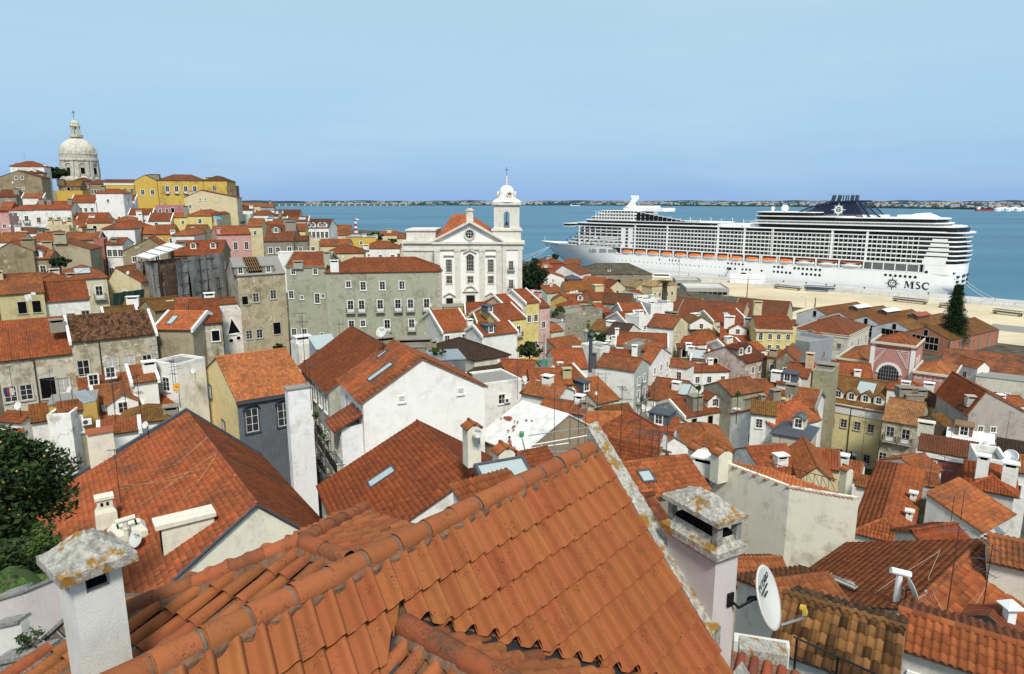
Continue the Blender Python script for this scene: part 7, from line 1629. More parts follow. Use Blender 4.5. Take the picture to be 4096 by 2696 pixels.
# dormer slopes
dorm=near
DU,DWR,DWL=ddir*.215,dR*.40,dL*.40
def above(p):return p.z>zmain(p.x,p.y)-.03
DO=DS+Vector((0,0,.03))
barrel_field(dorm,DO,DU,DWR,above,0,20,0,8,.08);barrel_field(dorm,DO,DU,DWL,above,0,20,0,6,.08)
bed(dorm,[DO,DO+ddir*4.2,DO+ddir*4.2+dR*2,DO+dR*.1]);bed(dorm,[DO,DO+ddir*4.2,DO+ddir*4.2+dL*2,DO+dL*.1])
sd2=ddir.cross(Vector((0,0,1))).normalized();AX2=Matrix((sd2,Vector((0,0,1)),ddir)).transposed()
b=MB();b.lathe([(.118,.0),(.124,.02),(.108,.42)],12,(0,0,0),-.15,math.pi+.15,AX2);rme2=b.mesh('ridge_tile','roof_tile_near',True);rme2.uv_layers.new(name='UVMap')
for k in range(10):
    t=link('ridge_tile',rme2,dorm);t.location=DO+ddir*(.40*k-.05)+Vector((0,0,.05))-near.location;f=1+trs.normal(0,.06);t.color=(FGC[0]*f*.92,FGC[1]*f*.85,FGC[2]*f*.9,.9)
b=MB();rows_=[]
for s_ in(1,-1):
    rows_=[[nl(DO+ddir*(4.2*k/60.0)+sd2*s_*.10+Vector((0,0,.06))),nl(DO+ddir*(4.2*k/60.0)+sd2*s_*(.17+.02*math.sin(k*1.9))+Vector((0,0,-.02)))]for k in range(61)]
    b.grid(rows_)
b.build('dormer_ridge_mortar','mortar',near)
# lead valley gutters where the dormer meets the slope
def valley(side):
    tp_=math.tan(PD_);pts=[]
    for k in range(30):
        a=-.05+4.0*k/29.0;lo,hi=0.0,4.0
        base=DS+ddir*a
        for _ in range(30):
            m_=(lo+hi)/2;q=base+rdir*side*m_;zd=DS.z+.1-m_*tp_
            if zd>zmain(q.x,q.y)+.0:lo=m_
            else:hi=m_
        q=base+rdir*side*lo
        if(q-(Rf+TU*.2)).dot(rdir)-(q-Rf).dot(Vector((TW.x,TW.y,0)).normalized())*rdir.dot(Vector((TW.x,TW.y,0)).normalized())>0:break
        pts.append(Vector((q.x,q.y,zmain(q.x,q.y))))
    return pts
for s_ in(1,-1):
    pv=valley(s_);b=MB();rows_=[]
    for i,p in enumerate(pv):
        jj=.03*math.sin(i*1.3);rows_.append([nl(p+VL[s_][1]*.2+TN*.015),nl(p+VL[s_][1]*.1+TN*.02),nl(p+TN*.01),nl(p-VL[s_][1]*.10+Vector((0,0,.02)))])
    b.grid(rows_);b.build('valley_gutter','rubber_pipe',near,True)
# small hipped roof behind the main ridge
low=empty('low_rear_roof_house',(-2.5,8.2,44));tag(low,'low rear roof of barrel tiles with its own mortared ridge behind the main ridge','house')
c1=atz(1397,2262,ZR-.02);c0=atz(1202,2185,ZR-.02);cu=(c0-c1).normalized();cl=(c0-c1).length
hd=Vector((cu.y,-cu.x,0));hd=hd if hd.dot(rdir)>0 else-hd;pl_=R(17)
wL=Vector((-hd.x*math.cos(pl_),-hd.y*math.cos(pl_),-math.sin(pl_)));wR=Vector((hd.x*math.cos(pl_),hd.y*math.cos(pl_),-math.sin(pl_)))
nL=cu.cross(wL);nL=nL if nL.z>0 else-nL;nR=cu.cross(wR);nR=nR if nR.z>0 else-nR
capL,capR=hitplane('S',470,2475,c0,nL),hitplane('S',1462,2046,c0,nR)
def side_of(p,a,b_):return(b_.x-a.x)*(p.y-a.y)-(b_.y-a.y)*(p.x-a.x)
rid0,rid1=Rf-rdir*10.5,Rf
def inL(p):return side_of(p,rid0,rid1)>.10 and side_of(p,capL,c0)<-.05
def inR(p):return side_of(p,rid0,rid1)>.10 and side_of(p,c0,capR)<-.05 and(p-c0).dot(hd)<1.75
barrel_field(low,c1-cu*4,cu*.20,wL*.40,inL,-12,36,0,10,.070,cvar=.07);barrel_field(low,c1-cu*4,cu*.16,wR*.34,inR,-14,40,0,7,.060,cvar=.07)
def lowl(p):return Vector(p)
bed(low,[c0,c1,Rf-rdir*5.5+Vector((0,0,-.45)),Rf-rdir*10.5+Vector((0,0,-1.1)),capL+Vector((0,0,-.05))],dz=-.02)
bed(low,[c0,c1,c1+rdir*2.4+Vector((0,0,-.7)),capR],dz=-.02)
def caprun(a,b_,r=.088):
    e=(b_-a);L=e.length;e/=L;s_=e.cross(Vector((0,0,1))).normalized();u2=s_.cross(e);axm=Matrix((s_,u2,e)).transposed();n=max(1,round(L/.40));ln=L/n
    b=MB();b.lathe([(r,0),(r*1.08,.015),(r*.94,ln)],10,(0,0,0),-.2,math.pi+.2,axm);me=b.mesh('ridge_tile','roof_tile_near',True);me.uv_layers.new(name='UVMap')
    for k in range(n):
        t=link('ridge_tile',me,low);t.location=a+e*(ln*k)+Vector((0,0,.06))-low.location;f=1+trs.normal(0,.07);t.color=(FGC[0]*f*.95,FGC[1]*f*.9,FGC[2]*f,.7)
    b=MB();rows_=[[a+e*(L*k/40.0)+s_*(-.13-.015*math.sin(k*1.7))+Vector((0,0,-.02))-low.location,a+e*(L*k/40.0)+s_*-.07+Vector((0,0,.09))-low.location,a+e*(L*k/40.0)+s_*.07+Vector((0,0,.09))-low.location,a+e*(L*k/40.0)+s_*(.13+.015*math.sin(k*2.1))+Vector((0,0,-.02))-low.location]for k in range(41)]
    b.grid(rows_);b.build('ridge_mortar','mortar',low);return e,L
caprun(c1,c0,.095);eL,LL=caprun(c0,capL);eR,LR=caprun(c0,capR)
for a,e,L in((c0,eL,LL),(c0,eR,LR)):  # tile tips poking out past the cap line
    out=Vector((cu.x*.93,cu.y*.93,-.36)).normalized();uu=Vector((e.x,e.y,e.z));n_=uu.cross(out);n_=n_ if n_.z>0 else-n_
    me=barrel(uu,out*.36,n_.normalized(),.066,0)
    for k in range(int(L/.20)):
        t=link('eave_tile',me,low);t.location=a+e*(.1+.20*k)+out*.06+Vector((0,0,.0))-low.location;f=1+trs.normal(0,.1);t.color=(FGC[0]*f,FGC[1]*f,FGC[2]*f,.5);t.rotation_euler=tuple(trs.normal(0,.02,3))
    b=MB();b.prism([a+Vector((0,0,-.02))-low.location,a+e*L+Vector((0,0,-.02))-low.location,a+e*L+out*.33-low.location,a+out*.33-low.location],off=(0,0,-.06));b.build('eave_bed','rubber_pipe',low)
b=MB();b.face([Vector((p.x,p.y,z))-low.location for p,z in((capL,40),(c0,40),(c0,c0.z-.1),(capL,capL.z-.1))]);b.face([Vector((p.x,p.y,z))-low.location for p,z in((c0,40),(capR,40),(capR,capR.z-.1),(c0,c0.z-.1))]);b.build('wall','stucco_white',low)

# ------------------------------------------------------------------ near chimneys
def vert_at(c,x,y,p0,dirv):
    """move from p0 along dirv (horizontal) until the column through crop pixel (x,y) is met"""
    r=ray(*px(c,x,y));den=dirv.x*r.y-dirv.y*r.x;s=(p0.y*r.x-p0.x*r.y)/den;return s
def chimney(name,lab,corner,a_,w1,b_,w2,z0,z1,mat,style):
    """corner: near vertical edge; a_, b_ unit plan directions of the two visible faces"""
    r=empty(name,(corner.x,corner.y,z0));tag(r,lab,'chimney')
    def P(i,j,z):return a_*i+b_*j+Vector((0,0,z))
    Mx=Matrix((a_,b_,Vector((0,0,1)))).transposed().to_4x4();flip=a_.cross(b_).z<0
    H=z1-z0
    def bx(m,i0,i1,j0,j1,za,zb):m.box(i0,i1,j0,j1,za,zb,Mx)
    def slab(m,i0,i1,j0,j1,zs):
        """concave pyramid cap from rows of rings"""
        n=13;ci,cj=(i0+i1)/2,(j0+j1)/2;rows_=[]
        for q in range(n):
            row=[]
            for k in range(n):
                fi,fj=q/(n-1.0)*2-1,k/(n-1.0)*2-1;m_=max(abs(fi),abs(fj));h=(1-m_)**1.15*zs*(1+.25*math.sin(3*m_))+.010*math.sin(q*2.1+k*1.3)
                row.append(P(ci+fi*(i1-i0)/2,cj+fj*(j1-j0)/2,0)+Vector((0,0,h)))
            rows_.append(row)
        return rows_
    if style==1:
        o=.40
        b=MB();bx(b,0,w1,0,w2,-.6,H-.17);q=.26*w1
        for i in(0,w1-q):
            for j in(0,w2*.76):bx(b,i,i+q,j,j+.24*w2,H-.17,H)
        b.build('shaft',mat,r)
        b=MB();bx(b,.07,w1-.07,.07,w2-.07,H-.165,H-.12);b.build('flue_opening','black_hole',r)
        b=MB();e=.10;bx(b,-e,w1+e,-e,w2+e,H,H+.075);rows_=slab(b,-e-.0,w1+e,-e,w2+e,.21);b.grid([[p+Vector((0,0,H+.076))for p in row]for row in rows_]);b.build('cap','concrete_lichen',r,False)
    else:
        b=MB();bx(b,0,w1,0,w2,-1.2,H-.46);b.build('shaft',mat,r)
        b=MB();e=.075;rows_=[]
        ring=lambda ee,z:[P(-ee,-ee,z),P(w1+ee,-ee,z),P(w1+ee,w2+ee,z),P(-ee,w2+ee,z),P(-ee,-ee,z)]
        b.grid([ring(0,H-.50),ring(.03,H-.47),ring(e,H-.43),ring(e,H-.33),ring(e-.02,H-.32),ring(.0,H-.27),ring(-.03,H-.20)]);b.face(ring(-.03,H-.22)[:4]);b.build('collar','concrete_lichen',r)
        b=MB();q=.085
        for i in(-.01,w1-q+.01):
            for j in(-.01,w2-q+.01):bx(b,i,i+q,j,j+q,H-.26,H)
        b.build('corner_posts','concrete_grey',r);b=MB();bx(b,.05,w1-.05,.05,w2-.05,H-.24,H-.17);b.build('flue_opening','black_hole',r)
        b=MB();e=.065;bx(b,-e,w1+e,-e,w2+e,H,H+.06);rows_=slab(b,-e,w1+e,-e,w2+e,.20);b.grid([[p+Vector((0,0,H+.061))for p in row]for row in rows_]);b.build('cap','concrete_lichen',r)
    return r
# left one: right edge first, then the faces
RB=atz(*px('H',1228,1372),ZR-.15);fdir=Vector((-rdir.x,-rdir.y,0));s1=vert_at('H',752,1330,RB,fdir);Mc=RB+fdir*s1
back=Vector((-rdir.y,rdir.x,0));s2=vert_at('H',628,1330,Mc,back)
zt_l=atd(*px('H',1130,520),RB.y).z
chimney('chimney','white stucco chimney with lichen covered concrete cap at the lower left',Mc,-fdir,s1,back,max(.34,min(.6,s2)),ZR-.9,zt_l,'stucco_white',1)
fv=Vector((TW.x,TW.y,0)).normalized()
cm=hitplane('Q',1262,1330,Rf+TU*.3,TN);cdist=cm.y
cm=atd(*px('Q',1285,900),cdist+.15);lf_=-fv;w1=vert_at('Q',850,520,cm,lf_);rgt=Vector((-fv.y,fv.x,0));rgt=rgt if rgt.x>0 else-rgt;w2=vert_at('Q',1500,700,cm,rgt)
ztr=atd(*px('Q',1300,190),cm.y).z
RCH=chimney('chimney','mauve grey stucco chimney with open lantern top and lichen cap beside the stone verge',cm,lf_,abs(w1),rgt,abs(w2),cm.z-1.2,ztr,'stucco_mauve',2)
print('CHIM',s1,s2,w1,w2,cm,ztr,Mc,zt_l)
# ------------------------------------------------------------------ details on the near left house
def slope_hit(Hh,k,c,x,y,off=0.0):
    s=[Hh['MW']@p for p in Hh['slopes'][k]];n=(s[1]-s[0]).cross(s[-1]-s[0]).normalized();n=n if n.z>0 else-n
    p=hitplane(c,x,y,s[0],n);return p+n*off,n
def loc(Hh,p):return Hh['MW'].inverted()@Vector(p)
def boxpart(Hh,name,p,w,dp,hgt,mat,down=1.0,color=None):
    q=loc(Hh,p);b=MB();b.box(q.x-w/2,q.x+w/2,q.y-dp/2,q.y+dp/2,q.z-down,q.z+hgt);return b.build(name,mat,Hh['root'],color=color)
# white chimney with tile on top at the back verge
p,_=slope_hit(LG,0,'G',960,690);q=loc(LG,p);b=MB();b.box(q.x-.75,q.x+.75,q.y-.3,q.y+.3,q.z-1,q.z+1.9);b.box(q.x-.68,q.x+.68,q.y-.24,q.y+.24,q.z+1.9,q.z+2.1);o=b.scl(q,1.25).build('chimney','stucco_cream',LG['root'])
b=MB();b.prism([(q.x-.8,q.y-.4,q.z+2.1),(q.x+.8,q.y-.4,q.z+2.1),(q.x+.8,q.y,q.z+2.35),(q.x-.8,q.y,q.z+2.35)],off=(0,.1,.05));b.scl(q,1.25).build('tile_cap','roof_tile_near',o,color=(.3,.09,.05,.2))
# chimney with two square holes
p,_=slope_hit(LG,0,'G',1000,1290);q=loc(LG,p);b=MB()
def frust(b,x,y,z0,z1,a0,a1,c0_,c1_):b.grid([[(x+sx*w,y+sy*h,z)for sx,sy in((-1,-1),(1,-1),(1,1),(-1,1),(-1,-1))]for z,w,h in((z0,a0,c0_),(z1,a1,c1_))])
frust(b,q.x,q.y,q.z-1,q.z+.9,.55,.5,.4,.36);frust(b,q.x,q.y,q.z+.9,q.z+1.15,.5,.36,.36,.28);frust(b,q.x,q.y,q.z+1.15,q.z+1.65,.36,.36,.28,.28);b.box(q.x-.45,q.x+.45,q.y-.36,q.y+.36,q.z+1.65,q.z+1.8);b.m=1
for dx in(-.15,.12):b.box(q.x+dx-.06,q.x+dx+.06,q.y-.30,q.y-.2,q.z+1.3,q.z+1.5)
b.scl(q,1.25).build('chimney',['stucco_cream','black_hole'],LG['root'])
p,_=slope_hit(LG,0,'G',1200,1450);q=loc(LG,p);b=MB();frust(b,q.x,q.y,q.z-1,q.z+.75,.85,.85,.6,.6);frust(b,q.x,q.y,q.z+.75,q.z+1.05,.85,.62,.6,.42);b.box(q.x-.62,q.x+.62,q.y-.42,q.y+.42,q.z+1.0,q.z+1.06);b.m=1
for dx in(-.4,0,.4):b.box(q.x+dx-.04,q.x+dx+.04,q.y-.35,q.y+.35,q.z+1.061,q.z+1.08)
b.scl(q,1.25).build('vent_box',['stucco_cream','black_hole'],LG['root'])
VB=LG['MW']@Vector((q.x,q.y,q.z))
b=MB();b.tube((q.x-.1,q.y-.7,q.z-.8),(q.x-.1,q.y-.7,q.z+1.5),.11,.11,10);b.tube((q.x-.5,q.y-.7,q.z+1.58),(q.x+.35,q.y-.7,q.z+1.66),.13,.13,10);b.tube((q.x-.1,q.y-.7,q.z+1.1),(q.x-.1,q.y-.7,q.z+1.2),.15,.15,10);b.scl(q,1.25).build('flue_pipe','stucco_cream',LG['root'])
# big white slab chimney
p,n_=slope_hit(LG,0,'G',1750,1390);q=loc(LG,p);b=MB();b.box(q.x-1.15,q.x+1.15,q.y-.42,q.y+.42,q.z-1.2,q.z+.95);o=b.scl(q,1.25).build('chimney','stucco_cream',LG['root'])
b=MB();b.prism([(q.x-1.4,q.y-.55,q.z+.95),(q.x+1.25,q.y-.55,q.z+.95),(q.x+1.25,q.y-.45,q.z+1.2),(q.x+1.25,q.y+.2,q.z+1.3),(q.x-1.4,q.y+.2,q.z+1.3),(q.x-1.4,q.y-.45,q.z+1.2)][:2]+[(q.x+1.25,q.y-.55,q.z+1.16),(q.x-1.4,q.y-.55,q.z+1.16)],off=(0,1.1,.0));b.scl(q,1.25).build('cap','stucco_cream',o)
b=MB();b.box(q.x-1.17,q.x-1.14,q.y-.3,q.y+.3,q.z-.5,q.z+.8);b.scl(q,1.25).build('flue_opening','black_hole',o)
b=MB();zl=q.z-.5;b.box(q.x-1.9,q.x-1.1,q.y-.5,q.y+.5,zl-.42,zl-.36);b.scl(q,1.25).build('lead_flashing','slate',o)
# slate flashing along the back verge and the lower strip
s0=LG['slopes'][0];s1=LG['slopes'][1];b=MB()
for s in(s0,s1):
    e0,e1=(s[0],s[3])if s is s0 else(s[1],s[2])
    b.prism([e0+Vector((0,-.1,.05)),e1+Vector((0,-.1,.05)),e1+Vector((0,-.1,.4)),e0+Vector((0,-.1,.4))],off=(0,.35,0))
b.build('verge_flashing','slate',LG['root'])
b=MB()
for s,k in((s0,1),(s1,0)):
    e0,e1=(s[1],s[2])if s is s0 else(s[0],s[3])
    b.prism([e0+Vector((0,-.12,-.02)),e1+Vector((0,-.12,-.02)),e1+Vector((0,-.12,.12)),e0+Vector((0,-.12,.12))],off=(0,.22,0))
b.build('front_flashing','slate',LG['root'])
dish(VB+Vector((1.15,-1.1,.9)),205,28,.52,'grey dish lettered TVCABO beside the white vent box','dish_white',{'TVCABO':(.42,.30,1.1,.1),'Televes':(.18,.14,1,0)},mast=.8)
p,_=slope_hit(LG,0,'G',1125,1090)
antenna(p,2,4.2,'tall rooftop aerial with four crossed arrays on the great red roof',.5)
# loose cables over the roof
for k,pts in enumerate([[(1110,960),(1500,870),(1900,760),(2140,690),(2380,790)],[(1110,920),(1450,900),(1800,830),(2130,700)],[(1300,1110),(1500,980),(1800,760),(2010,620),(2250,640),(2380,690)],[(1700,1050),(1850,890),(2000,640)],[(1400,780),(1650,720),(1900,490),(1960,455),(2200,490),(2380,500)]]):
    P=[]
    for i,(x,y)in enumerate(pts):
        h0,n_=slope_hit(LG,0,'G',x,y,.12);h1,n1=slope_hit(LG,1,'G',x,y,.12);P.append(h0 if loc(LG,h0).x<LG['W']*.637 else h1)
    b=MB();b.path(P,.014,4);tag(b.build('cable','cable'),'pale loose cables lying across the great red roof','cable','cables on the great red roof')
# cream coloured cut-off triangle wall is the near gable; curved lead strip at its foot
b=MB();g0=hitplane('H',1130,560,LG['MW']@LG['slopes'][0][1]+Vector((0,0,-.6)),Vector((0,0,1)));g1=hitplane('H',1700,720,g0,Vector((0,0,1)))
mid=(g0+g1)/2+Vector((-.2,-.3,-.3));P=[g0*(1-t)**2+mid*2*t*(1-t)+g1*t*t for t in np.linspace(0,1,10)]
b.grid([[p_,p_+Vector((.25,.9,-.02))]for p_ in P]);b.grid([[p_+Vector((0,0,-1.5)),p_]for p_ in P]);o=b.build('lead_gutter','slate',None);o.parent=LG['root'];o.matrix_parent_inverse=LG['MW'].inverted()

# ------------------------------------------------------------------ near right: dish on the mauve chimney, railing, barrel roof
dp=atd(*px('Q',1765,855),cm.y+.42)
D1=dish(dp,122,22,.40,'large white dish lettered TV CABO on the mauve chimney','dish_white',{'TV CABO':(.50,.26,1.15,.15),'SATELLITE DIGITAL':(.28,.09,1.1,.1),'Televes':(.12,.15,1,0)},mast=.05)
wp=atd(*px('Q',1445,875),cm.y+.12);b=MB();b.box(-.05,.05,-.012,.012,-.09,.09,Matrix.Translation(wp-D1.location)@Matrix.Rotation(math.atan2(rgt.y,rgt.x),4,'Z'));b.path([wp-D1.location,wp-D1.location+Vector((.10,-.02,-.10)),Vector((-.05,.10,-.06))],.018,7);b.build('wall_bracket','iron',D1)
# iron railing bottom right
rl=empty('iron_railing',atd(*px('O',255,1460),13.0));tag(rl,'black iron handrail in front of the mottled tile roof','railing')
r0_,r1_=atd(*px('O',270,1235),13.0),atd(*px('O',1000,1567),10.2);b=MB();e=r1_-r0_
b.tube(r0_-e*.05-rl.location,r0_+e*1.3-rl.location,.022,.022,6);b.build('top_rail','iron',rl);b=MB();b.tube(r0_+Vector((0,0,-.42))-rl.location,r0_+e*1.3+Vector((0,0,-.42))-rl.location,.015,.015,6);b.build('lower_rail','iron',rl)
for f in(0.0,.58,1.15):b=MB();q=r0_+e*f-rl.location;b.tube(q,q+Vector((0,0,-1.0)),.025,.025,6);b.build('post','iron',rl)
# barrel roof right at the bottom edge
br_=empty('corner_roof',atd(*px('O',200,1600),11.5));tag(br_,'patch of red barrel tiles below the iron handrail','roof')
bo=atd(*px('O',-60,1440),11.5);bu=Vector((.22,-.10,-.02));bw2=Vector((-.16,-.33,-.14))
barrel_field(br_,bo+bu*0,bu,bw2,lambda p:True,-3,16,0,4,.085,(.27,.072,.036,.4));bed(br_,[bo-bu*3,bo+bu*16,bo+bu*16+bw2*4,bo-bu*3+bw2*4])
b=MB();w0,w1_=atd(*px('Q',1530,1330),11.6),atd(*px('Q',1980,1400),12.4);b.prism([w0,w1_,w1_+Vector((.1,.35,.05)),w0+Vector((.1,.35,.05))],off=(0,0,-.35));tag(b.build('coping_stone','concrete_lichen'),'short curved coping stone with peeling tiles below the near dish','coping')
# small courtyard walls behind the dish
b=MB();w0,w1_=atd(*px('Q',1480,1260),13),atd(*px('Q',2000,1330),15);b.prism([w0,w1_,w1_+Vector((0,0,-3)),w0+Vector((0,0,-3))],off=(.1,.3,0));tag(b.build('courtyard_wall','stucco_white'),'pale courtyard wall with dark rim below the near dish','wall')
# chimneys and flue on the lower right roof
p,_=slope_hit(BR,0,'O',1190,910);r=empty('flue_pipe',p);tag(r,'white T shaped flue pipe on the lower right roof','flue');b=MB();b.tube((0,0,-.3),(0,0,1.5),.14,.14,10);b.build('stem','plain_white',r);b=MB();b.tube((-.42,0,1.68),(.42,-.1,1.5),.15,.15,10);b.build('cross_pipe','plain_white',r)
p,_=slope_hit(BR,0,'O',1270,950);dish(p+Vector((.2,0,.9)),100,20,.5,'white dish seen edge on beside the T shaped flue',mast=.9)
p,_=slope_hit(BR,1,'O',1650,1090);antenna(p,1,4.6,'tall rusty aerial mast on the lower right ridge roof',1.2)
p,_=slope_hit(BR,1,'O',1985,1040);antenna(p,2,3.6,'aerial with long arms near the skylight on the lower right roof',2.2)
p,_=slope_hit(BR,1,'O',2060,1200);q=loc(BR,p);b=MB();b.box(q.x-.9,q.x+.9,q.y-.5,q.y+.5,q.z-1,q.z+.7);b.build('dormer','stucco_mauve',BR['root']);b=MB()
P=[Vector((q.x-1.1,q.y-.7,q.z+.65)),Vector((q.x-1.1,q.y+.7,q.z+.65)),Vector((q.x,q.y+.7,q.z+1.25)),Vector((q.x,q.y-.7,q.z+1.25))];b.face(P,slope_uv(P));P=[Vector((q.x+1.1,q.y+.7,q.z+.65)),Vector((q.x+1.1,q.y-.7,q.z+.65)),Vector((q.x,q.y-.7,q.z+1.25)),Vector((q.x,q.y+.7,q.z+1.25))];b.face(P,slope_uv(P));b.build('dormer_roof','roof_far',BR['root'],color=(.24,.07,.03,.3))
p,_=slope_hit(BR,1,'O',2200,1290);r=empty('white_flue',p);tag(r,'slim white square flue with pyramid cap at the right edge','flue');b=MB();b.box(-.18,.18,-.18,.18,-.5,1.7);b.build('shaft','plain_white',r);b=MB();b.grid([[(sx*w,sy*w,z)for sx,sy in((-1,-1),(1,-1),(1,1),(-1,1),(-1,-1))]for w,z in((.38,1.85),(.38,1.9),(.02,2.2))]);b.build('cap','plain_white',r)
for k,pts in enumerate([[(1000,850),(1200,700),(1560,480),(1610,440)],[(1610,440),(1500,700),(1530,860),(1640,1060)],[(1720,1110),(1900,950),(2100,620),(2140,470)],[(1260,790),(1420,970),(1640,1070)]]):
    P=[]
    for x,y in pts:
        h0,_=slope_hit(BR,0,'O',x,y,.15);h1,_=slope_hit(BR,1,'O',x,y,.15);P.append(h0 if loc(BR,h0).x<6.5 else h1)
    b=MB();b.path(P,.013,4);tag(b.build('cable','cable'),'pale loose cables draped over the lower right ridge roof','cable','cables on the lower right roof')

# ------------------------------------------------------------------ trees
def leaves_mesh(P,size,rs_,mat,name,asp=.45):
    n=len(P);d1=rs_.normal(size=(n,3));d1[:,2]*=.6;d1/=np.linalg.norm(d1,axis=1)[:,None];d2=np.cross(d1,rs_.normal(size=(n,3)));d2/=np.linalg.norm(d2,axis=1)[:,None]+1e-9
    s=size*rs_.uniform(.6,1.3,(n,1));a,c=d1*s,d2*s*asp;V=np.stack([P-a,P+c,P+a,P-c],1).reshape(-1,3);F=np.arange(4*n).reshape(-1,4)
    return np_mesh(name,V,F,None,mat,False)
def tree(c,x0,y0,x1,y1,d,mat,lab,n=2500,leaf=None,shape='round',seed=1,name='tree',cat='tree',trunk=None,clumps=26,gap=.28,depth=None):
    ce=atd(*px(c,(x0+x1)/2,(y0+y1)/2),d);a=atd(*px(c,x0,(y0+y1)/2),d);t=atd(*px(c,(x0+x1)/2,y0),d);rx=abs(ce.x-a.x);rz=abs(t.z-ce.z);ry=depth or rx
    rs_=np.random.RandomState(seed);r=empty(name,(ce.x,ce.y,ce.z-rz-(trunk or 1.0)));tag(r,lab,cat);lf=leaf or max(.16,d*.0017);base=np.array((0,0,rz+(trunk or 1.0)))
    if shape=='round':
        u=rs_.normal(size=(clumps,3));u/=np.linalg.norm(u,axis=1)[:,None];u*=(rs_.rand(clumps,1)**.4)*.78;C=u*np.array((rx,ry,rz));cr=rs_.uniform(.22,.40,clumps)*min(rx,rz)
    else:
        hgt=rs_.rand(clumps)**.9;ang=rs_.rand(clumps)*6.28;rad=(1-hgt)**.7*rs_.uniform(.15,.85,clumps);C=np.stack([rx*rad*np.cos(ang),rx*rad*np.sin(ang),-rz+2*rz*hgt],1);cr=rx*(.24+.26*(1-hgt))*rs_.uniform(.8,1.2,clumps)
    k=rs_.randint(clumps,size=n);g=rs_.normal(size=(n,3));g/=np.linalg.norm(g,axis=1)[:,None];P=C[k]+g*(cr[k]*rs_.rand(n)**.33)[:,None]*np.array((1.15,1.15,.9))+base
    link('crown',leaves_mesh(P,lf,rs_,mat,'crown'),r)
    b=MB();b.tube((0,0,-3),(0,0,base[2]*.9),.06*rx+.05,.03*rx+.03,7)
    for q in range(6):e=C[q]*.8+base;b.tube((0,0,base[2]*(.45+.05*q)),tuple(e),.025*rx+.03,.015,5)
    b.build('trunk','bark',r);return r,C+base,cr,rs_
# loquat tree at the lower left with fruit
lq,C,cr,rs_=tree('S',-240,1690,270,2230,27,'leaf_dark','dark loquat tree with yellow fruit at the lower left',n=22000,leaf=.14,clumps=70,seed=3,trunk=3.0,depth=2.6)
b=MB()
for k in range(240):
    q=C[rs_.randint(len(C))];g=rs_.normal(size=3);g/=np.linalg.norm(g);g[1]=-abs(g[1]);p=q+g*.75;b.lathe([(.001,-.05),(.045,-.02),(.045,.02),(.001,.05)],5,p)
b.build('fruit','fruit',lq,kind='stuff')
tree('S',-90,2120,240,2420,22,'leaf_dark','dark shrub mass under the loquat tree',n=5000,leaf=.12,clumps=30,seed=8,name='shrub',cat='shrub',depth=1.6)
tree('S',120,2080,240,2260,21,'leaf_mid','fresh green young tree in front of the loquat',n=900,leaf=.07,clumps=16,seed=12,depth=.5)
def frond(root,p,az,L,droop,mat='leaf_mid',w=.34):
    b=MB();n=14;pts=[]
    for k in range(n+1):f=k/n;pts.append(Vector((math.cos(az)*L*f,math.sin(az)*L*f,L*(.45*f-droop*f*f))))
    for k in range(n):b.tube(pts[k],pts[k+1],.02,.018,4)
    sd_=Vector((-math.sin(az),math.cos(az),0))
    for k in range(2,n*3):
        f=k/(n*3.0);i=min(n-1,int(f*n));p_=pts[i].lerp(pts[i+1],f*n-i);ll=w*math.sin(math.pi*min(1,f*.92+.08))+.05;fw=(pts[i+1]-pts[i]).normalized()
        for s in(-1,1):t=p_+sd_*s*ll+fw*ll*.45+Vector((0,0,-.35*ll));b.face([p_,p_+fw*.05,t,t-fw*.01])
    o=b.build('frond',mat,root);o.location=p
pf=empty('palm_plant',atd(*px('S',40,2330),17));tag(pf,'palm with long drooping fronds at the lower left edge','palm')
for k,az in enumerate((-1.2,-.7,-.2,.3,2.2,3.0,3.9,4.6)):frond(pf,(0,0,0),az,1.7+.1*(k%3),.75,'leaf_mid',.22)
b=MB();b.tube((0,0,-4),(0,0,.05),.16,.12,8);b.build('trunk','bark',pf)
bn=empty('banana_plant',atd(*px('H',430,760),14.9));tag(bn,'bright green banana leaf arching over the garden wall','plant');b=MB();rows_=[]
for k in range(13):f=k/12.0;c_=Vector((-1.1*f,.1*f,.8*math.sin(f*2.6)*.55));w=.13*math.sin(math.pi*min(1,.1+f*.9))+.01;rows_.append([c_+Vector((0,-w,-w*.5)),c_,c_+Vector((0,w,-w*.4))])
b.grid(rows_);b.build('leaf','leaf_dark',bn);b=MB();b.tube((0,0,-2),(0,0,0),.05,.04,6);b.build('stem','leaf_mid',bn)
# garden walls at the lower left
def wallseg(pts,h,th,mat,lab,name='garden_wall',cat='wall'):
    o=empty(name,pts[0]);tag(o,lab,cat);b=MB()
    for a,c in zip(pts,pts[1:]):
        n=Vector((-(c-a).y,(c-a).x,0)).normalized()*th;b.prism([a-o.location,c-o.location,c+n-o.location,a+n-o.location],off=(0,0,-h))
    b.build('wall_body',mat,o);b=MB()
    for a,c in zip(pts,pts[1:]):
        n=Vector((-(c-a).y,(c-a).x,0)).normalized()*(th+.12);q=n.normalized()*-.06;b.prism([a+q-o.location+Vector((0,0,.08)),c+q-o.location+Vector((0,0,.08)),c+n+q-o.location+Vector((0,0,.08)),a+n+q-o.location+Vector((0,0,.08))],off=(0,0,-.08))
    b.build('coping','concrete_grey',o)
wallseg([atd(*px('H',-60,890),15.5),atd(*px('H',240,800),15.2),atd(*px('H',620,640),14.2)],5,.35,'stucco_mauve','long grey garden wall behind the white chimney')
wallseg([atd(*px('H',-60,1140),13.2),atd(*px('H',190,1085),13.0)],3,.2,'stucco_white','short pale wall with red base in the garden')
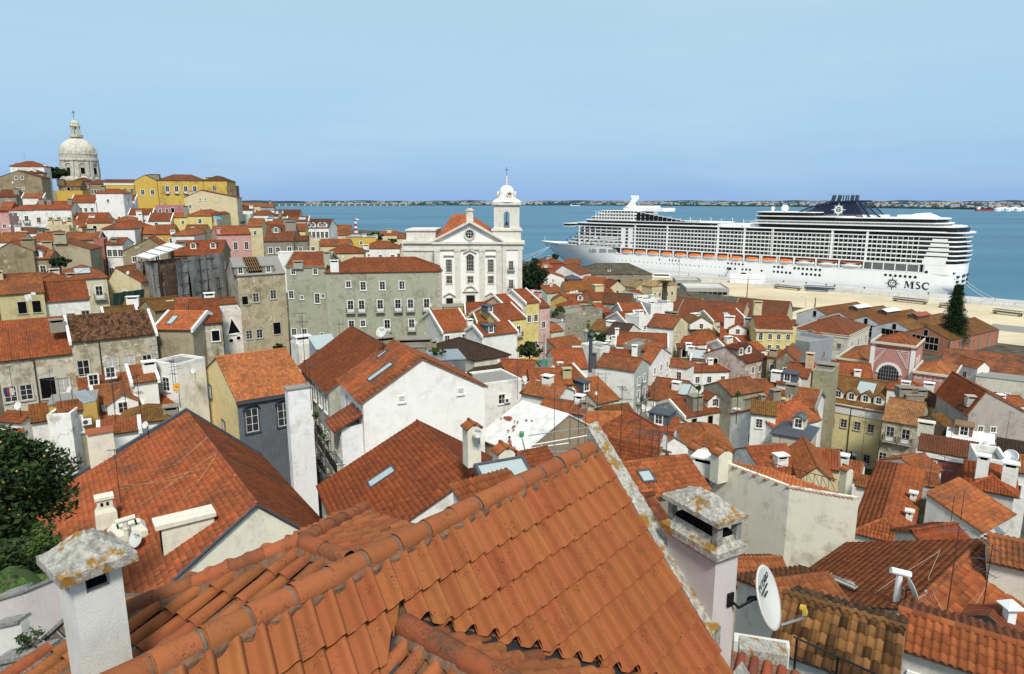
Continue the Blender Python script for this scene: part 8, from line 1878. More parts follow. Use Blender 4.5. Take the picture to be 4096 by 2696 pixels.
wallseg([atd(*px('H',-60,1480),11.5),atd(*px('H',420,1375),11.2)],3,.3,'concrete_grey','low concrete wall along the garden bed')
wallseg([atd(*px('H',410,1250),12.0),atd(*px('H',620,1060),11.8),atd(*px('H',900,900),11.5)],6,.4,'rubble','dark rubble stone wall beside the white chimney')
b=MB();b.face([(-12,4,47.0),(-2.6,4,47.0),(-3.5,17,47.3),(-12,17,47.3)]);struct(b.build('garden_ground','earth'))
tree('H',120,1150,400,1420,11.6,'leaf_dark','thin scraggly shrub in the garden bed',n=420,leaf=.035,clumps=22,seed=21,name='shrub',cat='shrub',depth=.4,trunk=.3)
# middle and far trees
tree('C',1330,865,1610,1235,216,'leaf_conifer','dark evergreen tree mass right of the church tower',n=9000,leaf=.42,clumps=60,seed=31,trunk=3,depth=9)
tree('A',415,615,655,740,395,'leaf_conifer','dark pines left of the stone dome',n=5000,leaf=.55,clumps=40,seed=32,trunk=4,depth=10)
tree('B',1300,638,1510,730,262,'leaf_mid','round green tree behind the mustard block',n=2600,leaf=.42,seed=33,trunk=2)
tree('B',1500,700,1625,745,258,'leaf_mid','low green tree beside the church parapet',n=1200,leaf=.40,seed=34,trunk=2)
tree('F',455,180,655,275,139,'leaf_dark','dark bush beside the blank beige gable',n=2600,leaf=.24,seed=35,name='bush',cat='bush')
tree('I',145,170,285,250,118,'leaf_dark','dark bush at the foot of the derelict building',n=1500,leaf=.2,seed=36,name='bush',cat='bush')
tree('I',1575,212,1790,272,89,'leaf_mid','green bush behind the slate grey box',n=1800,leaf=.16,seed=37,name='bush',cat='bush')
tree('I',1940,435,2005,500,84,'leaf_mid','small green bush right of the slate grey box',n=600,leaf=.14,seed=38,name='bush',cat='bush')
tree('K',378,618,640,785,116,'leaf_dark','dark citrus tree before the yellow and pink houses',n=4200,leaf=.21,clumps=34,seed=39,trunk=2)
tree('K',700,290,845,420,176,'leaf_mid','green tree left of the ruined grey building',n=2400,leaf=.3,seed=40,trunk=2)
tree('K',1020,415,1080,600,160,'leaf_bright','slim light green creeper tree in the walled garden',n=1000,leaf=.24,seed=41,shape='cone')
tree('K',1030,500,1140,600,156,'leaf_mid','bushy green tree in the walled garden',n=1500,leaf=.26,seed=42)
tree('K',1110,525,1240,665,152,'leaf_dark','dark round tree in the walled garden',n=2400,leaf=.24,seed=43)
tree('D',225,730,320,790,345,'leaf_dark','small dark tree under the ship bow',n=900,leaf=.5,seed=44)
cyb=atz(*px('M',1730,590),3.0)
tree('E',1610,1040,1870,1600,cyb.y,'leaf_conifer','tall dark conifer standing before the quay sheds',n=26000,leaf=.26,clumps=170,shape='cone',seed=45,trunk=1.5)
tree('M',1810,500,1870,570,cyb.y+6,'leaf_mid','small bush at the foot of the brick shed',n=500,leaf=.2,seed=46,name='bush',cat='bush')
pt=atd(*px('D',1295,1140),262);pl2=empty('palm_tree',(pt.x,pt.y,pt.z-4));tag(pl2,'tall thick trunked palm before the pale yellow palace','palm');ht=atd(*px('D',1295,1010),262).z-pl2.location.z
b=MB();b.tube((0,0,0),(0,0,ht),1.15,.95,10);b.tube((0,0,ht),(0,0,ht+1.2),1.3,.8,10);b.build('trunk','bark',pl2)
for k in range(26):frond(pl2,(0,0,ht+.8),k*2.399,3.2+(k%3)*.4,.35+.75*(k%5)/5.0,'leaf_dark',.8)
for k,(c,x,y,d,w)in enumerate((('K',2080,1050,96,60),('K',905,1125,84,90),('K',1100,620,150,60),('R',600,640,92,40))):
    tree(c,x-w/2,y-w/2,x+w/2,y+w/2,d,'leaf_mid' if k!=2 else 'leaf_dark',('green bush on the mid slope terrace','tangled green plants behind the open balcony','reddish dark shrub in the walled garden','pot plants below the grey green house')[k],n=500,leaf=.14,seed=60+k,name='bush',cat='bush')
# ------------------------------------------------------------------ special features of single houses
def HL(lab):return HOUSES[lab]
# slim tower: triangle and two round openings
r=TRI['root'];mpx=TRI['W']/176.0
def tl(x,y):return(x-2066)*mpx,TRI['h']-(y-735)*mpx
T3=[tl(2108,915),tl(2220,905),tl(2148,762)];cx3=sum(p[0]for p in T3)/3;cz3=sum(p[1]for p in T3)/3
b=MB();b.prism([(cx3+(x-cx3)*1.22,0,cz3+(z-cz3)*1.22)for x,z in T3],off=(0,-.06,0));o=b.build('triangle_window','trim_white',r);b=MB();b.prism([(x,-.061,z)for x,z in T3],off=(0,-.03,0));b.build('pane','black_hole',o)
for x,y in((2130,985),(2200,966)):
    X,Z=tl(x,y);b=MB();b.lathe([(.001,.05),(20*mpx,.05),(20*mpx,.10),(28*mpx,.10),(28*mpx,0)],20,(X,0,Z),ax=Matrix(((1,0,0),(0,0,-1),(0,1,0))));o=b.build('round_window','trim_white',r);b=MB();b.lathe([(.001,.07),(19*mpx,.07)],20,(X,0,Z),ax=Matrix(((1,0,0),(0,0,-1),(0,1,0))));b.build('pane','black_hole',o)
# pink market hall: great arched window and cream mouldings
MK=HL('pink market hall with great arched window and cream mouldings');r=MK['root'];Wm=MK['W'];xa_=Wm*.46;ra_=Wm*.235;zs_=MK['h']-6.4
b=MB();b.lathe([(ra_,0),(ra_,.18),(ra_*1.28,.18),(ra_*1.28,0)],20,(xa_,0,zs_),0,math.pi,Matrix(((1,0,0),(0,0,-1),(0,1,0))));o=b.build('arched_window','trim_white',r)
b=MB();b.box(xa_-ra_,xa_+ra_,-.06,.02,zs_-4.4,zs_);b.lathe([(.001,.06),(ra_,.06)],20,(xa_,0,zs_),0,math.pi,Matrix(((1,0,0),(0,0,-1),(0,1,0))));b.build('pane','ship_glass',o)
b=MB()
for k in range(1,8):X=xa_-ra_+2*ra_*k/8;zt=zs_+math.sqrt(max(0,ra_**2-(X-xa_)**2));b.box(X-.05,X+.05,-.11,-.06,zs_-4.4,zt)
for k in range(9):
    Z=zs_-4.2+k*.85;hw_=ra_ if Z<zs_ else math.sqrt(max(0.01,ra_**2-(Z-zs_)**2));b.box(xa_-hw_,xa_+hw_,-.10,-.06,Z-.04,Z+.04)
b.build('glazing_bars','galv',o)
b=MB()
for s in(-1,1):
    A=[Vector((xa_+s*Wm*.13,-.06,MK['h']-.9)),Vector((xa_+s*Wm*.40,-.06,MK['h']-.9)),Vector((xa_+s*Wm*.40,-.06,MK['h']-4.8))]
    for p,q in zip(A,A[1:]+A[:1]):b.tube(p,q,.06,.06,4)
    for p,q in zip([a.lerp(sum(A,Vector())/3,.35)for a in A],[a.lerp(sum(A,Vector())/3,.35)for a in A[1:]+A[:1]]):b.tube(p,q,.045,.045,4)
for X in(.35,Wm-.35):b.box(X-.45,X+.45,-.12,0,-1,MK['h']+.2)
b.build('moulding','trim_white',r)
for lab in('right wing of the pink market hall with three small windows','left wing of the pink market hall'):
    Hh=HL(lab);b=MB();n=4
    for k in range(n):x0=Hh['W']*(k+.18)/n;x1_=Hh['W']*(k+.82)/n;b.box(x0,x1_,-.06,0,Hh['h']-.35,Hh['h']-.25);b.box(x0,x1_,-.06,0,Hh['h']-1.1,Hh['h']-1.0);b.box(x0,x0+.1,-.06,0,Hh['h']-1.0,Hh['h']-.35);b.box(x1_-.1,x1_,-.06,0,Hh['h']-1.0,Hh['h']-.35)
    b.build('moulding','trim_white',Hh['root'])
# louvred monitors on the shed ridges
for k,lab in enumerate([l for l in HOUSES if 'gabled shed bay' in l]):
    if k in(1,2,3):
        Hh=HOUSES[lab];x=Hh['W']/2;z=Hh['zr'](x,1);y=Hh['D']*(.42+.02*k);b=MB();b.box(x-2,x+2,y-4.5,y+4.5,z-1,z+1.2);b.build('monitor','trim_brown',Hh['root']);b=MB()
        for s in(-1,1):P=[Vector((x+s*2.6,y-5,z+1.0)),Vector((x+s*2.6,y+5,z+1.0)),Vector((x,y+5,z+2.0)),Vector((x,y-5,z+2.0))];b.face(P)
        b.build('monitor_roof','white_sheet' if k<3 else 'wood_red',Hh['root']);b=MB()
        for q in range(7):
            yy=y-4.6+q*1.5;b.box(x-2.65,x-.1,yy,yy+.25,z+1.12,z+1.6)
        b.build('louvre','galv',Hh['root'])
    if k==4:
        Hh=HOUSES[lab];b=MB()
        for q in range(6):yy=Hh['D']*q/5.0;b.box(Hh['W']-.02,Hh['W']+.25,yy-.3,yy+.3,-2,Hh['h']-.3)
        b.build('concrete_pier','concrete_grey',Hh['root'])
# lean-to roof and terrace on the lane side of the white gable
q=WG;e=q['h'];b=MB();P=[Vector((-2.6,.3,e-2.6)),Vector((-2.6,4.2,e-2.6)),Vector((.1,4.2,e-1.2)),Vector((.1,.3,e-1.2))][::1]
b.face(P,slope_uv(P));b.face([p-Vector((0,0,.12))for p in P][::-1]);o=b.build('lean_to_roof','mortar',q['root'],color=(.2,.06,.03,.8));tile_slope(q['root'],[P[1]+Vector((0,0,.03)),P[0]+Vector((0,0,.03)),P[3]+Vector((0,0,.03)),P[2]+Vector((0,0,.03))],(.24,.07,.033,.9),0,seed=77,wmat=q['MW'])
b=MB();b.box(-1.9,0,.6,3.9,e-6.5,e-2.3);b.build('bay_wall','wall',q['root'],color=(.74,.75,.76,.3))
for yy in(1.4,3.0):put_window(q['root'],'t',Matrix.Translation((-1.9,yy,e-4.2))@Matrix.Rotation(R(-90),4,'Z'),'trim_stone')
for Hh,dz in((WG,6.4),(BG,5.4),(BG,9.5)):
    for k in range(3):
        yy=Hh['D']*(k+.5)/3;sl,ra=balcony_mesh(3.6);bo=link('balcony',sl,Hh['root'],Matrix.Translation((0 if Hh is BG else-1.9,yy,Hh['h']-dz))@Matrix.Rotation(R(-90),4,'Z'));link('railing',ra,bo)
tree('I',520,800,590,870,60,'leaf_mid','potted green plant on the lane balcony',n=350,leaf=.10,seed=71,name='potted_plant',cat='plant')
tree('I',600,1010,660,1050,54,'leaf_mid','terracotta window box plants above the lane',n=200,leaf=.08,seed=72,name='potted_plant',cat='plant')
# arched lead hoods over the slate front windows
r=YH['root']
for f in(.18,.62):
    b=MB();b.lathe([(.95,-.4),(.95,.05),(.80,.05)],10,(YH['W']*f,-.02,YH['h']-1.6),.25,math.pi-.25,Matrix(((1,0,0),(0,0,1),(0,1,0))));b.build('window_hood','slate',r,True)
b=MB();b.box(-.1,YH['W'],-.35,0,YH['h']-.5,YH['h']-.12);b.build('cornice','slate',r)
n_b=46;b=MB()
for k in range(n_b):X=YH['W']*k/n_b;b.box(X,X+.035,-.03,0,-2,YH['h']-.5)
b.build('cladding_seams','slate',r,kind='stuff')
# derelict building: broken roof battens
DB=HL('tall derelict tan building with broken roof and empty windows');s=DB['slopes'][0];b=MB()
for k in range(7):f=.26+.045*k;p0,p1=s[0].lerp(s[1],f),s[3].lerp(s[2],f);b.tube(p0.lerp(p1,.15)+Vector((0,0,.25)),p0.lerp(p1,.95)+Vector((0,0,.25)),.09,.09,4)
for k in range(4):f=.2+.2*k;p0,p1=s[0].lerp(s[3],f),s[1].lerp(s[2],f);b.tube(p0.lerp(p1,.25)+Vector((0,0,.33)),p0.lerp(p1,.55)+Vector((0,0,.33)),.07,.07,4)
b.build('bare_rafters','wood',DB['root']);b=MB();f0,f1=.25,.55;P=[s[0].lerp(s[1],f0).lerp(s[3].lerp(s[2],f0),.1),s[0].lerp(s[1],f1).lerp(s[3].lerp(s[2],f1),.1),s[0].lerp(s[1],f1).lerp(s[3].lerp(s[2],f1),.97),s[0].lerp(s[1],f0).lerp(s[3].lerp(s[2],f0),.97)];b.face([p+Vector((0,0,.12))for p in P]);b.build('roof_hole','black_hole',DB['root'])
# quoins at the right end of the sage building and red corner of peeling house
def quoins(Hh,x,n,mat='trim_stone',top=0.5):
    b=MB();m_=[]
    for k in range(n):
        w=.9 if k%2 else.6;z=Hh['h']-top-k*.62;bb=MB();bb.box(x-w,x+.05,-.07,.05,z-.56,z);bb.build('quoin',mat,Hh['root'])
quoins(GREEN,GREEN['W'],24);quoins(HL('peeling old house with blackened tile roof and stone window frames'),HL('peeling old house with blackened tile roof and stone window frames')['W'],10)
# drainpipes
for lab,fx,m_ in(('peeling old house with blackened tile roof and stone window frames',.31,'dark_iron_rust'),('peeling old house with wide red roof at the left edge',.43,'dark_iron_rust'),('long sage green building with iron balconies before the white church',.06,'trim_stone'),('long sage green building with iron balconies before the white church',.655,'trim_stone'),('pale yellow house with five white dormers and white parapet band',.55,'iron')):
    Hh=HL(lab);b=MB();x=Hh['W']*fx;b.tube((x,-.14,Hh['h']-.3),(x,-.14,-2),.07,.07,7);b.build('drainpipe',m_,Hh['root'])

# ------------------------------------------------------------------ scaffolded house wrapped in grey netting
A_,B_,C_=atd(*px('F',1272,205),134),atd(*px('F',1475,215),128),atd(*px('F',2068,180),146);zt=A_.z;zb=zt-20
sc_=empty('scaffolded_house',(B_.x,B_.y,zb));tag(sc_,'ruined house wrapped in torn grey scaffold netting with white sheet roof','house');TP.append((B_.x,B_.y,zb));TP.append((C_.x,C_.y,zb+1))
def sl(p,z=None):return Vector((p[0],p[1],p[2]if z is None else z))-sc_.location
D_=A_+(C_-B_);b=MB();ins=lambda p:Vector((p.x,p.y,0)).lerp(Vector(((A_.x+C_.x)/2,(A_.y+C_.y)/2,0)),.12)
q4=[ins(p)for p in(A_,B_,C_,D_)]
for a,c in zip(q4,q4[1:]+q4[:1]):b.face([sl(a,zb-4),sl(c,zb-4),sl(c,zt-.5),sl(a,zt-.5)])
b.build('wall','wall',sc_,color=(.16,.10,.07,.8))
def net(a,c,f0,f1,z0,z1,nm,seed):
    rr=np.random.RandomState(seed);b=MB();rows_=[];e=(c-a);nv=Vector((e.y,-e.x,0)).normalized();nu=int(e.length*(f1-f0)*3)+2;ph=rr.rand(6)*6
    for i in range(nu+1):
        f=f0+(f1-f0)*i/nu;p=a+e*f;row=[]
        for j in range(13):
            t=j/12.0;z=z0+(z1-z0)*t;w=.3*math.sin(f*16+ph[0])*(.4+.6*math.sin(t*5+ph[1]))+.10*math.sin(f*37+ph[2]+t*7)+.04*rr.normal();row.append(sl(p+nv*(w+.15)+Vector((0,0,0)),z))
        rows_.append(row)
    b.grid(rows_);b.build(nm,'cloth_grey',sc_,True)
net(A_,B_,0.0,.30,zb+1,zt-.2,'netting',1);net(A_,B_,.36,.98,zb,zt-.2,'netting',2)
net(B_,C_,0.02,.05,zb,zt-4,'netting',3);net(B_,C_,.22,.40,zb+1,zt-.1,'netting',4);net(B_,C_,.41,.70,zb+2,zt+.4,'netting',5);net(B_,C_,.72,1.0,zb+2,zt+.4,'netting',6);net(B_,C_,.05,.22,zb+5,zb+9,'netting',7)
b=MB()
for a,c,n in((A_,B_,4),(B_,C_,10)):
    nv=Vector((c.y-a.y,a.x-c.x,0)).normalized()*.1
    for k in range(n+1):p=a.lerp(c,k/n)+nv;b.tube(sl(p,zb),sl(p,zt+.3),.07,.07,5)
    for z in np.arange(zb+2,zt,2.2):b.tube(sl(a+nv,z),sl(c+nv,z),.06,.06,5)
b.build('scaffold_tubes','dark_iron_rust',sc_)
W4=[atd(*px('F',1262,188),134),atd(*px('F',1390,217),127.5),atd(*px('F',1712,140),136),atd(*px('F',1572,105),148)]
zc=zt+.6;b=MB();WQ=[Vector((p.x,p.y,zc+dz))for p,dz in zip(W4,(0,0,1.8,1.8))];b.prism([sl(p)for p in WQ],off=(0,0,.15));b.build('sheet_roof','white_sheet',sc_);b=MB()
for f in(.25,.5,.75):b.tube(sl(WQ[0].lerp(WQ[3],f)+Vector((0,0,.2))),sl(WQ[1].lerp(WQ[2],f)+Vector((0,0,.2))),.06,.06,4)
b.build('roof_seam','iron',sc_)
b=MB();g0,g1=atd(*px('F',1050,520),124),atd(*px('F',1335,480),128);b.grid([[g0.lerp(g1,f)+Vector((0,0,-z))+Vector((0,-.3*math.sin(f*30+z),0))for f in np.linspace(0,1,24)]for z in(0,.8,1.6,2.6)]);tag(b.build('construction_net','green_paint'),'dark green construction net strung before the low cream gable','net')

# ------------------------------------------------------------------ dishes, masts and other small things
def mast(c,x,yt,yb,d,kind,lab,grp):
    p=atd(*px(c,x,yb),d);t=atd(*px(c,x,yt),d);nh=min((h_ for h_ in HOUSES.values()if 'MW' in h_),key=lambda h_:((h_['MW']@Vector((h_['W']/2,h_['D']/2,0)))-Vector((p.x,p.y,p.z-6))).length);ws=nh['lab'].split();lab='thin aerial mast on the '+' '.join(ws[:10]if ws[min(9,len(ws)-1)]not in('and','with','of','the','a','in','by','on')else ws[:9]);antenna(p,kind,max(1.0,t.z-p.z),lab,rnd.uniform(0,6.28),grp)
G1,G2,G3,G4='aerial masts behind the stone verge','aerial masts on the right hand roofs','aerial masts on the left roofs','aerial masts in the middle of the slope'
for x,yt,yb,d in((735,-150,380,58),(880,150,430,56),(958,20,420,57),(1022,-40,400,60),(1130,-260,330,55),(1345,-130,620,44),(1525,170,480,46),(1640,280,560,45),(1775,180,560,45),(1700,290,600,44),(1545,-200,120,80),(1655,-60,100,84)):
    mast('L',x,yt,yb,d,rnd.choice((0,1,2,3)),'thin rusty aerial mast among the roofs behind the stone verge',G1)
for c,x,yt,yb,d in(('N',1490,540,830,60),('N',1610,520,780,62),('N',1245,770,920,55),('N',1795,840,1080,46),('N',1700,890,1130,46),('N',870,100,520,74),('N',95,330,560,66),('M',1790,1080,1320,95),('M',2215,1150,1400,92),('M',1985,1440,1560,84),('N',1690,180,420,84),('N',45,560,660,60)):
    mast(c,x,yt,yb,d,rnd.choice((0,1,2)),'thin dark aerial mast on the roofs of the right hand slope',G2)
for c,x,yt,yb,d in(('G',1075,-60,290,50),('G',1318,-120,320,50),('G',1175,-60,190,55),('F',280,820,1110,78),('F',110,870,1130,78),('F',140,1190,1560,66),('F',500,1240,1560,64),('F',570,1300,1560,62),('F',1070,1200,1567,60),('F',1130,1180,1360,72),('F',1640,1110,1420,66),('I',465,-120,530,62),('I',515,350,760,58),('I',778,-20,140,78),('F',1615,1140,1400,66),('F',1150,630,700,102),('A',235,505,600,300)):
    mast(c,x,yt,yb,d,rnd.choice((0,1,2,1)),'thin dark aerial mast above the roofs of the left half',G3)
for c,x,yt,yb,d in(('K',395,810,1140,80),('K',520,950,1090,92),('K',1215,880,1000,108),('K',1540,1000,1300,96),('K',1660,980,1230,98),('K',1880,780,960,118),('K',2100,830,1010,120),('K',1025,1200,1400,70),('K',800,1150,1290,72),('D',1260,1180,1290,185),('D',850,1010,1120,215),('D',1400,1460,1560,140),('K',1690,530,660,134),('K',2360,1000,1180,104),('R',960,520,620,108),('R',645,480,620,108),('R',1100,640,760,98),('R',25,560,700,108)):
    mast(c,x,yt,yb,d,rnd.choice((0,1,2)),'thin aerial mast among the roofs in the middle of the slope',G4)
def pdish(c,x,y,d,rpx,lab,az=190,el=25,mat='dish_white',text=None,mastl=.9,grp=None):
    p=atd(*px(c,x,y),d);dish(p,az,el,rpx/CS.get(c,2380/1024.0)*d/FPX,lab,mat,text,mastl,grp)
pdish('I',1165,66,66,52,'white dish with small lettering above the dark brown roof',200,25,text={'TV CABO':(.5,.26,1,0),'Televes':(.25,.18,1,0)},mastl=2.2)
pdish('F',1645,1392,62,40,'orange dish lettered Televes on the red roofs',195,25,'dish_orange',{'Televes':(0.05,.42,1,0)},2.0)
pdish('F',1798,1240,76,30,'white dish at the left end of the orange roof ridge',200,25)
pdish('F',645,1415,66,34,'white dish in front of the peeling house',210,30)
pdish('G',165,172,56,40,'round white dish above the garden terraces at the left edge',190,30)
pdish('G',1350,350,44,36,'white dish beyond the slate verge of the great roof',200,30)
pdish('L',25,305,40,52,'white dish lettered ZON on a tile capped chimney',205,20,text={'ZON':(.28,.52,1.1,0)},mastl=.7)
pdish('K',460,965,78,30,'large white dish beside the plain white terrace wall',140,25)
pdish('K',600,1040,88,18,'small white dish on the patched terrace',190,25)
pdish('K',220,797,104,18,'small white dish on the black roofed cream house',200,20)
pdish('K',540,152,160,14,'small white dish on top of the tall yellow house',200,20)
for i,(x,y)in enumerate(((893,162),(920,158),(947,154))):pdish('K',x,y,222,13,'%s of three small dishes on the long mossy orange roof'%('first','middle','last')[i],200,20,grp='three dishes in a row')
for i,(x,y)in enumerate(((1562,1228),(1612,1245),(1660,1198))):pdish('K',x,y,106,26,'%s of three white dishes on the broad red roofed white house'%('left','middle','right')[i],(150,190,140)[i],20,grp='three dishes on a house wall')
pdish('K',1625,628,134,14,'small dish on the very wide red roof',200,20)
pdish('K',1128,1100,94,18,'small white dish by the black dormer',150,20)
pdish('N',2260,518,66,62,'large grey mesh dish on a pole at the right edge',215,35,'galv',None,1.6)
pdish('N',810,500,64,28,'dark grey dish on a mast in the courtyard',220,30,'slate')
pdish('R',937,665,92,12,'small upright dish beside the stout grey chimney',110,15);pdish('R',962,645,93,11,'second small dish near the stout grey chimney',110,15)
pdish('B',1098,875,150,12,'small dish behind the long sage building roof',200,20)
pdish('B',1910,1327,139,18,'white dish on the right balcony of the sage building',210,20,mastl=.3);pdish('B',1770,1490,139,18,'white dish on the lowest balcony of the sage building',210,20,mastl=.3)
pdish('F',1190,328,124,18,'white dish beside the scaffolded house',200,20);pdish('F',2068,670,99,24,'white dish on top of the slim tower house',110,20)
pdish('A',118,768,262,10,'small dish on the tan gable house by the dome',190,20);pdish('A',720,1178,200,12,'small dish on the cream terrace block',190,20);pdish('A',93,1170,212,12,'small dish on the small pink house',190,20)
pdish('K',810,420,165,14,'small dish on the pale end wall of the ruin',140,15,mastl=.3)
# tile capped white chimneys in front of the ZON dish
def tilechim(c,x,y,d,w,dp,h,lab,rz=.45):
    p=atd(*px(c,x,y),d);r=empty('chimney',p,rz);tag(r,lab,'chimney');b=MB();b.box(-w/2,w/2,-dp/2,dp/2,-1.5,h);b.prism([(-w/2,-dp/2,h),(w/2,-dp/2,h),(w*.22,-dp/2,h+.35),(-w*.22,-dp/2,h+.35)],off=(0,dp,0));b.build('shaft','stucco_cream',r)
    b=MB();hw_=w/2+.12
    for sx in(-1,1):
        for k in range(5):y=-dp/2-.05+(dp+.1)*(k+.5)/5;b.tube((sx*.02,y,h+.42),(sx*hw_,y,h+.08),dp*.10,dp*.11,7)
    b.tube((0,-dp/2-.1,h+.45),(0,dp/2+.1,h+.45),.11,.11,8);b.build('tile_cap','roof_tile_near',r,True,color=FGC)
tilechim('L',-30,395,41,.9,.9,.95,'white chimney with tile cap carrying the ZON dish');tilechim('L',268,618,34,.95,.8,.8,'white chimney with tile cap beside the open roof window');tilechim('L',2070,560,50,1.2,1.0,.95,'white chimney with red tile cap before the hip roof');tilechim('N',720,760,62,.9,.8,1.2,'slim white chimney before the cream toothed gable');tilechim('L',2290,560,44,1.2,.8,.5,'low stucco chimney with tile top beside the tall beige house')
# open roof window near the ridge
p=atd(*px('L',270,660),30);r=empty('roof_window',p,R(25));tag(r,'open dark framed roof window behind the near ridge','window');b=MB()
for k in((-1.3,1.3,-.7,-.58),(-1.3,1.3,.58,.7),(-1.3,-1.15,-.58,.58),(1.15,1.3,-.58,.58)):b.box(k[0],k[1],k[2],k[3],-.1,.1,Matrix.Rotation(R(24),4,'X'))
b.build('frame','slate',r);b=MB();b.box(-1.15,1.15,-.58,.58,-.03,.03,Matrix.Rotation(R(24),4,'X'));b.build('pane','skylight_glass',r)
# roof debris, barrel and scaffold beside the torn white roof
s=RU['slopes'][0]
for k,(x,y)in enumerate(((300,180),(250,185),(505,205),(355,262),(335,300),(390,220),(320,195))):
    p,n_=slope_hit(RU,0,'L',x,y,.12);r=empty('rubble_heap',p);tag(r,'broken red bricks lying on the torn white roof','bricks','bricks on the white roof')
    for q in range(7 if k in(0,6)else 2):b=MB();b.box(-.11,.11,-.07,.07,-.05,.05,Matrix.Translation((rnd.uniform(-.3,.3),rnd.uniform(-.2,.2),rnd.uniform(0,.2)))@Matrix.Rotation(rnd.uniform(0,3),4,'Z')@Matrix.Rotation(rnd.uniform(-.4,.4),4,'X'));b.build('brick','wood_red',r)
p,n_=slope_hit(RU,0,'L',435,345,0);r=empty('paint_bucket',p);tag(r,'green bucket standing on the torn white roof','bucket');b=MB();b.lathe([(.2,0),(.24,.5),(.22,.5),(.2,.46),(.001,.46)],14);b.build('bucket_body','plain_green',r);b=MB();b.lathe([(.245,.47),(.255,.52),(.23,.52)],14);b.build('rim','plain_yellow',r)
scf=empty('scaffold',atd(*px('L',700,420),52));tag(scf,'loose steel scaffold tubes and boards below the torn white roof','scaffold')
for k,(x0,y0,x1,y1,d0,d1)in enumerate(((360,470,870,400,52,55),(360,500,860,475,52,55),(500,330,1120,245,54,58),(520,420,1040,330,53,57),(610,600,860,480,50,54),(440,360,480,540,51,51),(620,420,615,600,50,50),(870,330,880,470,55,55),(740,385,745,480,54,54),(495,460,490,640,51,51),(370,430,372,600,51,51))):
    a=atd(*px('L',x0,y0),d0)-scf.location;c=atd(*px('L',x1,y1),d1)-scf.location;b=MB();b.tube(a,c,.05,.05,6);b.build('tube','galv' if k%3 else 'trim_white',scf)
# corrugations on the white sheet
b=MB();s=RU['slopes'][0]
for k in range(46):f=k/45.0;p0,p1=s[0].lerp(s[1],f),s[3].lerp(s[2],f);b.tube(p0+Vector((0,0,.03)),p1+Vector((0,0,.03)),.05,.05,4)
b.build('sheet_ribs','white_sheet',RU['root'],kind='stuff')
# glass canopy, lattice and awning on the right
def sheet(c,pts,ds,mat,name,lab,cat,th=.06):
    P=[atd(*px(c,x,y),d)for(x,y),d in zip(pts,ds)];o=empty(name,P[0]);tag(o,lab,cat);b=MB();b.prism([p-P[0]for p in P],off=(0,0,-th));b.build('panel',mat,o)
    b=MB();n=6
    for k in range(n+1):f=k/n;b.tube(P[0].lerp(P[1],f)-P[0]+Vector((0,0,.02)),P[3].lerp(P[2],f)-P[0]+Vector((0,0,.02)),.03,.03,4)
    b.build('rib','galv',o)
sheet('N',((1262,715),(1335,690),(1480,835),(1412,900)),(60,62,54,52),'slate','canopy','sloping ribbed grey canopy among the red roofs on the right','canopy')
sheet('N',((1420,1235),(1485,1145),(1570,1170),(1505,1255)),(44,46,46,44),'white_sheet','plastic_sheet','curled pale plastic sheet below the stained grey house','sheet')
sheet('G',((670,50),(790,18),(890,120),(775,150)),(55,57,53,51),'skylight_glass','glass_roof','sloped glass lean-to roof on the ochre walled house','roof')
sheet('N',((2100,1190),(2140,1180),(2205,1245),(2160,1265)),(44,44,43,43),'white_sheet','awning','small white awning over a window at the right','awning')
sheet('O',((530,660),(770,520),(950,690),(800,775)),(33,36,33,30),'trim_stone','shade_sail','grey beige shade sail beside the tall beige house','awning')
sheet('A',((1995,1075),(2040,1085),(2070,1110),(1998,1105)),(228,228,226,226),'mural_blue','awning','bright blue awning on the hill houses','awning')
lt=empty('iron_lattice',atd(*px('N',0,690),56));tag(lt,'rusty iron lattice girder on the roof before the cream gable','lattice');b=MB();P0,P1=atd(*px('N',-20,575),56),atd(*px('N',640,740),52)
for dz in(0,-1.1):b.tube(P0+Vector((0,0,dz))-lt.location,P1+Vector((0,0,dz))-lt.location,.035,.035,5)
b.build('chord','dark_iron_rust',lt);b=MB()
for k in range(10):a=P0.lerp(P1,k/10.0)-lt.location;c=P0.lerp(P1,(k+1)/10.0)-lt.location;b.tube(a,c+Vector((0,0,-1.1)),.022,.022,4);b.tube(a,a+Vector((0,0,-1.1)),.022,.022,4)
b.build('brace','dark_iron_rust',lt)
# red and white mast by the river
mp=atd(*px('B',1217,655),300);mt_=atd(*px('B',1217,515),300);r=empty('radio_mast',mp);tag(r,'red and white lattice radio mast by the river','mast');hh=mt_.z-mp.z
for k in range(6):b=MB();b.lathe([(.85-.1*k*.8,0),(.78-.1*k*.8,hh/6.5)],4,(0,0,k*hh/6.5));b.build('mast_section','plain_red' if k%2 else 'plain_white',r)
b=MB();b.tube((0,0,hh*6/6.5),(0,0,hh),.1,.06,5);b.box(-.2,1.6,-.2,.2,hh-.9,hh-.4);b.build('antenna_head','plain_white',r)
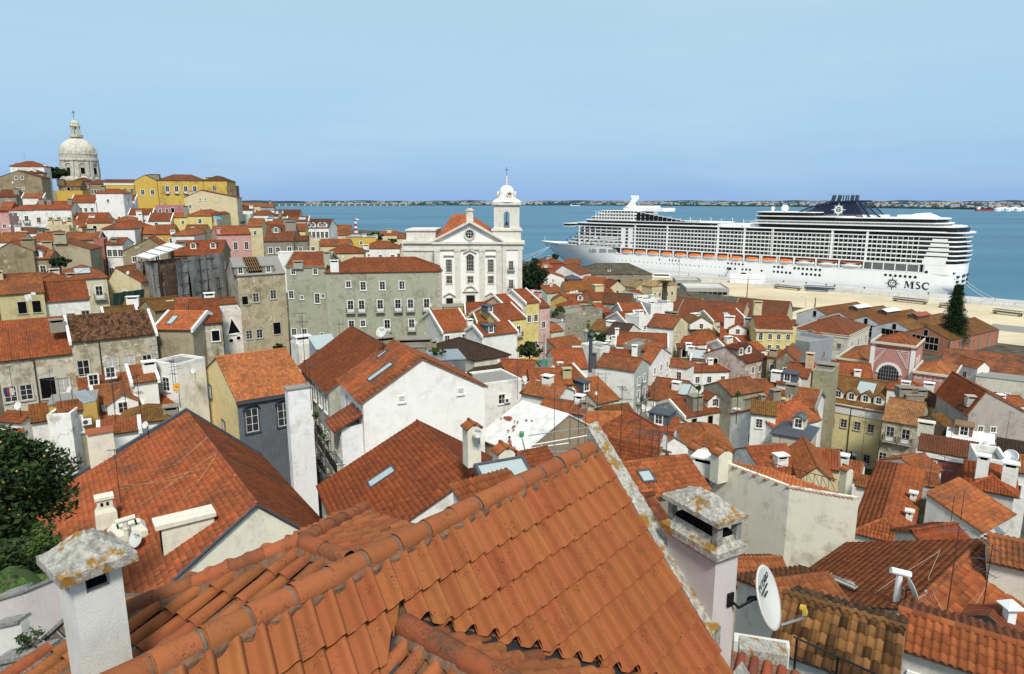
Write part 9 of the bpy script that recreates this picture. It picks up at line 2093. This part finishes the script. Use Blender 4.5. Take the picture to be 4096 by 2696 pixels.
# mural wall in the lane
mw0,mw1=atd(*px('K',440,800),110),atd(*px('K',725,775),113);r=empty('mural_wall',mw0);tag(r,'lane wall painted with a blue and green mural','wall');e=mw1-mw0;b=MB();b.prism([Vector((0,0,0)),e,e+Vector((0,0,-6)),Vector((0,0,-6))],off=(.05,.4,0));b.build('wall_body','concrete_grey',r)
def mp_(f,z):return e*f+Vector((0,-.03,z))
b=MB();b.face([mp_(.52,-.1),mp_(.82,-.1),mp_(.82,-4.6),mp_(.52,-4.6)]);b.build('mural_green','plain_green',r);b=MB();b.face([mp_(.53,-.6)+Vector((0,-.012,0)),mp_(.72,-.9)+Vector((0,-.012,0)),mp_(.72,-3.8)+Vector((0,-.012,0)),mp_(.53,-4.0)+Vector((0,-.012,0))]);b.build('mural_sky','mural_blue',r)
b=MB();ring=[(.57,-1.5),(.60,-1.05),(.635,-.95),(.665,-1.3),(.68,-2.0),(.675,-2.8),(.69,-3.3),(.665,-3.15),(.64,-3.3),(.655,-2.8),(.65,-2.1),(.63,-1.65),(.60,-1.6)];b.face([mp_(f,z)+Vector((0,-.03,0))for f,z in ring]);b.build('mural_fish','mural_pink',r)
pl3=atd(*px('K',640,880),108);r=empty('street_lamp',pl3);tag(r,'slim grey lamp post before the painted lane wall','lamp post');hh=atd(*px('K',640,545),108).z-pl3.z;b=MB();b.tube((0,0,-1),(0,0,hh),.13,.10,7);b.build('post','galv',r);b=MB();b.tube((0,0,hh*.75),(-1.0,0,hh*.75),.05,.05,5);b.lathe([(.05,.5),(.25,.3),(.2,0)],8,(-1.0,0,hh*.62));b.build('lantern','iron',r)
# steel flue by the workshop
p=atd(*px('K',1028,680),146);r=empty('steel_flue',p);tag(r,'fat steel ventilation flue beside the workshop roof','flue');b=MB();b.tube((0,0,-1),(0,0,3.6),.35,.35,10);b.lathe([(.6,3.6),(.7,3.9),(.05,4.4)],10);b.tube((-3,0,.2),(0,0,.2),.35,.35,10);b.build('duct','galv',r)
p=atd(*px('K',1070,900),104);r=empty('steel_flue',p);tag(r,'dark bent flue pipe on the huge blank wall','flue');b=MB();b.tube((0,0,0),(0,0,6.0),.3,.3,10);b.tube((0,0,5.9),(.1,-.5,6.2),.32,.32,10);b.build('duct','slate',r)
# laundry
lp0,lp1=atd(*px('F',165,520),102),atd(*px('F',345,490),102)
for k,(x0,x1,y0,y1)in enumerate(((228,258,532,592),(256,290,527,580),(288,330,508,535))):
    p=atd(*px('F',x0,y0),102.5);w=(x1-x0)/2.324*102/FPX;hh=(y1-y0)/2.324*102/FPX;r=empty('laundry',p);tag(r,'%s white cloth hanging on the line of the pale yellow house'%('left','middle','right')[k],'laundry');b=MB();b.grid([[(w*i/6.0,-.05*math.sin(i*2+j),-hh*j/5.0)for i in range(7)]for j in range(6)]);b.build('cloth','white_sheet',r,True)
p=atd(*px('F',40,1395),76)
for k,(m_,x)in enumerate((('plain_blue',30),('plain_red',62),('white_sheet',88))):
    q=atd(*px('F',x,1398),77);r=empty('laundry',q);tag(r,'%s shirt drying below the windows of the left peeling house'%('blue','dark red','pale')[k],'laundry');b=MB();b.grid([[(.5*i/5.0,-.04*math.sin(i*2+j),-.9*j/4.0)for i in range(6)]for j in range(5)]);b.build('cloth',m_,r,True)

# ------------------------------------------------------------------ people
PBODY=[]
def person(p,rz,joints,radii,edges,lab,skinmat,extra):
    r=empty('person',p,rz);tag(r,lab,'person')
    if PBODY:link('body',PBODY[0],r);extra(r);return r
    me=bpy.data.meshes.new('body');me.from_pydata(joints,edges,[]);o=bpy.data.objects.new('body',me);COL.objects.link(o)
    sm=o.modifiers.new('skin','SKIN');sm.use_smooth_shade=True
    for v,q in zip(me.skin_vertices[0].data,radii):v.radius=(q,q*.85)
    me.skin_vertices[0].data[0].use_root=True
    ss=o.modifiers.new('sub','SUBSURF');ss.levels=1;ss.render_levels=2
    dg=bpy.context.evaluated_depsgraph_get();m2=bpy.data.meshes.new_from_object(o.evaluated_get(dg));bpy.data.objects.remove(o);m2.materials.clear();m2.materials.append(M_(skinmat));PBODY.append(m2);link('body',m2,r);extra(r);return r
J_=[(0,0,.95),(0,.02,1.15),(0,0,1.38),(0,-.02,1.50),(0,-.05,1.60),(0,-.06,1.72),(.2,0,1.42),(.36,-.12,1.22),(.42,-.38,1.18),(.44,-.48,1.17),(-.2,0,1.42),(-.30,-.05,1.15),(-.22,-.32,1.02),(-.18,-.40,1.0),(.1,0,.9),(.12,-.05,.5),(.12,.05,.08),(.12,-.1,.03),(-.1,0,.9),(-.14,.1,.48),(-.14,.2,.08),(-.14,.05,.03)]
RD=[.15,.135,.16,.065,.09,.085,.075,.05,.04,.04,.075,.05,.04,.04,.10,.07,.05,.04,.10,.07,.05,.04]
ED=[(0,1),(1,2),(2,3),(3,4),(4,5),(2,6),(6,7),(7,8),(8,9),(2,10),(10,11),(11,12),(12,13),(0,14),(14,15),(15,16),(16,17),(0,18),(18,19),(19,20),(20,21)]
def hairpants(pants,shirt=None):
    def f(r):
        b=MB();b.lathe([(.001,.13),(.07,.10),(.105,.03),(.105,-.03),(.085,-.07)],10,(0,-.045,1.69));b.build('hair','hair',r,True)
        b=MB();b.lathe([(.165,1.02),(.17,.95),(.165,.86)],12)
        for s,x,y in((1,.12,-.05),(-1,-.14,.1)):b.tube((s*.09,0,.92),(x,y,.5),.115,.095,10);b.tube((x,y,.5),(x,y+.1,.12),.095,.075,10)
        b.build('trousers',pants,r,True)
        if shirt:b=MB();b.lathe([(.17,.98),(.165,1.15),(.20,1.35),(.16,1.46),(.07,1.5)],12);b.tube((.2,0,1.42),(.34,-.1,1.24),.085,.07,8);b.tube((-.2,0,1.42),(-.29,-.04,1.18),.085,.07,8);b.build('vest',shirt,r,True)
    return f
hp=atd(*px('L',325,335),54);person((hp.x,hp.y,hp.z-1.8),R(-70),J_,RD,ED,'bare chested worker with dark hair leaning beside the torn white roof','skin',hairpants('cloth_blue'))
hp=atz(*px('E',2108,1172),3.02);person((hp.x,hp.y,3.03),R(20),J_,RD,ED,'dock worker in a yellow safety vest on the quay by the mooring ropes','skin',hairpants('cloth_blue','hivis'))
for k,(x,y)in enumerate(((1805,945),(1828,948),(1520,940))):
    hp=atz(*px('D',x,y),3.02);person((hp.x,hp.y,3.03),R(40*k),J_,RD,ED,'person in dark clothes on the quay %s'%('left of the boarding gangway','at the foot of the boarding gangway','behind the terminal roofs')[k],'skin',hairpants('cloth_blue','cloth_blue'))
